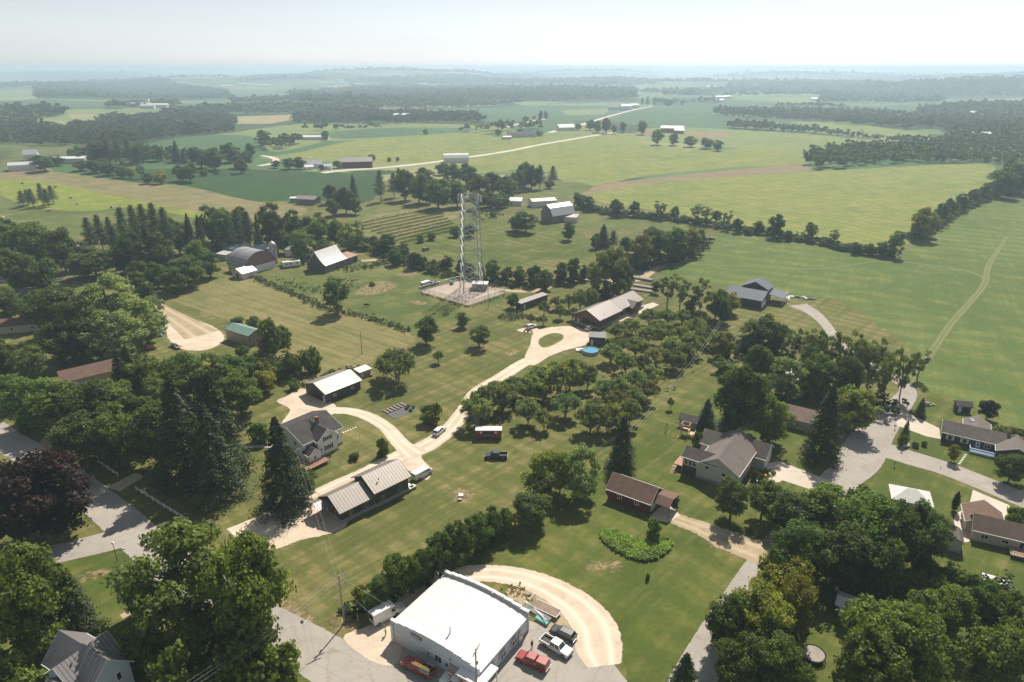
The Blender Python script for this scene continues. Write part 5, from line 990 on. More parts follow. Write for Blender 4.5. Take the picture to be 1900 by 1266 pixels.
# swept-roof white barn
s = siteR('swept_roof_barn', (583, 468), (623, 455), 9.6, (609, 491.6), 3.6, .3, label='big grey timber barn with swept white metal roof in the farmyard', cat='barn'); r = s.root
pr = arch_profile(-.6, s.W + .6, 3.4, 9.7, 14, 'sweep'); shell_roof(pr, -.5, s.L + .5, .16, 'x').build('roof', 'roof_whitebarn', r); pw = arch_profile(0, s.W, 3.5, 9.5, 14, 'sweep'); MB().ext([(0, -.3)] + pw + [(s.W, -.3)], 0, s.L, 'x').build('wall', 'sid_barn', r)
MB().box(s.L + .05, s.L + 9, 0, s.W * .55, -.3, 3.2).build('lean_to_wall', 'sid_barn', r); MB().ext([(-.4, 3.2), (-.4, 3.35), (s.W * .57, 4.3), (s.W * .57, 4.15)], s.L + .55, s.L + 9.3, 'x').build('lean_to_roof', 'roof_rust', r)
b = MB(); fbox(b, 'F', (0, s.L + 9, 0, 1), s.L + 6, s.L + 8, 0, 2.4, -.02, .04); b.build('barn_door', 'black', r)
# simple buildings set at a ground pixel: px, py, length, width, eave, ridge, angle, wall, roof, name, label, category, extras
def farb(px, py, L_, W_, e, rdg, ang, wall, roof, name, label, cat='building', group=None, wins=0, gd=False, kind='gable', dr=False):
    g = G(px, py); s = Site(); s.root = empty(name, g, R(ang), label=label, cat=cat, group=group); x0, x1, y0, y1 = -L_ / 2, L_ / 2, -W_ / 2, W_ / 2
    if kind == 'gable': wing(s, x0, x1, y0, y1, e, rdg, 'x', wall, roof, .4, None)
    elif kind == 'mono': MB().box(x0, x1, y0, y1, -.3, e).build('wall', wall, s.root); MB().ext([(y0 - .3, e + .003), (y0 - .3, e + .15), (y1 + .3, rdg + .15), (y1 + .3, e + .003)], x0 - .3, x1 + .3, 'x').build('roof', roof, s.root)
    elif kind == 'hip':
        MB().box(x0, x1, y0, y1, -.3, e).build('wall', wall, s.root); o = .5; q = MB(); hr = max(.3, (L_ - W_) / 2)
        q.add([(x0 - o, y0 - o, e + .003), (x1 + o, y0 - o, e + .003), (x1 + o, y1 + o, e + .003), (x0 - o, y1 + o, e + .003), (-hr, 0, rdg), (hr, 0, rdg)], [(0, 1, 5, 4), (1, 2, 5), (2, 3, 4, 5), (3, 0, 4), (0, 3, 2, 1)]); q.build('roof', roof, s.root)
    else:
        pr = arch_profile(y0 - .3, y1 + .3, e, rdg, 22, 'gambrel'); shell_roof(pr, x0 - .4, x1 + .4, .15, 'x').build('roof', roof, s.root); pw = arch_profile(y0, y1, e, rdg - .12, 22, 'gambrel'); MB().ext([(y0, -.3)] + pw + [(y1, -.3)], x0, x1, 'x').build('wall', wall, s.root)
    bd = (x0, x1, y0, y1)
    for i in range(wins): window(s.root, 'F', bd, L_ * (i + .5) / wins - .5, e * .35, 1.0, min(1.2, e * .4), 'trim', 1)
    if gd: garage_door(s.root, 'R' if gd == 'R' else 'L', bd, W_ * .25, W_ * .5, e * .75, 'offwhite')
    if dr: door(s.root, 'F', bd, L_ * .1, .9, min(2, e * .85), 'offwhite', False)
    return s
farb(987, 566, 16.5, 3.0, 2.9, 3.1, 47, 'sid_dark', 'roof_pink', 'storage_shed', 'long narrow dark shed with flat white roof below the hedge', 'shed', kind='mono', dr=True)
farb(1108, 637, 5.6, 4.2, 3.0, 3.3, -10, 'sid_dark', 'plastic_black', 'equipment_trailer', 'black boxy enclosure beside the white suv near the long brown building', 'shed', kind='mono', dr=True)
farb(1279, 790, 4.6, 3.2, 2.2, 3.2, -33, 'sid_tan', 'sh_charcoal', 'garden_shed', 'small garden shed with grey roof behind the wooden playset', 'shed', dr=True)
farb(1784, 763, 3.6, 2.4, 2.3, 3.1, -14, 'sid_blue', 'sh_charcoal', 'garden_shed', 'small dark shed with pale double doors behind the ranch house', 'shed', dr=True)
farb(1764, 1012, 4.2, 3.0, 2.3, 3.3, 62, 'sid_grey', 'sh_charcoal', 'garden_shed', 'small grey gambrel shed beside the tan house', 'shed', kind='gambrel', dr=True)
farb(1578, 1138, 4.6, 3.4, 2.3, 2.8, -32, 'sid_dark', 'roof_silver', 'garden_shed', 'small dark shed with bright silver roof among the right hand trees', 'shed', dr=True)
farb(1686, 936, 7.4, 5.6, 2.4, 4.2, -22, 'sid_grey', 'offwhite', 'pale_roofed_house', 'house with pale hipped roof half hidden by dark trees', 'house', kind='hip', wins=2)
farb(1484, 786, 9.5, 8, 2.9, 4.9, -33, 'sid_beige', 'sh_ltbrown', 'wooded_house', 'house with brown roof shaded by the big right hand spruce', 'house', wins=3)
farb(1490, 715, 10, 7, 3, 4.8, -30, 'sid_white', 'roof_silver', 'wooded_house', 'pale-roofed house hidden in the wood below the dark blue house', 'house', wins=2)
farb(170, 705, 16, 8, 3.0, 5.2, 40, 'sid_beige', 'sh_brown', 'brown_roofed_house', 'house with brown roof under the trees left of the spruces', 'house', wins=3)
farb(30, 612, 20, 8, 3.0, 4.6, 18, 'sid_beige', 'sh_brown', 'brown_roofed_house', 'long low brown-roofed house at the left edge', 'house', wins=3)
farb(40, 555, 16, 8, 3.0, 4.6, 10, 'sid_dark', 'sh_charcoal', 'dark_roofed_house', 'dark-roofed house below the left lane', 'house', wins=2)
farb(140, 475, 18, 10, 3.4, 6.2, 20, 'sid_white', 'roof_white', 'white_roofed_house', 'white-roofed house among trees at the left', 'house', wins=3)
farb(293, 497, 13, 8, 3.6, 6.4, 40, 'sid_beige', 'sh_dark', 'cream_house', 'cream house with dark steep roof behind the red-leaved tree', 'house', wins=2)
farb(258, 490, 6, 6, 3, 4.4, 20, 'sid_beige', 'roof_white', 'garden_shed', 'small pale outbuilding left of the cream house', 'shed', wins=1)
farb(418, 481, 6.5, 4.5, 3.0, 3.5, -25, 'sid_grey', 'roof_silver', 'garden_shed', 'small shed with silvery flat roof left of the round-roofed barn', 'shed', kind='mono', dr=True)
farb(440, 462, 13, 8, 4.2, 6.8, -20, 'sid_white', 'sh_dark', 'white_house', 'white house with dark roof behind the round-roofed barn', 'house', wins=3)
farb(492, 475, 13, 6, 4.6, 6.2, 50, 'rustred', 'roof_blue', 'machine_shed', 'rust red shed with blue-grey roof behind the silo', 'shed')
farb(560, 474, 15, 7, 3.6, 4.6, -12, 'offwhite', 'foundation', 'open_shed', 'weathered white shed behind the travel trailer', 'shed', gd='R')
farb(430, 470, 8, 5, 3, 4, -20, 'sid_grey', 'roof_blue', 'lean_to_shed', 'low blue-roofed shed in front of the white farmyard house', 'shed', kind='mono')
farb(674, 697, 4.2, 2.8, 2.1, 2.5, 47, 'sid_beige', 'roof_white', 'lean_to_shed', 'small white-roofed lean-to behind the brown garage', 'shed', kind='mono', dr=True)
farb(1035, 409, 18, 12, 4.5, 11, 35, 'sid_barn', 'roof_silver', 'grey_gambrel_barn', 'grey gambrel barn with silvery roof in the centre farmstead', 'barn', kind='gambrel', wins=2)
farb(1059, 411, 9, 6, 3.2, 4.2, -20, 'offwhite', 'roof_pink', 'small_outbuilding', 'small white outbuilding with pink roof beside the grey gambrel barn', 'shed', kind='mono')
farb(1006, 382, 18, 9, 4.2, 5.4, 18, 'offwhite', 'roof_pink', 'long_white_shed', 'long white shed with pale roof above the grey gambrel barn', 'shed', gd=True)
farb(952, 380, 14, 9, 3.6, 5.4, -12, 'offwhite', 'roof_silver', 'low_white_garage', 'low white garage with silver roof by the farm loop', 'garage', wins=3)
farb(573, 378, 15, 9, 4.0, 5.6, -14, 'sid_barn', 'roof_pink', 'grey_machine_shed', 'grey machine shed with pale roof below the corn field', 'shed')
farb(547, 375, 6, 4, 3, 3.4, 5, 'teal', 'offwhite', 'small_outbuilding', 'tiny pale blue-green shed left of the grey machine shed', 'shed', kind='mono')
farb(663, 310, 30, 14, 6, 9.5, 12, 'darkred', 'roof_pink', 'red_long_shed', 'long dark red shed with pale roof by the far road', 'shed', gd=True)
farb(586, 311, 15, 9, 4, 7, -10, 'sid_white', 'roof_silver', 'white_house', 'white house by the far road left of the red shed', 'house', wins=3)
farb(607, 314, 9, 7, 3.2, 5, 5, 'sid_white', 'roof_silver', 'white_garage', 'small white garage between the far house and red shed', 'garage', wins=1)
farb(573, 315, 8, 6, 3, 4.6, 30, 'sid_white', 'roof_white', 'white_garage', 'smallest white building left of the far white house', 'garage', wins=1)
farb(846, 301, 26, 12, 5, 9, 10, 'offwhite', 'roof_white', 'white_dairy_barn', 'large white barn half hidden by the centre farmstead trees', 'barn', kind='gambrel')
farb(45, 315, 22, 14, 5, 7, 28, 'offwhite', 'roof_silver', 'white_farm_shed', 'white farm shed at the left edge by the bare soil', 'shed', gd='R')
farb(131, 302, 30, 12, 4.5, 6, 12, 'offwhite', 'roof_white', 'white_farm_shed', 'long white shed between trees at upper left', 'shed')
farb(60, 297, 12, 9, 6, 10, 20, 'offwhite', 'roof_silver', 'white_farm_shed', 'tall white house behind trees at the left edge', 'house')
farb(583, 259, 40, 14, 4, 5.5, 4, 'offwhite', 'roof_white', 'isolated_white_shed', 'long isolated white shed beside a round tree in far fields', 'shed')
farb(967, 254, 40, 14, 4, 7, 6, 'sid_grey', 'sh_charcoal', 'far_cottage', 'grey-roofed cottage between two trees beyond the bean field', 'house', wins=4)
farb(940, 258, 12, 8, 3, 4, 20, 'offwhite', 'roof_white', 'far_outbuilding', 'tiny white shed left of the grey-roofed cottage', 'shed')
farb(1049, 242, 26, 14, 5, 9, 20, 'offwhite', 'roof_white', 'far_farmhouse', 'white farmhouse left of the roadside trees', 'house')
farb(1247, 246, 34, 20, 7, 10, -14, 'brick', 'roof_white', 'far_barn', 'brown barn with bright white roof behind the tree row', 'barn')
farb(1260, 248, 14, 12, 5, 7, -14, 'brick', 'roof_white', 'far_outbuilding', 'small white-roofed annex beside the brown barn', 'shed')
FARF = [(1150, 204, 60, 22, 'grey metal farm building left of the far spruces', 'roof_bluegrey'), (1161, 201, 30, 20, 'bright roofed shed behind the far grey farm building', 'roof_white'), (1176, 200, 22, 14, 'small white shed left of the far spruces', 'roof_white'),
        (258, 198, 40, 26, 'blue-grey barn with silo in the left valley', 'roof_blue'), (290, 200, 60, 20, 'long white dairy shed in the left valley', 'roof_white'), (275, 202, 30, 14, 'low white shed before the left valley dairy', 'roof_silver'),
        (747, 220, 30, 24, 'white-roofed shed in the middle wood belt', 'roof_white'), (422, 162, 70, 30, 'leftmost white building of the hazy upper left farmstead', 'roof_white'), (452, 158, 50, 24, 'small white building in the hazy upper left farmstead', 'roof_white'),
        (470, 159, 60, 24, 'middle white shed in the hazy upper left farmstead', 'roof_white'), (490, 160, 70, 26, 'rightmost white shed in the hazy upper left farmstead', 'roof_white'), (606, 155, 100, 30, 'wide white roofs of the upper middle farm', 'roof_white'),
        (636, 154, 50, 24, 'single white roof right of the upper middle farm', 'roof_white'), (666, 158, 40, 24, 'lone white barn above the long hazy wood', 'roof_white'), (785, 158, 50, 20, 'far white roof beside a pale field', 'roof_white'),
        (1319, 163, 50, 26, 'white barn on the right horizon slope', 'roof_white'), (1363, 164, 60, 20, 'long white shed on the right horizon slope', 'roof_white'), (1336, 184, 34, 20, 'white house among trees at the right middle farm', 'roof_white'),
        (1348, 183, 24, 16, 'pale shed beside the right middle farmhouse', 'roof_white'), (1334, 190, 26, 14, 'white garage below the right middle farmhouse', 'roof_white'), (1511, 187, 26, 18, 'left white building of the far right farm', 'roof_white'),
        (1537, 185, 46, 22, 'long white dairy barn of the far right farm', 'roof_white'), (1807, 215, 22, 16, 'tiny white house in the misty right wood', 'roof_white'), (1818, 259, 22, 14, 'white house by the clearing at the right edge', 'roof_white'), (1839, 254, 24, 14, 'pinkish house by the clearing at the right edge', 'roof_pink')]
for px, py, l_, w_, lb, rf in FARF: farb(px, py, l_, w_, 7, 10, random.Random(px).uniform(-15, 15), 'offwhite', rf, 'far_farm_building', lb, 'barn')
g = G(277, 199)
t = empty('silo', g, 0, label='pale silo rising beside the left valley dairy', cat='silo'); MB().cyl(0, 0, 0, 16, 4, 14).build('stave_wall', 'offwhite', t); MB().bar((0, 0, 16), (0, 0, 19), 4, 1, 14).build('dome_cap', 'galv', t)
# ---------------------------------------------------------------- vehicles
def frustum(b, x0, x1, X0, X1, z0, z1, w0, w1, mi=0):
    h, k = w0 / 2, w1 / 2
    return b.add([(x0, -h, z0), (x1, -h, z0), (x1, h, z0), (x0, h, z0), (X0, -k, z1), (X1, -k, z1), (X1, k, z1), (X0, k, z1)],
                 [(0, 3, 2, 1), (4, 5, 6, 7), (0, 1, 5, 4), (1, 2, 6, 5), (2, 3, 7, 6), (3, 0, 4, 7)], mi)
def slab(b, q, nrm, t=.03):
    q = [Vector(v) for v in q]; n_ = Vector(nrm).normalized() * t; return b.add([v - n_ * .3 for v in q] + [v + n_ for v in q], [(0, 1, 2, 3), (7, 6, 5, 4), (0, 4, 5, 1), (1, 5, 6, 2), (2, 6, 7, 3), (3, 7, 4, 0)])
def greenhouse(root, x0, x1, X0, X1, z0, z1, w0, w1, mat, splits=2, cover=None):
    b = MB(); frustum(b, x0, x1, X0, X1, z0, z1, w0, w1); cab = b.build('cab', mat, root, bevel=.06); h, k = w0 / 2, w1 / 2; m = .10
    def lerp(p, q, t): return tuple(p[i] + (q[i] - p[i]) * t for i in range(3))
    def pane(nm, a, b_, c_, d_, nrm, mt='windshield'):   # a,b bottom; c,d top
        q = [lerp(lerp(a, b_, m), lerp(d_, c_, m), .12), lerp(lerp(a, b_, 1 - m), lerp(d_, c_, 1 - m), .12), lerp(lerp(a, b_, 1 - m), lerp(d_, c_, 1 - m), .88), lerp(lerp(a, b_, m), lerp(d_, c_, m), .88)]
        o = MB(); slab(o, q, nrm, .02); o.build(nm, mt, root)
    pane('windshield', (x1, -h, z0), (x1, h, z0), (X1, k, z1), (X1, -k, z1), (z1 - z0, 0, x1 - X1)); pane('rear_window', (x0, -h, z0), (x0, h, z0), (X0, k, z1), (X0, -k, z1), (-(z1 - z0), 0, X0 - x0), 'glass')
    for s_ in (-1, 1):
        for i in range(splits):
            t0, t1 = i / splits, (i + 1) / splits; a = (x0 + (x1 - x0) * t0, s_ * h, z0); b_ = (x0 + (x1 - x0) * t1, s_ * h, z0); d_ = (X0 + (X1 - X0) * t0, s_ * k, z1); c_ = (X0 + (X1 - X0) * t1, s_ * k, z1)
            pane('side_window', a, b_, c_, d_, (0, s_ * (z1 - z0), h - k), 'glass')
    return cab
def wheels(root, xs, w_, r=.38):
    for x in xs:
        for s_ in (-1, 1):
            y = s_ * (w_ / 2 - .10); t = MB().bar((x, y - .13, r), (x, y + .13, r), r, n=18).build('wheel', 'tyre', root); MB().bar((x, y - .14 * s_ * -1, r), (x, y + .155 * s_, r), r * .6, n=12).build('rim', 'rim', t)
def lights(root, L_, w_, zf, zr):
    for s_ in (-1, 1):
        MB().box(L_ - .08, L_ + .015, s_ * w_ * .36 - .2, s_ * w_ * .36 + .2, zf - .09, zf + .09).build('headlight', 'headlamp', root); MB().box(-.02, .06, s_ * w_ * .43 - .1, s_ * w_ * .43 + .08, zr - .16, zr + .16).build('tail_light', 'taillamp', root)
    MB().box(L_ - .04, L_ + .07, -w_ * .46, w_ * .46, .42, .6).build('front_bumper', 'black', root); MB().box(-.1, .03, -w_ * .46, w_ * .46, .42, .6).build('rear_bumper', 'rim', root)
def place(name, rear, front, L_, **k):
    a, b = P(*rear), P(*front); d = b - a; ang = math.atan2(d.y, d.x); m_ = (a + b) / 2; return empty(name, (m_.x - math.cos(ang) * L_ / 2, m_.y - math.sin(ang) * L_ / 2, .06), ang, **k)
def body(root, prof, w_, mat, top=.94):
    b = MB(); n = len(prof); vs_ = []
    for y, s_ in ((-w_ / 2, 1), (w_ / 2, 1)): vs_ += [(x, y * (top if z > .8 else 1), z) for x, z in prof]
    b.add(vs_, [tuple(range(n)), tuple(range(2 * n - 1, n - 1, -1))] + [(i, n + i, n + (i + 1) % n, (i + 1) % n) for i in range(n)]); return b.build('body', mat, root, bevel=.07)
def pickup(rear, front, mat, label, cap=None, rack=False, L_=5.8):
    r = place('pickup_truck', rear, front, L_, label=label, cat='pickup truck', group=None); w_ = 1.98
    body(r, [(2.05, .42), (2.05, 1.12), (4.25, 1.12), (5.55, 1.02), (L_, .85), (L_, .42)], w_, mat)
    b = MB().box(0, 2.05, -w_ / 2, w_ / 2, .5, .68).box(0, 2.05, -w_ / 2, -w_ / 2 + .12, .68, 1.18).box(0, 2.05, w_ / 2 - .12, w_ / 2, .68, 1.18).box(0, .09, -w_ / 2 + .12, w_ / 2 - .12, .68, 1.16).box(1.96, 2.05, -w_ / 2 + .12, w_ / 2 - .12, .68, 1.18); b.build('cargo_bed', mat, r)
    MB().box(.1, 1.95, -w_ / 2 + .13, w_ / 2 - .13, .684, .70).build('bed_liner', 'black', r)
    greenhouse(r, 2.0, 4.35, 2.2, 3.75, 1.1, 1.82, w_ * .92, w_ * .76, mat); wheels(r, (1.15, 4.85), w_, .40); lights(r, L_, w_, .88, .95)
    if cap:
        greenhouse(r, .03, 1.98, .15, 1.95, 1.16, 1.80, w_ * .94, w_ * .80, cap, 1)
    if rack:
        for s_ in (-1, 1): MB().box(.05, 2.0, s_ * w_ / 2 - (.32 if s_ > 0 else 0), s_ * w_ / 2 + (0 if s_ > 0 else .32), 1.19, 1.5).build('tool_box', 'rim', r)
        k = MB()
        for x in (.1, 1.0, 1.9): k.bar((x, -.9, 1.5), (x, -.9, 2.0), .035).bar((x, .9, 1.5), (x, .9, 2.0), .035).bar((x, -.9, 2.0), (x, .9, 2.0), .035)
        k.bar((.0, -.9, 2.0), (3.4, -.9, 2.0), .035).bar((.0, .9, 2.0), (3.4, .9, 2.0), .035); k.build('ladder_rack', 'galv', r)
        l = MB().bar((.2, .45, 2.08), (3.2, .45, 2.08), .04).bar((.2, .8, 2.08), (3.2, .8, 2.08), .04)
        for i in range(9): l.bar((.35 + i * .33, .45, 2.08), (.35 + i * .33, .8, 2.08), .025)
        l.build('ladder', 'yellow', r)
    return r
def suv(rear, front, mat, label, L_=4.7, name='suv', cat='suv'):
    r = place(name, rear, front, L_, label=label, cat=cat); w_ = 1.9
    body(r, [(0, .4), (.02, 1.0), (.1, 1.08), (3.35, 1.08), (4.4, .98), (L_, .8), (L_, .4)], w_, mat); greenhouse(r, .12, 3.55, .5, 2.75, 1.05, 1.66, w_ * .92, w_ * .74, mat, 3)
    wheels(r, (.95, 3.75), w_, .36); lights(r, L_, w_, .82, .95); MB().bar((.7, -.62, 1.69), (2.6, -.62, 1.69), .025).build('roof_rail', 'rim', r); MB().bar((.7, .62, 1.69), (2.6, .62, 1.69), .025).build('roof_rail', 'rim', r); return r
def van(rear, front, label, L_=5.7, H_=2.3, win=True, name='van'):
    r = place(name, rear, front, L_, label=label, cat='van'); w_ = 2.0
    body(r, [(0, .4), (0, H_ - .1), (.15, H_), (4.1, H_), (4.35, H_ - .12), (4.95, 1.3), (5.6, 1.05), (L_, .8), (L_, .4)], w_, 'car_white', .93)
    o = MB(); slab(o, [(4.93, -.78, 1.36), (4.93, .78, 1.36), (4.46, .74, H_ - .28), (4.46, -.74, H_ - .28)], (1, 0, .5), .06); o.build('windshield', 'windshield', r)
    for s_ in (-1, 1):
        for i, (a, c_) in enumerate(((3.5, 4.45), (2.4, 3.3), (1.2, 2.2)) if win else ((3.6, 4.45),)): MB().box(a, c_, s_ * w_ * .468 - .02, s_ * w_ * .468 + .02, 1.3, H_ - .45).build('side_window', 'glass', r)
    MB().box(-.025, .01, -.7, .7, 1.3, H_ - .4).build('rear_window', 'glass', r); wheels(r, (1.0, 4.6), w_, .38); lights(r, L_, w_, .9, 1.0)
    if not win:
        lt = MB(); u = 1.0
        for k in range(9): lt.box(u, u + .16, -w_ * .467 - .012, -w_ * .467 + .01, 1.35, 1.6); u += .25
        lt.build('lettering', 'darkred', r)
    return r
pickup((1008, 1191), (1056, 1219), 'car_white', 'white crew-cab pickup truck parked beside the white workshop')
pickup((1012, 1243), (965, 1222), 'car_red', 'dark red pickup truck with matching bed cap beside the white workshop', cap='car_red', L_=5.7)
suv((1064, 1190), (1026, 1172), 'car_black', 'black suv parked beyond the white pickup at the workshop')
pickup((800, 1256), (752, 1232), 'car_red', 'bright red service pickup with ladder rack before the workshop front', rack=True, L_=5.9)
pickup((880, 1290), (818, 1260), 'car_white', 'white pickup truck cut off by the bottom edge before the workshop', L_=5.8)
van((699, 1156), (741, 1133), 'tall white delivery van with red lettering beside the workshop corner', 6.6, 2.7, False)
van((769, 892), (796, 877), 'white passenger van parked at the end of the dark office', 5.4, 2.05)
suv((808, 810), (822, 798), 'car_white', 'white suv driving along the pale gravel drive')
suv((1087, 616), (1102, 608), 'car_white', 'white suv parked before the long brown building')
pickup((939, 850), (903, 850), 'car_blue', 'dark blue pickup truck standing alone on the grass', L_=5.6)
suv((975, 612), (996, 606), 'car_white', 'white car beside motorcycles near the turning loop', name='car', cat='car')
for px, py, c_, lb in ((905, 393, 'car_black', 'dark car on the farm loop drive'), (893, 390, 'car_grey', 'grey pickup-sized car by the low white garage'), (743, 474, 'car_grey', 'old grey car parked on the lane by the hedge'), (757, 477, 'car_white', 'old pale car parked on the lane by the hedge'),
                       (298, 600, 'car_blue', 'blue car parked under the willows by the gravel yard'), (300, 612, 'car_white', 'pale car parked under the willows by the gravel yard'), (52, 778, 'car_black', 'black car with yellow roof items beside the left street'), (790, 465, 'car_grey', 'small grey car near the pasture lane')):
    suv((px - 6, py + 2), (px + 6, py - 2), c_, lb, name='car', cat='car')
# red concession trailer
r = place('food_trailer', (884, 812), (930, 812), 7.0, label='dark red concession trailer with white roof standing on the grass', cat='trailer')
MB().box(0, 7, -1.15, 1.15, .55, 2.6).build('body', 'trailer_red', r, bevel=.05); MB().box(-.05, 7.05, -1.2, 1.2, 2.603, 2.72).build('roof', 'roof_white', r); MB().box(-.03, 7.03, -1.18, 1.18, .5, .6).build('skirt_trim', 'rim', r)
MB().box(1.9, 5.0, -1.55, -1.16, 1.45, 1.5).build('serving_shelf', 'rim', r); MB().box(2.0, 4.9, -1.175, -1.14, 1.55, 2.3).build('serving_window', 'glass', r); MB().box(1.2, 1.75, -1.18, -1.14, 1.7, 2.4).build('menu_board', 'white', r); MB().box(5.1, 5.65, -1.18, -1.14, 1.7, 2.4).build('menu_board', 'white', r)
wheels(r, (3.3, 4.1), 2.3, .33); MB().bar((-1.2, 0, .5), (0, .6, .55), .05).bar((-1.2, 0, .5), (0, -.6, .55), .05).build('tow_hitch', 'steel', r); lt = MB(); u = 2.2
for k in range(9): lt.box(u, u + .14, -1.172, -1.148, 1.12, 1.32); u += .26
lt.build('lettering', 'offwhite', r)
# travel trailer in the farmyard
r = place('travel_trailer', (527, 497), (556, 494), 8.6, label='white travel trailer parked beside the round-roofed barn', cat='trailer'); MB().box(0, 8.6, -1.2, 1.2, .5, 3.0).build('body', 'white', r, bevel=.12); MB().box(1, 1.6, -.3, .3, 3.0, 3.25).build('roof_vent', 'offwhite', r)
for u in (1.2, 3.2, 6.4): MB().box(u, u + 1.1, -1.22, -1.19, 1.6, 2.3).build('window', 'glass', r)
MB().box(5.2, 5.85, -1.23, -1.19, .7, 2.5).build('door', 'offwhite', r); wheels(r, (3.8, 4.6), 2.4, .33); MB().box(.1, 8.5, -1.215, -1.19, 1.1, 1.3).build('stripe', 'sid_grey', r)
# flatbed trailer and pipe rack beside the shop
r = place('flatbed_trailer', (996, 1127), (1030, 1143), 5.4, label='old wooden flatbed trailer with raised ramp gate in the dry weeds', cat='trailer'); b = MB()
for i in range(9): b.box(0, 5.4, -1.0 + i * .225, -.80 + i * .225, .72, .78)
b.build('plank_deck', 'wood', r); MB().box(0, 5.4, -1.05, -1.0, .6, .8).box(0, 5.4, 1.03, 1.08, .6, .8).box(5.4, 5.45, -1.0, 1.05, .6, .8).build('frame', 'steel', r); b = MB()
for i in range(8): b.bar((-.05, -.98 + i * .28, .7), (-.35, -.98 + i * .28, 2.0), .03)
b.bar((-.35, -1.0, 2.0), (-.35, 1.0, 2.0), .03).build('ramp_gate', 'steel', r); wheels(r, (2.4, 3.2), 2.1, .32)
r = place('pipe_rack', (978, 1128), (1022, 1156), 6.0, label='stack of metal pipes and green frames leaning by the workshop wall', cat='pipe stack')
for i in range(7): MB().bar((0, -.6 + i * .17, .55), (5.6, -.6 + i * .17, .55), .06).build('pipe', 'galv', r)
MB().box(3.2, 5.8, -1.3, -.7, .1, .55).build('green_frame', 'teal', r); MB().bar((-.8, .9, .3), (5.4, -.9, 1.0), .09).build('white_pole', 'white', r); MB().bar((-.9, .6, .3), (4.4, -.3, .9), .08).build('white_pole', 'white', r); MB().box(.2, .35, -.7, .6, .06, .5).box(5.1, 5.25, -.7, .6, .06, .5).build('rack_feet', 'wood', r)
# ---------------------------------------------------------------- lattice tower
g0, g1, g2 = P(852, 545), P(890.8, 542), P(860, 533.6); c_ = (g1 + g2) / 2; ax = (g1 - g0); ang = math.atan2(ax.y, ax.x); T = empty('lattice_tower', (c_.x, c_.y, 0), ang, label='tall galvanised lattice radio tower with antennas in a gravel compound', cat='radio tower'); B0 = 4.5; TH = 42.0
def tw(z): return B0 * (1 - z / TH) + 3.1 * z / TH
cor = [(-1, -1), (1, -1), (1, 1), (-1, 1)]
for sx, sy in cor: MB().bar((sx * B0, sy * B0, 0), (sx * tw(TH), sy * tw(TH), TH), .20, .14, 8).build('leg', 'galv', T); MB().box(sx * B0 - .6, sx * B0 + .6, sy * B0 - .6, sy * B0 + .6, -.2, .45).build('footing', 'concrete', T)
lv = [0, 6.5, 11.5, 16, 20, 24, 27.8, 31.4, 34.8, 38.2, 42.0]
for q in range(4):
    a, b_ = cor[q], cor[(q + 1) % 4]; k = MB()
    for i in range(len(lv) - 1):
        z0, z1 = lv[i], lv[i + 1]; w0, w1 = tw(z0), tw(z1)
        if i < 2: k.bar((a[0] * w0, a[1] * w0, z0), (b_[0] * w1, b_[1] * w1, z1), .14).bar((b_[0] * w0, b_[1] * w0, z0), (a[0] * w1, a[1] * w1, z1), .10).bar((a[0] * w1, a[1] * w1, z1), (b_[0] * w1, b_[1] * w1, z1), .08)
        else: k.bar((a[0] * w1, a[1] * w1, z1), (b_[0] * w0, b_[1] * w0, z0), .12); k.bar((a[0] * w1, a[1] * w1, z1), (b_[0] * w1, b_[1] * w1, z1), .07)
    k.build('bracing', 'galv_bright', T)
k = MB()
for z in (39.6, 42.0): 
    for q in range(4): a, b_ = cor[q], cor[(q + 1) % 4]; k.bar((a[0] * 4.2, a[1] * 4.2, z), (b_[0] * 4.2, b_[1] * 4.2, z), .07)
k.build('antenna_frame', 'galv', T)
for x, y in ((-4.4, -4.4), (-4.4, -2.6), (4.4, -3.2), (4.4, -1.4), (4.4, 2.4), (-4.4, 3), (2.6, -4.4), (-2, 4.4)): MB().box(x - .2, x + .2, y - .16, y + .16, 39.2, 41.8).build('panel_antenna', 'offwhite', T)
MB().bar((1.5, -3.3, 37.0), (1.8, -4.0, 37.1), .9, .7, 18).build('dish_antenna', 'offwhite', T); MB().bar((-3.3, -3.6, 35.5), (-3.6, -4.3, 35.5), .75, .6, 18).build('dish_antenna', 'offwhite', T); MB().bar((0, 0, 42), (0, 0, 46.5), .06).build('whip_mast', 'galv', T); MB().bar((-3, -3, 42), (-3, -3, 44.5), .04).build('whip_mast', 'galv', T)
k = MB()
for i in range(70): k.bar((-B0 * (1 - i / 240) + .35, -B0 * (1 - i / 240) + .3, i * .6), (-B0 * (1 - i / 240) + .75, -B0 * (1 - i / 240) + .3, i * .6), .025)
k.bar((-4.15, -4.2, 0), (-2.75, -2.8, 42), .025).bar((-3.75, -4.2, 0), (-2.35, -2.8, 42), .025).build('climbing_ladder', 'galv', T)
MB().bar((-4.3, -3.9, 4), (-3.0, -2.7, 41), .06).build('cable_run', 'steel', T)
s = farb(891, 537, 6.5, 3.6, 2.9, 3.1, -8, 'foundation', 'roof_white', 'equipment_shelter', 'small concrete equipment shelter with white roof inside the tower fence', 'shelter', kind='mono', dr=True)
for px, py, lb in ((875, 540, 'grey steel cabinet nearest the tower legs'), (838, 528, 'green electrical cabinet by the compound corner')):
    t = empty('utility_cabinet', P(px, py), R(-30), label=lb, cat='cabinet'); MB().box(-.8, .8, -.5, .5, 0, 1.6).build('cabinet', 'galv' if px > 850 else 'teal', t, bevel=.03); MB().box(-.75, .75, -.53, -.5, .2, 1.5).build('door', 'foundation', t)
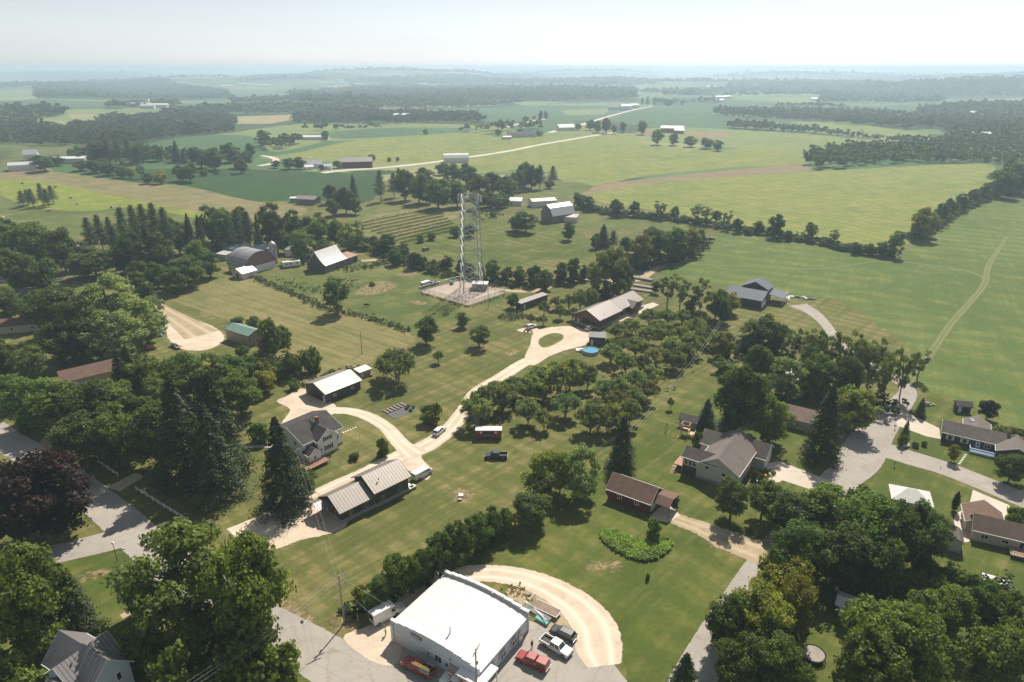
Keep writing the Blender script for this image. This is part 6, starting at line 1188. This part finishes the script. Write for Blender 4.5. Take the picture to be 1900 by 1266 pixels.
r = place('box_trailer', (782, 534), (797, 529), 4.6, label='white-topped box trailer parked left of the tower compound', cat='trailer'); MB().box(0, 4.6, -1, 1, .5, 2.2).build('body', 'sid_grey', r); MB().box(-.03, 4.63, -1.03, 1.03, 2.203, 2.3).build('roof', 'white', r); wheels(r, (2.2,), 2.0, .33)
suv((801, 530), (810, 527), 'car_grey', 'dark pickup-like car coupled before the white box trailer', name='car', cat='car')
# chain link fence
fp = [P(778, 541), P(868, 567), P(937, 544), P(862, 518)]; f = empty('chain_link_fence', (fp[0].x, fp[0].y, 0), 0, label='chain-link fence around the tower compound', cat='fence'); o_ = fp[0]
m, n, b = newmat('chainlink'); v = coords(n, R(45)); wv = N(n, 'ShaderNodeTexNoise', i_Scale=40.0); L(n, v, wv.inputs['Vector']); b.inputs['Base Color'].default_value = (.35, .35, .35, 1); L(n, rng(n, wv.outputs['Fac'], .52, .56, 0.02, .35), b.inputs['Alpha']); M['chainlink'] = m
for i in range(4):
    a, b_ = fp[i] - o_, fp[(i + 1) % 4] - o_; d = b_ - a; k = int(d.length / 3)
    q = MB()
    for j in range(k): p = a + d * j / k; MB().cyl(p.x, p.y, 0, 2.2, .05, 6).build('post', 'steel', f)
    nx = Vector((-d.y, d.x, 0)).normalized() * .02; q.add([a - nx, b_ - nx, b_ - nx + Vector((0, 0, 2.1)), a - nx + Vector((0, 0, 2.1)), a + nx, b_ + nx, b_ + nx + Vector((0, 0, 2.1)), a + nx + Vector((0, 0, 2.1))], [(0, 1, 2, 3), (7, 6, 5, 4), (0, 4, 5, 1), (3, 2, 6, 7)]); q.build('mesh_panel', 'chainlink', f)
    MB().bar(a + Vector((0, 0, 2.1)), b_ + Vector((0, 0, 2.1)), .03).build('top_rail', 'steel', f)
# ---------------------------------------------------------------- poles and wires
def pole(px, py, h, label, arms=2, ang=40, light=False, name='utility_pole', r=.15):
    g = P(px, py); t = empty(name, g, R(ang), label=label, cat='utility pole' if name == 'utility_pole' else 'pole'); MB().bar((0, 0, -.3), (0, 0, h), r, r * .7, 10).build('pole', 'pole_wood' if r > .09 else 'steel', t)
    for i in range(arms):
        z = h - .3 - i * 1.6; wd_ = 1.25 if i == 0 else .95; a = MB().box(-wd_, wd_, -.16, -.04, z, z + .13).build('crossarm', 'pole_wood', t)
        for u in (-1, -.45, .45, 1): MB().cyl(u * wd_ * .92, -.1, z + .13, z + .32, .05, 8, .03).build('insulator', 'insulator', a)
        MB().bar((-.7, -.1, z), (0, -.1, z - .6), .025).bar((.7, -.1, z), (0, -.1, z - .6), .025).build('brace', 'steel', a)
    if light: a = MB().bar((0, 0, h * .62), (-1.0, -.5, h * .64), .04).build('lamp_arm', 'galv', t); MB().cyl(-1.05, -.52, h * .60, h * .64, .22, 10, .12).build('lamp_head', 'offwhite', a)
    return g, h
pA = pole(639, 1158, 10.8, 'tall wooden utility pole with double crossarms at the street verge', 2, 35, True); pB = pole(885, 1310, 11.6, 'thin utility pole in front of the white workshop', 1, 70); MB().cyl(.45, 0, 8.2, 9.0, .2, 10).build('transformer', 'steel', [o for o in bpy.data.objects if o.name.startswith('utility_pole')][-1])
pC = pole(562, 908, 11.0, 'utility pole with white insulators beside the farmhouse spruce', 1, 40); pD = pole(1163, 858, 9.5, 'wooden utility pole with lamp beside the lone spruce', 1, 40, True); pE = pole(672, 656, 8.2, 'slim wooden pole alone in the mown field', 0); pF = pole(906, 572, 9.0, 'slim pole beside the tower compound', 0); pole(1745, 870, 0.9, 'short dark post on the verge of the cul-de-sac', 0, name='post', r=.08)
for px, py, h, lb in ((1659, 866, 1.3, 'dark mailbox post on the lawn corner'), (1601, 795, 1.3, 'white mailbox post beside the shaded drive'), (1660, 797, 1.3, 'black mailbox by the ranch driveway'), (1672, 838, 1.3, 'small post beside the flower border')):
    t = empty('mailbox', P(px, py), R(-30), label=lb, cat='mailbox'); MB().box(-.06, .06, -.06, .06, 0, 1.05).build('post', 'wood' if px != 1601 else 'white', t); MB().box(-.28, .28, -.14, .14, 1.05, 1.35).build('box', 'black' if px != 1601 else 'white', t, bevel=.05)
t = empty('yard_lamp', P(218, 1043), 0, label='slender yard lamp with white shade beside the side street', cat='lamp post'); MB().cyl(0, 0, 0, 4.6, .06, 8).build('pole', 'black', t); MB().cyl(0, 0, 4.6, 4.9, .32, 12, .16).build('lamp_shade', 'white', t)
t = empty('street_sign', P(231, 1040), R(20), label='small street name sign near the side street corner', cat='sign'); MB().cyl(0, 0, 0, 2.6, .04, 8).build('post', 'steel', t); MB().box(-.45, .45, -.02, .02, 2.5, 2.75).build('sign_plate', 'teal', t)
t = empty('road_sign', P(572, 1142), R(-45), label='small square road sign on the street verge', cat='sign'); MB().cyl(0, 0, 0, 2.4, .04, 8).build('post', 'steel', t); MB().box(-.38, .38, -.05, -.03, 1.8, 2.5).build('sign_plate', 'offwhite', t)
t = empty('clothesline_post', P(668, 818), R(40), label='thin T-shaped clothesline post on the farmhouse lawn', cat='post'); MB().cyl(0, 0, 0, 1.9, .05, 8).build('post', 'steel', t); MB().bar((-.6, 0, 1.85), (.6, 0, 1.85), .04).build('crossbar', 'steel', t)
for px, py, lb in ((957, 838, 'thin sign post beside the dark blue pickup'), (664, 1152, 'white plastic marker post beside the hedge')): t = empty('marker_post', P(px, py), 0, label=lb, cat='post'); MB().cyl(0, 0, 0, 1.5, .05, 8).build('post', 'wood' if px > 900 else 'white', t); MB().cyl(0, 0, 1.5, 1.56, .06, 8).build('cap', 'steel', t)
def wires(a, b_, offs, label, sag=1.0, r=.014):
    A, B = a[0] + Vector((0, 0, a[1])), b_[0] + Vector((0, 0, b_[1])); t = empty('power_line', A, 0, label=label, cat='power line')
    for dx, dz in offs:
        m = MB(); pr_ = None
        for i in range(13):
            u = i / 12; p = (B - A) * u + Vector((dx, 0, dz - sag * 4 * u * (1 - u)))
            if pr_ is not None: m.bar(pr_, p, r, n=4)
            pr_ = p
        m.build('wire', 'galv', t)
wires(pA, pC, ((-.5, 0), (.5, 0)), 'pair of power wires from the street pole to the farmhouse pole'); wires(pA, (P(330, 1400), 10.5), ((-1, 0), (0, 0), (1, 0), (.3, -1.6)), 'bundle of power wires crossing the street towards the bottom left', .8); wires(pA, pD, ((0, 0), (.3, -1.5)), 'wires running from the street pole to the spruce pole', 2)
wires(pA, (P(728, 1187), 3.9), ((0, -2),), 'service wire from the street pole to the workshop', .4); wires(pB, pA, ((0, 0),), 'wire between the two poles by the workshop', .8); wires(pD, (P(1330, 640), 9.0), ((0, 0), (.5, -.8)), 'long wires along the mown strip beside the orchard', 2.5)
# white rail fences
def railfence(a, b_, n, label):
    A, B = P(*a), P(*b_); t = empty('rail_fence', A, 0, label=label, cat='fence'); d = B - A; nx = Vector((-d.y, d.x, 0)).normalized() * .04
    for i in range(n + 1): p = d * i / n; MB().box(p.x - .08, p.x + .08, p.y - .08, p.y + .08, 0, 1.15).build('post', 'white', t)
    for z in (.55, 1.0): MB().bar(Vector((0, 0, z)) - nx * 2.2, d + Vector((0, 0, z)) - nx * 2.2, .07, n=4).build('rail', 'white', t)
railfence((253, 910), (350, 970), 9, 'long white rail fence beside the main street'); railfence((182, 859), (219, 884), 4, 'short white rail fence in the shade by the main street')
# ---------------------------------------------------------------- yard things
t = empty('swimming_pool', P(1096, 655), 0, label='round above-ground swimming pool with blue water on the grass', cat='pool'); k = MB(); n_ = 28
for i in range(n_):
    a0, a1 = 2 * math.pi * i / n_, 2 * math.pi * (i + 1) / n_; q = [(math.cos(a) * rr, math.sin(a) * rr) for a, rr in ((a0, 2.75), (a1, 2.75), (a1, 2.6), (a0, 2.6))]; k.add([(x, y, 0) for x, y in q] + [(x, y, 1.25) for x, y in q], [(0, 1, 5, 4), (2, 3, 7, 6), (4, 5, 6, 7)])
k.build('wall', 'poolwall', t); MB().cyl(0, 0, .05, 1.05, 2.59, 28).build('water', 'water', t); MB().box(-3.6, -2.8, .6, 1.6, 0, 1.2).build('ladder', 'white', t); k = MB().box(-5.0, -2.7, 1.0, 2.8, 0, .5); k.build('step_platform', 'white', t)
t = empty('trampoline', P(1508, 1220), 0, label='round black trampoline on the shaded lawn', cat='trampoline'); MB().cyl(0, 0, .85, .88, 1.75, 24).build('mat', 'foundation', t); k = MB(); l = MB()
for i in range(24): a0, a1 = 2 * math.pi * i / 24, 2 * math.pi * (i + 1) / 24; k.bar((math.cos(a0) * 1.95, math.sin(a0) * 1.95, .87), (math.cos(a1) * 1.95, math.sin(a1) * 1.95, .87), .10); 
k.build('frame_pad', 'black', t)
for i in range(6): a0 = i * 1.047; MB().cyl(math.cos(a0) * 1.95, math.sin(a0) * 1.95, 0, .85, .04, 6).build('leg', 'steel', t)
# play set
t = empty('playset', P(1262, 808), R(-32), label='wooden playset with two towers and a swing beam on the grey house lawn', cat='playset'); k = MB()
for x, y in ((0, 0), (2, 0), (2, 2), (0, 2)): MB().box(x - .06, x + .06, y - .06, y + .06, 0, 3.4).build('post', 'newwood', t)
MB().box(0, 2, 0, 2, 1.5, 1.6).build('platform', 'newwood', t); MB().box(-.1, 2.1, -.08, .0, 3.3, 3.45).box(-.1, 2.1, 2.0, 2.08, 3.3, 3.45).box(-.1, 0, 0, 2, 3.3, 3.45).box(2, 2.1, 0, 2, 3.3, 3.45).build('top_frame', 'newwood', t); MB().box(-.03, 2.03, -.03, .03, 1.6, 2.4).box(-.03, .03, .03, 2.0, 1.6, 2.4).build('side_boards', 'wood', t)
MB().box(2.1, 3.6, -.1, 1.6, 1.05, 1.15).build('lower_platform', 'newwood', t); MB().box(2.12, 3.6, -.12, -.04, 1.7, 1.8).box(3.55, 3.65, -.04, 1.6, 1.7, 1.8).build('lower_rail', 'newwood', t)
for x, y in ((3.55, -.05), (3.55, 1.55), (2.2, 1.55)): MB().box(x - .05, x + .05, y - .05, y + .05, 0, 1.9).build('post', 'newwood', t)
MB().bar((0, .2, 2.6), (-3.8, .2, 2.6), .08).build('swing_beam', 'newwood', t); MB().bar((-3.8, .2, 2.6), (-4.1, -1.0, 0), .07).bar((-3.8, .2, 2.6), (-4.1, 1.4, 0), .07).bar((-4.0, -.6, .9), (-4.0, 1.0, .9), .05).build('swing_leg', 'wood', t)
for x in (-1.3, -2.5): MB().bar((x, .2, 2.55), (x, .0, .6), .02).bar((x + .45, .2, 2.55), (x + .45, .0, .6), .02).box(x - .02, x + .47, -.1, .1, .55, .6).build('swing', 'black', t)
MB().ext([(3.6, 1.1), (5.4, .25), (5.4, .18), (3.6, 1.02)], .2, .8, 'y').build('slide', 'teal', t)
# fire pits, beds, pads
t = empty('fire_pit', P(855, 925), 0, label='small stone fire pit with stacked blocks on scorched grass', cat='fire pit'); k = MB().cyl(0, .6, 0, .55, .55, 10).box(-.6, .3, -1.1, -.5, 0, .45); k.build('stone_ring', 'rock', t); MB().cyl(0, .6, .55, .62, .65, 10).build('lid', 'offwhite', t)
t = empty('patio_pad', P(1849, 1077), R(-30), label='pale concrete patio pad with ring fire pit on the tan house lawn', cat='patio'); MB().box(-2.3, 2.3, -1.1, 1.1, 0, .1).build('slab', 'offwhite', t); q = MB().cyl(.2, 0, .1, .45, .62, 14); q.build('fire_ring', 'black', t)
t = empty('garden_plot', P(741, 762), R(47), label='square vegetable plot covered with black plastic sheets', cat='garden plot'); MB().box(-4.0, 4.0, -3.4, 3.6, 0, .06).build('ground_sheet', 'plastic_black', t)
for i in range(6): MB().box(-3.6 + i * 1.25, -3.1 + i * 1.25, .6, 3.4, .06, .35).build('raised_row', 'wood', t)
rdx = random.Random(8)
for i in range(4): MB().blob(2.4 + rdx.uniform(-.8, 1.4), -2.6 + i * .8, .4, .6, .5, .5, i, j=.3).build('vegetable_clump', 'leaf', t).color = (.08, .12, .03, 1)
t = empty('zero_turn_mower', P(763, 908), R(47), label='small white utility cart parked at the office wall', cat='utility cart'); MB().box(-1.1, 1.1, -.6, .6, .35, .75).build('body', 'white', t, bevel=.08); MB().box(-.2, .5, -.4, .4, .75, 1.0).build('seat', 'black', t); MB().box(-.9, -.2, -.6, .6, 1.5, 1.58).build('canopy', 'white', t); wheels(t, (-.7, .75), 1.3, .27)
t.name = 'utility_cart'
for i, (px, py) in enumerate(((976, 616), (983, 617))): t = empty('motorcycle', P(px, py), R(20), label='dark motorcycle parked %s the white car by the turning loop' % ('left of' if i == 0 else 'in front of'), cat='motorcycle', group='motorcycles by the turning loop'); MB().box(-.6, .5, -.15, .15, .5, .9).build('body', 'darkred', t, bevel=.06); MB().bar((-.75, -.06, .32), (-.75, .06, .32), .32, n=14).build('wheel', 'tyre', t); MB().bar((.75, -.06, .32), (.75, .06, .32), .32, n=14).build('wheel', 'tyre', t); MB().bar((.55, -.35, 1.05), (.55, .35, 1.05), .03).build('handlebar', 'steel', t)
for i, (px, py) in enumerate(((42, 341), (131, 368), (144, 379), (208, 386), (90, 392), (5, 407), (103, 348))):
    if i == 0: t = empty('hay_bale', G(px, py), .4, label='round hay bale lying on the bright field at upper left', cat='hay bale', group='hay bales on the bright field'); MB().bar((-.9, 0, .85), (.9, 0, .85), .9, n=18).build('bale_roll', 'hay', t); MB().bar((-.93, 0, .85), (-.9, 0, .85), .8, n=18).build('bale_end', 'tarpwhite', t); bale = t
    else: c2 = copy_tree(bale); c2.location = G(px, py); c2.rotation_euler.z = i; c2['label'] = 'round hay bale ' + ['', 'just right of the dark clump', 'second right of the dark clump', 'rightmost on the bright field', 'below the dark clump', 'at the left edge of the field', 'touching the right side of the dark clump'][i]
for i, (px, py, n_, a) in enumerate(((1192, 519, 14, -32), (1196, 533, 14, -30), (1190, 540, 14, -28))):
    t = empty('lumber_stack', P(px, py), R(a), label=['long stack of pale planks under cover beside the field lane', 'middle row of stacked pale boards near the brown building', 'lowest row of stacked pale boards near the brown building'][i], cat='lumber stack')
    for j in range(5): MB().box(-5, 5, -1.2 + j * .5, -.8 + j * .5, .25, .9 if i == 0 else .6).build('plank_bundle', 'foundation', t)
    MB().box(-4.5, -4.2, -1.3, 1.4, 0, .25).box(4.2, 4.5, -1.3, 1.4, 0, .25).build('bearers', 'wood', t)
rdx = random.Random(12)
for i, (px, py, m_) in enumerate(((290, 618, 'tarpwhite'), (294, 624, 'blue'), (285, 621, 'blue'))): t = MB().blob(0, 0, .5, 1.6, 1.1, .6, i, j=.3).build('tarp_heap', m_, None); t.location = P(px, py); tag(t, ['white tarpaulin heap under the willows', 'blue tarpaulin heap nearest the gravel yard', 'small blue tarpaulin heap deepest under the willows'][i], 'tarp heap')
r = place('flat_trailer', (314, 640), (338, 650), 5.5, label='low trailer loaded with dark scrap at the gravel yard edge', cat='trailer'); MB().box(0, 5.5, -1, 1, .6, .75).build('deck', 'wood', r); MB().blob(2.5, 0, 1.0, 2.0, .8, .5, 4, j=.35).build('scrap_load', 'junk', r); wheels(r, (2.3, 3.1), 2.0, .33)
t = MB().blob(0, 0, .6, 1.8, 1.2, .9, 9, j=.35).build('scrap_pile', 'rustred'); t.location = P(276, 648); tag(t, 'rusty scrap pile in the shade by the gravel yard', 'scrap pile')
for i, (px, py, m_, nm, lb) in enumerate(((1466, 552, 'tarpwhite', 'material_pile', 'white wrapped building materials beside the dark blue house'), (1459, 546, 'newwood', 'lumber_pile', 'heap of new timber beside the dark blue house'), (1480, 552, 'junk', 'debris_pile', 'dark debris along the gravel drive edge'), (1505, 556, 'black', 'debris_pile', 'small black heap at the far side of the gravel drive'), (1462, 554, 'white', 'material_pile', 'white sheet stack at the dark blue house corner'), (1492, 554, 'offwhite', 'material_pile', 'pale sacks along the gravel drive edge'),
                                           (1720, 752, 'rock', 'rock_pile', 'low rock pile behind the conifer by the cul-de-sac'), (1680, 828, 'rock', 'rock_border', 'curved stone border of the corner flower bed'), (688, 696, 'brick', 'scrap_pile', 'reddish scrap beside the lean-to shed'), (770, 478, 'junk', 'scrap_pile', 'dark scrap beside the pasture lane'))):
    t = MB().blob(0, 0, .35, 1.5, .8, .55, 20 + i, j=.4).blob(1.3, .5, .2, .9, .6, .4, 50 + i, j=.4).build(nm, m_); t.location = P(px, py); t.rotation_euler.z = i; tag(t, lb, nm.replace('_', ' '))
t = MB().blob(0, 0, .3, .5, .5, .35, 3).build('flower_clump', 'flower'); t.location = P(1419, 884); tag(t, 'bright orange flower clump by the grey house walk', 'flowers')
for i in range(6): t = MB().cyl(0, 0, 0, .04, .28, 7).build('stepping_stone', 'offwhite'); t.location = P(637 + i * 4.6, 803 - i * 1.9, 0) + Vector((0, 0, .02)); tag(t, 'round pale stepping stone on the farmhouse lawn', 'stepping stone', 'stepping stones beside the farmhouse')
for i in range(7): t = MB().cyl(0, 0, 0, .04, .3, 7).build('stepping_stone', 'offwhite'); t.location = P(1780 + i * 2.0, 861 - i * 2.8, 0) + Vector((0, 0, .02)); tag(t, 'small pale stepping stone on the ranch lawn', 'stepping stone', 'stepping stones before the ranch deck')
# vineyard rows
k_ = 0
for i in range(9):
    a0, b0 = (655 + i * 11, 418 + i * 4.2), (806 + i * 6, 388 + i * 4.6); rd = random.Random(i); A, B = G(*a0), G(*b0); out = []
    for j in range(150):
        u = (j + rd.random()) / 150; p = A + (B - A) * u; q = TM[rd.randrange(6)] * rd.uniform(.9, 1.35) if 'TM' in globals() else None
        if q is None: continue
        out.append(np.stack([q[:, 0] * 1.6 + p.x, q[:, 1] * 1.6 + p.y, q[:, 2] + H(p.x, p.y)], 1))
    if out: o = bpy.data.objects.new('vine_row', npmesh('vine_row', np.concatenate(out), 'leaf')); C.objects.link(o); o.color = (.16, .19, .06, 1); tag(o, '%s row of vines from the top in the small vineyard' % ['first', 'second', 'third', 'fourth', 'fifth', 'sixth', 'seventh', 'eighth', 'lowest'][i], 'vine row', 'vine rows left of the tower top')
# ---------------------------------------------------------------- cow and people
def skin(name, pts, edges, mat, parent=None, sub=2):
    me = bpy.data.meshes.new(name); me.from_pydata([p[:3] for p in pts], edges, []); o = bpy.data.objects.new(name, me); C.objects.link(o); sk = o.modifiers.new('skin', 'SKIN')
    for v, p in zip(me.skin_vertices[0].data, pts): v.radius = (p[3], p[4] if len(p) > 4 else p[3])
    me.skin_vertices[0].data[0].use_root = True; sk.use_smooth_shade = True; sb = o.modifiers.new('sub', 'SUBSURF'); sb.levels = sub; sb.render_levels = sub; me.materials.append(M[mat])
    if parent is not None: o.parent = parent
    return o
t = empty('cow', P(680, 569), R(15), label='black cow grazing alone in the barnyard pasture', cat='cow')
skin('body', [(0, 0, 1.0, .34, .38), (-.55, 0, 1.02, .36, .40), (.6, 0, 1.0, .33, .40), (1.0, 0, .95, .2), (1.3, 0, .6, .13), (1.45, 0, .35, .11), (1.6, 0, .18, .08),
              (-.85, .2, .95, .17), (-.8, .22, .6, .12), (-.9, .22, .4, .07), (-.85, .22, .04, .06), (-.85, -.2, .95, .17), (-.8, -.22, .6, .12), (-.9, -.22, .4, .07), (-.85, -.22, .04, .06),
              (.6, .2, .8, .14), (.6, .21, .45, .08), (.6, .21, .04, .06), (.6, -.2, .8, .14), (.65, -.21, .45, .08), (.65, -.21, .04, .06), (-.98, 0, 1.15, .05), (-1.05, 0, .6, .03)],
     [(0, 1), (0, 2), (2, 3), (3, 4), (4, 5), (5, 6), (1, 7), (7, 8), (8, 9), (9, 10), (1, 11), (11, 12), (12, 13), (13, 14), (2, 15), (15, 16), (16, 17), (2, 18), (18, 19), (19, 20), (1, 21), (21, 22)], 'cowhide', t)
def person(px, py, ang, top, label, bend=0.0):
    t = empty('person', P(px, py), R(ang), label=label, cat='person')
    v = [(0, 0, .95, .13, .16), (0, 0, 1.15, .12, .15), (.02, 0, 1.38, .12, .17), (.02, 0, 1.5, .06), (.03, 0, 1.56, .055), (.04, 0, 1.66, .095, .085), (.04, 0, 1.75, .07)]; e = [(0, 1), (1, 2), (2, 3), (3, 4), (4, 5), (5, 6)]
    for s_ in (-1, 1):
        b0 = len(v); v += [(0, s_ * .10, .86, .095), (.04 * s_, s_ * .11, .48, .062), (0 + .05 * s_, s_ * .12, .08, .04), (.16 + .05 * s_, s_ * .13, .03, .035)]; e += [(0, b0), (b0, b0 + 1), (b0 + 1, b0 + 2), (b0 + 2, b0 + 3)]
        b1 = len(v); f = .22 if s_ < 0 else .04; v += [(.0, s_ * .21, 1.42, .055), (.02, s_ * .27, 1.14, .04), (.04 + f, s_ * .25, .93, .028), (.07 + f, s_ * .25, .86, .030)]; e += [(2, b1), (b1, b1 + 1), (b1 + 1, b1 + 2), (b1 + 2, b1 + 3)]
        for i in range(4): b2 = len(v); v += [(.05 + f + .018 * i, s_ * .245, .81, .009), (.06 + f + .018 * i, s_ * .235, .765 - .006 * (i == 1), .008)]; e += [(b1 + 3, b2), (b2, b2 + 1)]
        b2 = len(v); v += [(.12 + f, s_ * .23, .84, .010)]; e += [(b1 + 3, b2)]
    skin('body', v, e, 'skin', t, 1)
    sh = [(0, 0, .93, .15, .18), (0, 0, 1.15, .14, .17), (.02, 0, 1.40, .135, .19), (.0, -.22, 1.42, .07), (.01, -.26, 1.22, .06), (.0, .22, 1.42, .07), (.01, .26, 1.22, .06)]; skin('shirt', sh, [(0, 1), (1, 2), (2, 3), (3, 4), (2, 5), (5, 6)], top, t, 1)
    skin('trousers', [(0, 0, .93, .14, .165), (0, .10, .84, .11), (.04, .11, .48, .08), (.05, .12, .10, .06), (0, -.10, .84, .11), (-.04, -.11, .48, .08), (-.05, -.12, .10, .06)], [(0, 1), (1, 2), (2, 3), (0, 4), (4, 5), (5, 6)], 'pants', t, 1)
    MB().blob(.02, 0, 1.74, .105, .1, .09, 2, j=.05).build('hair', 'darkbrown', t); return t
person(716, 1179, 200, 'shirt_green', 'person in a yellow-green shirt standing at the workshop corner'); person(987, 1203, 120, 'shirt_dark', 'person in dark clothes standing by the workshop side wall')
# ---------------------------------------------------------------- haze: the summer air
m, n, b = newmat('haze'); n.nodes.remove(b); pv = N(n, 'ShaderNodeVolumePrincipled')
pv.inputs['Color'].default_value = (.64, .82, 1.0, 1); pv.inputs['Density'].default_value = 2.2e-4; pv.inputs['Anisotropy'].default_value = .3
L(n, pv.outputs[0], n.nodes['Material Output'].inputs['Volume'])
M['haze'] = m
hz = MB().box(-50000, 50000, -600, 50000, -90, 104).build('haze', 'haze', kind='stuff', label='pale blue summer haze over the valley', cat='haze')
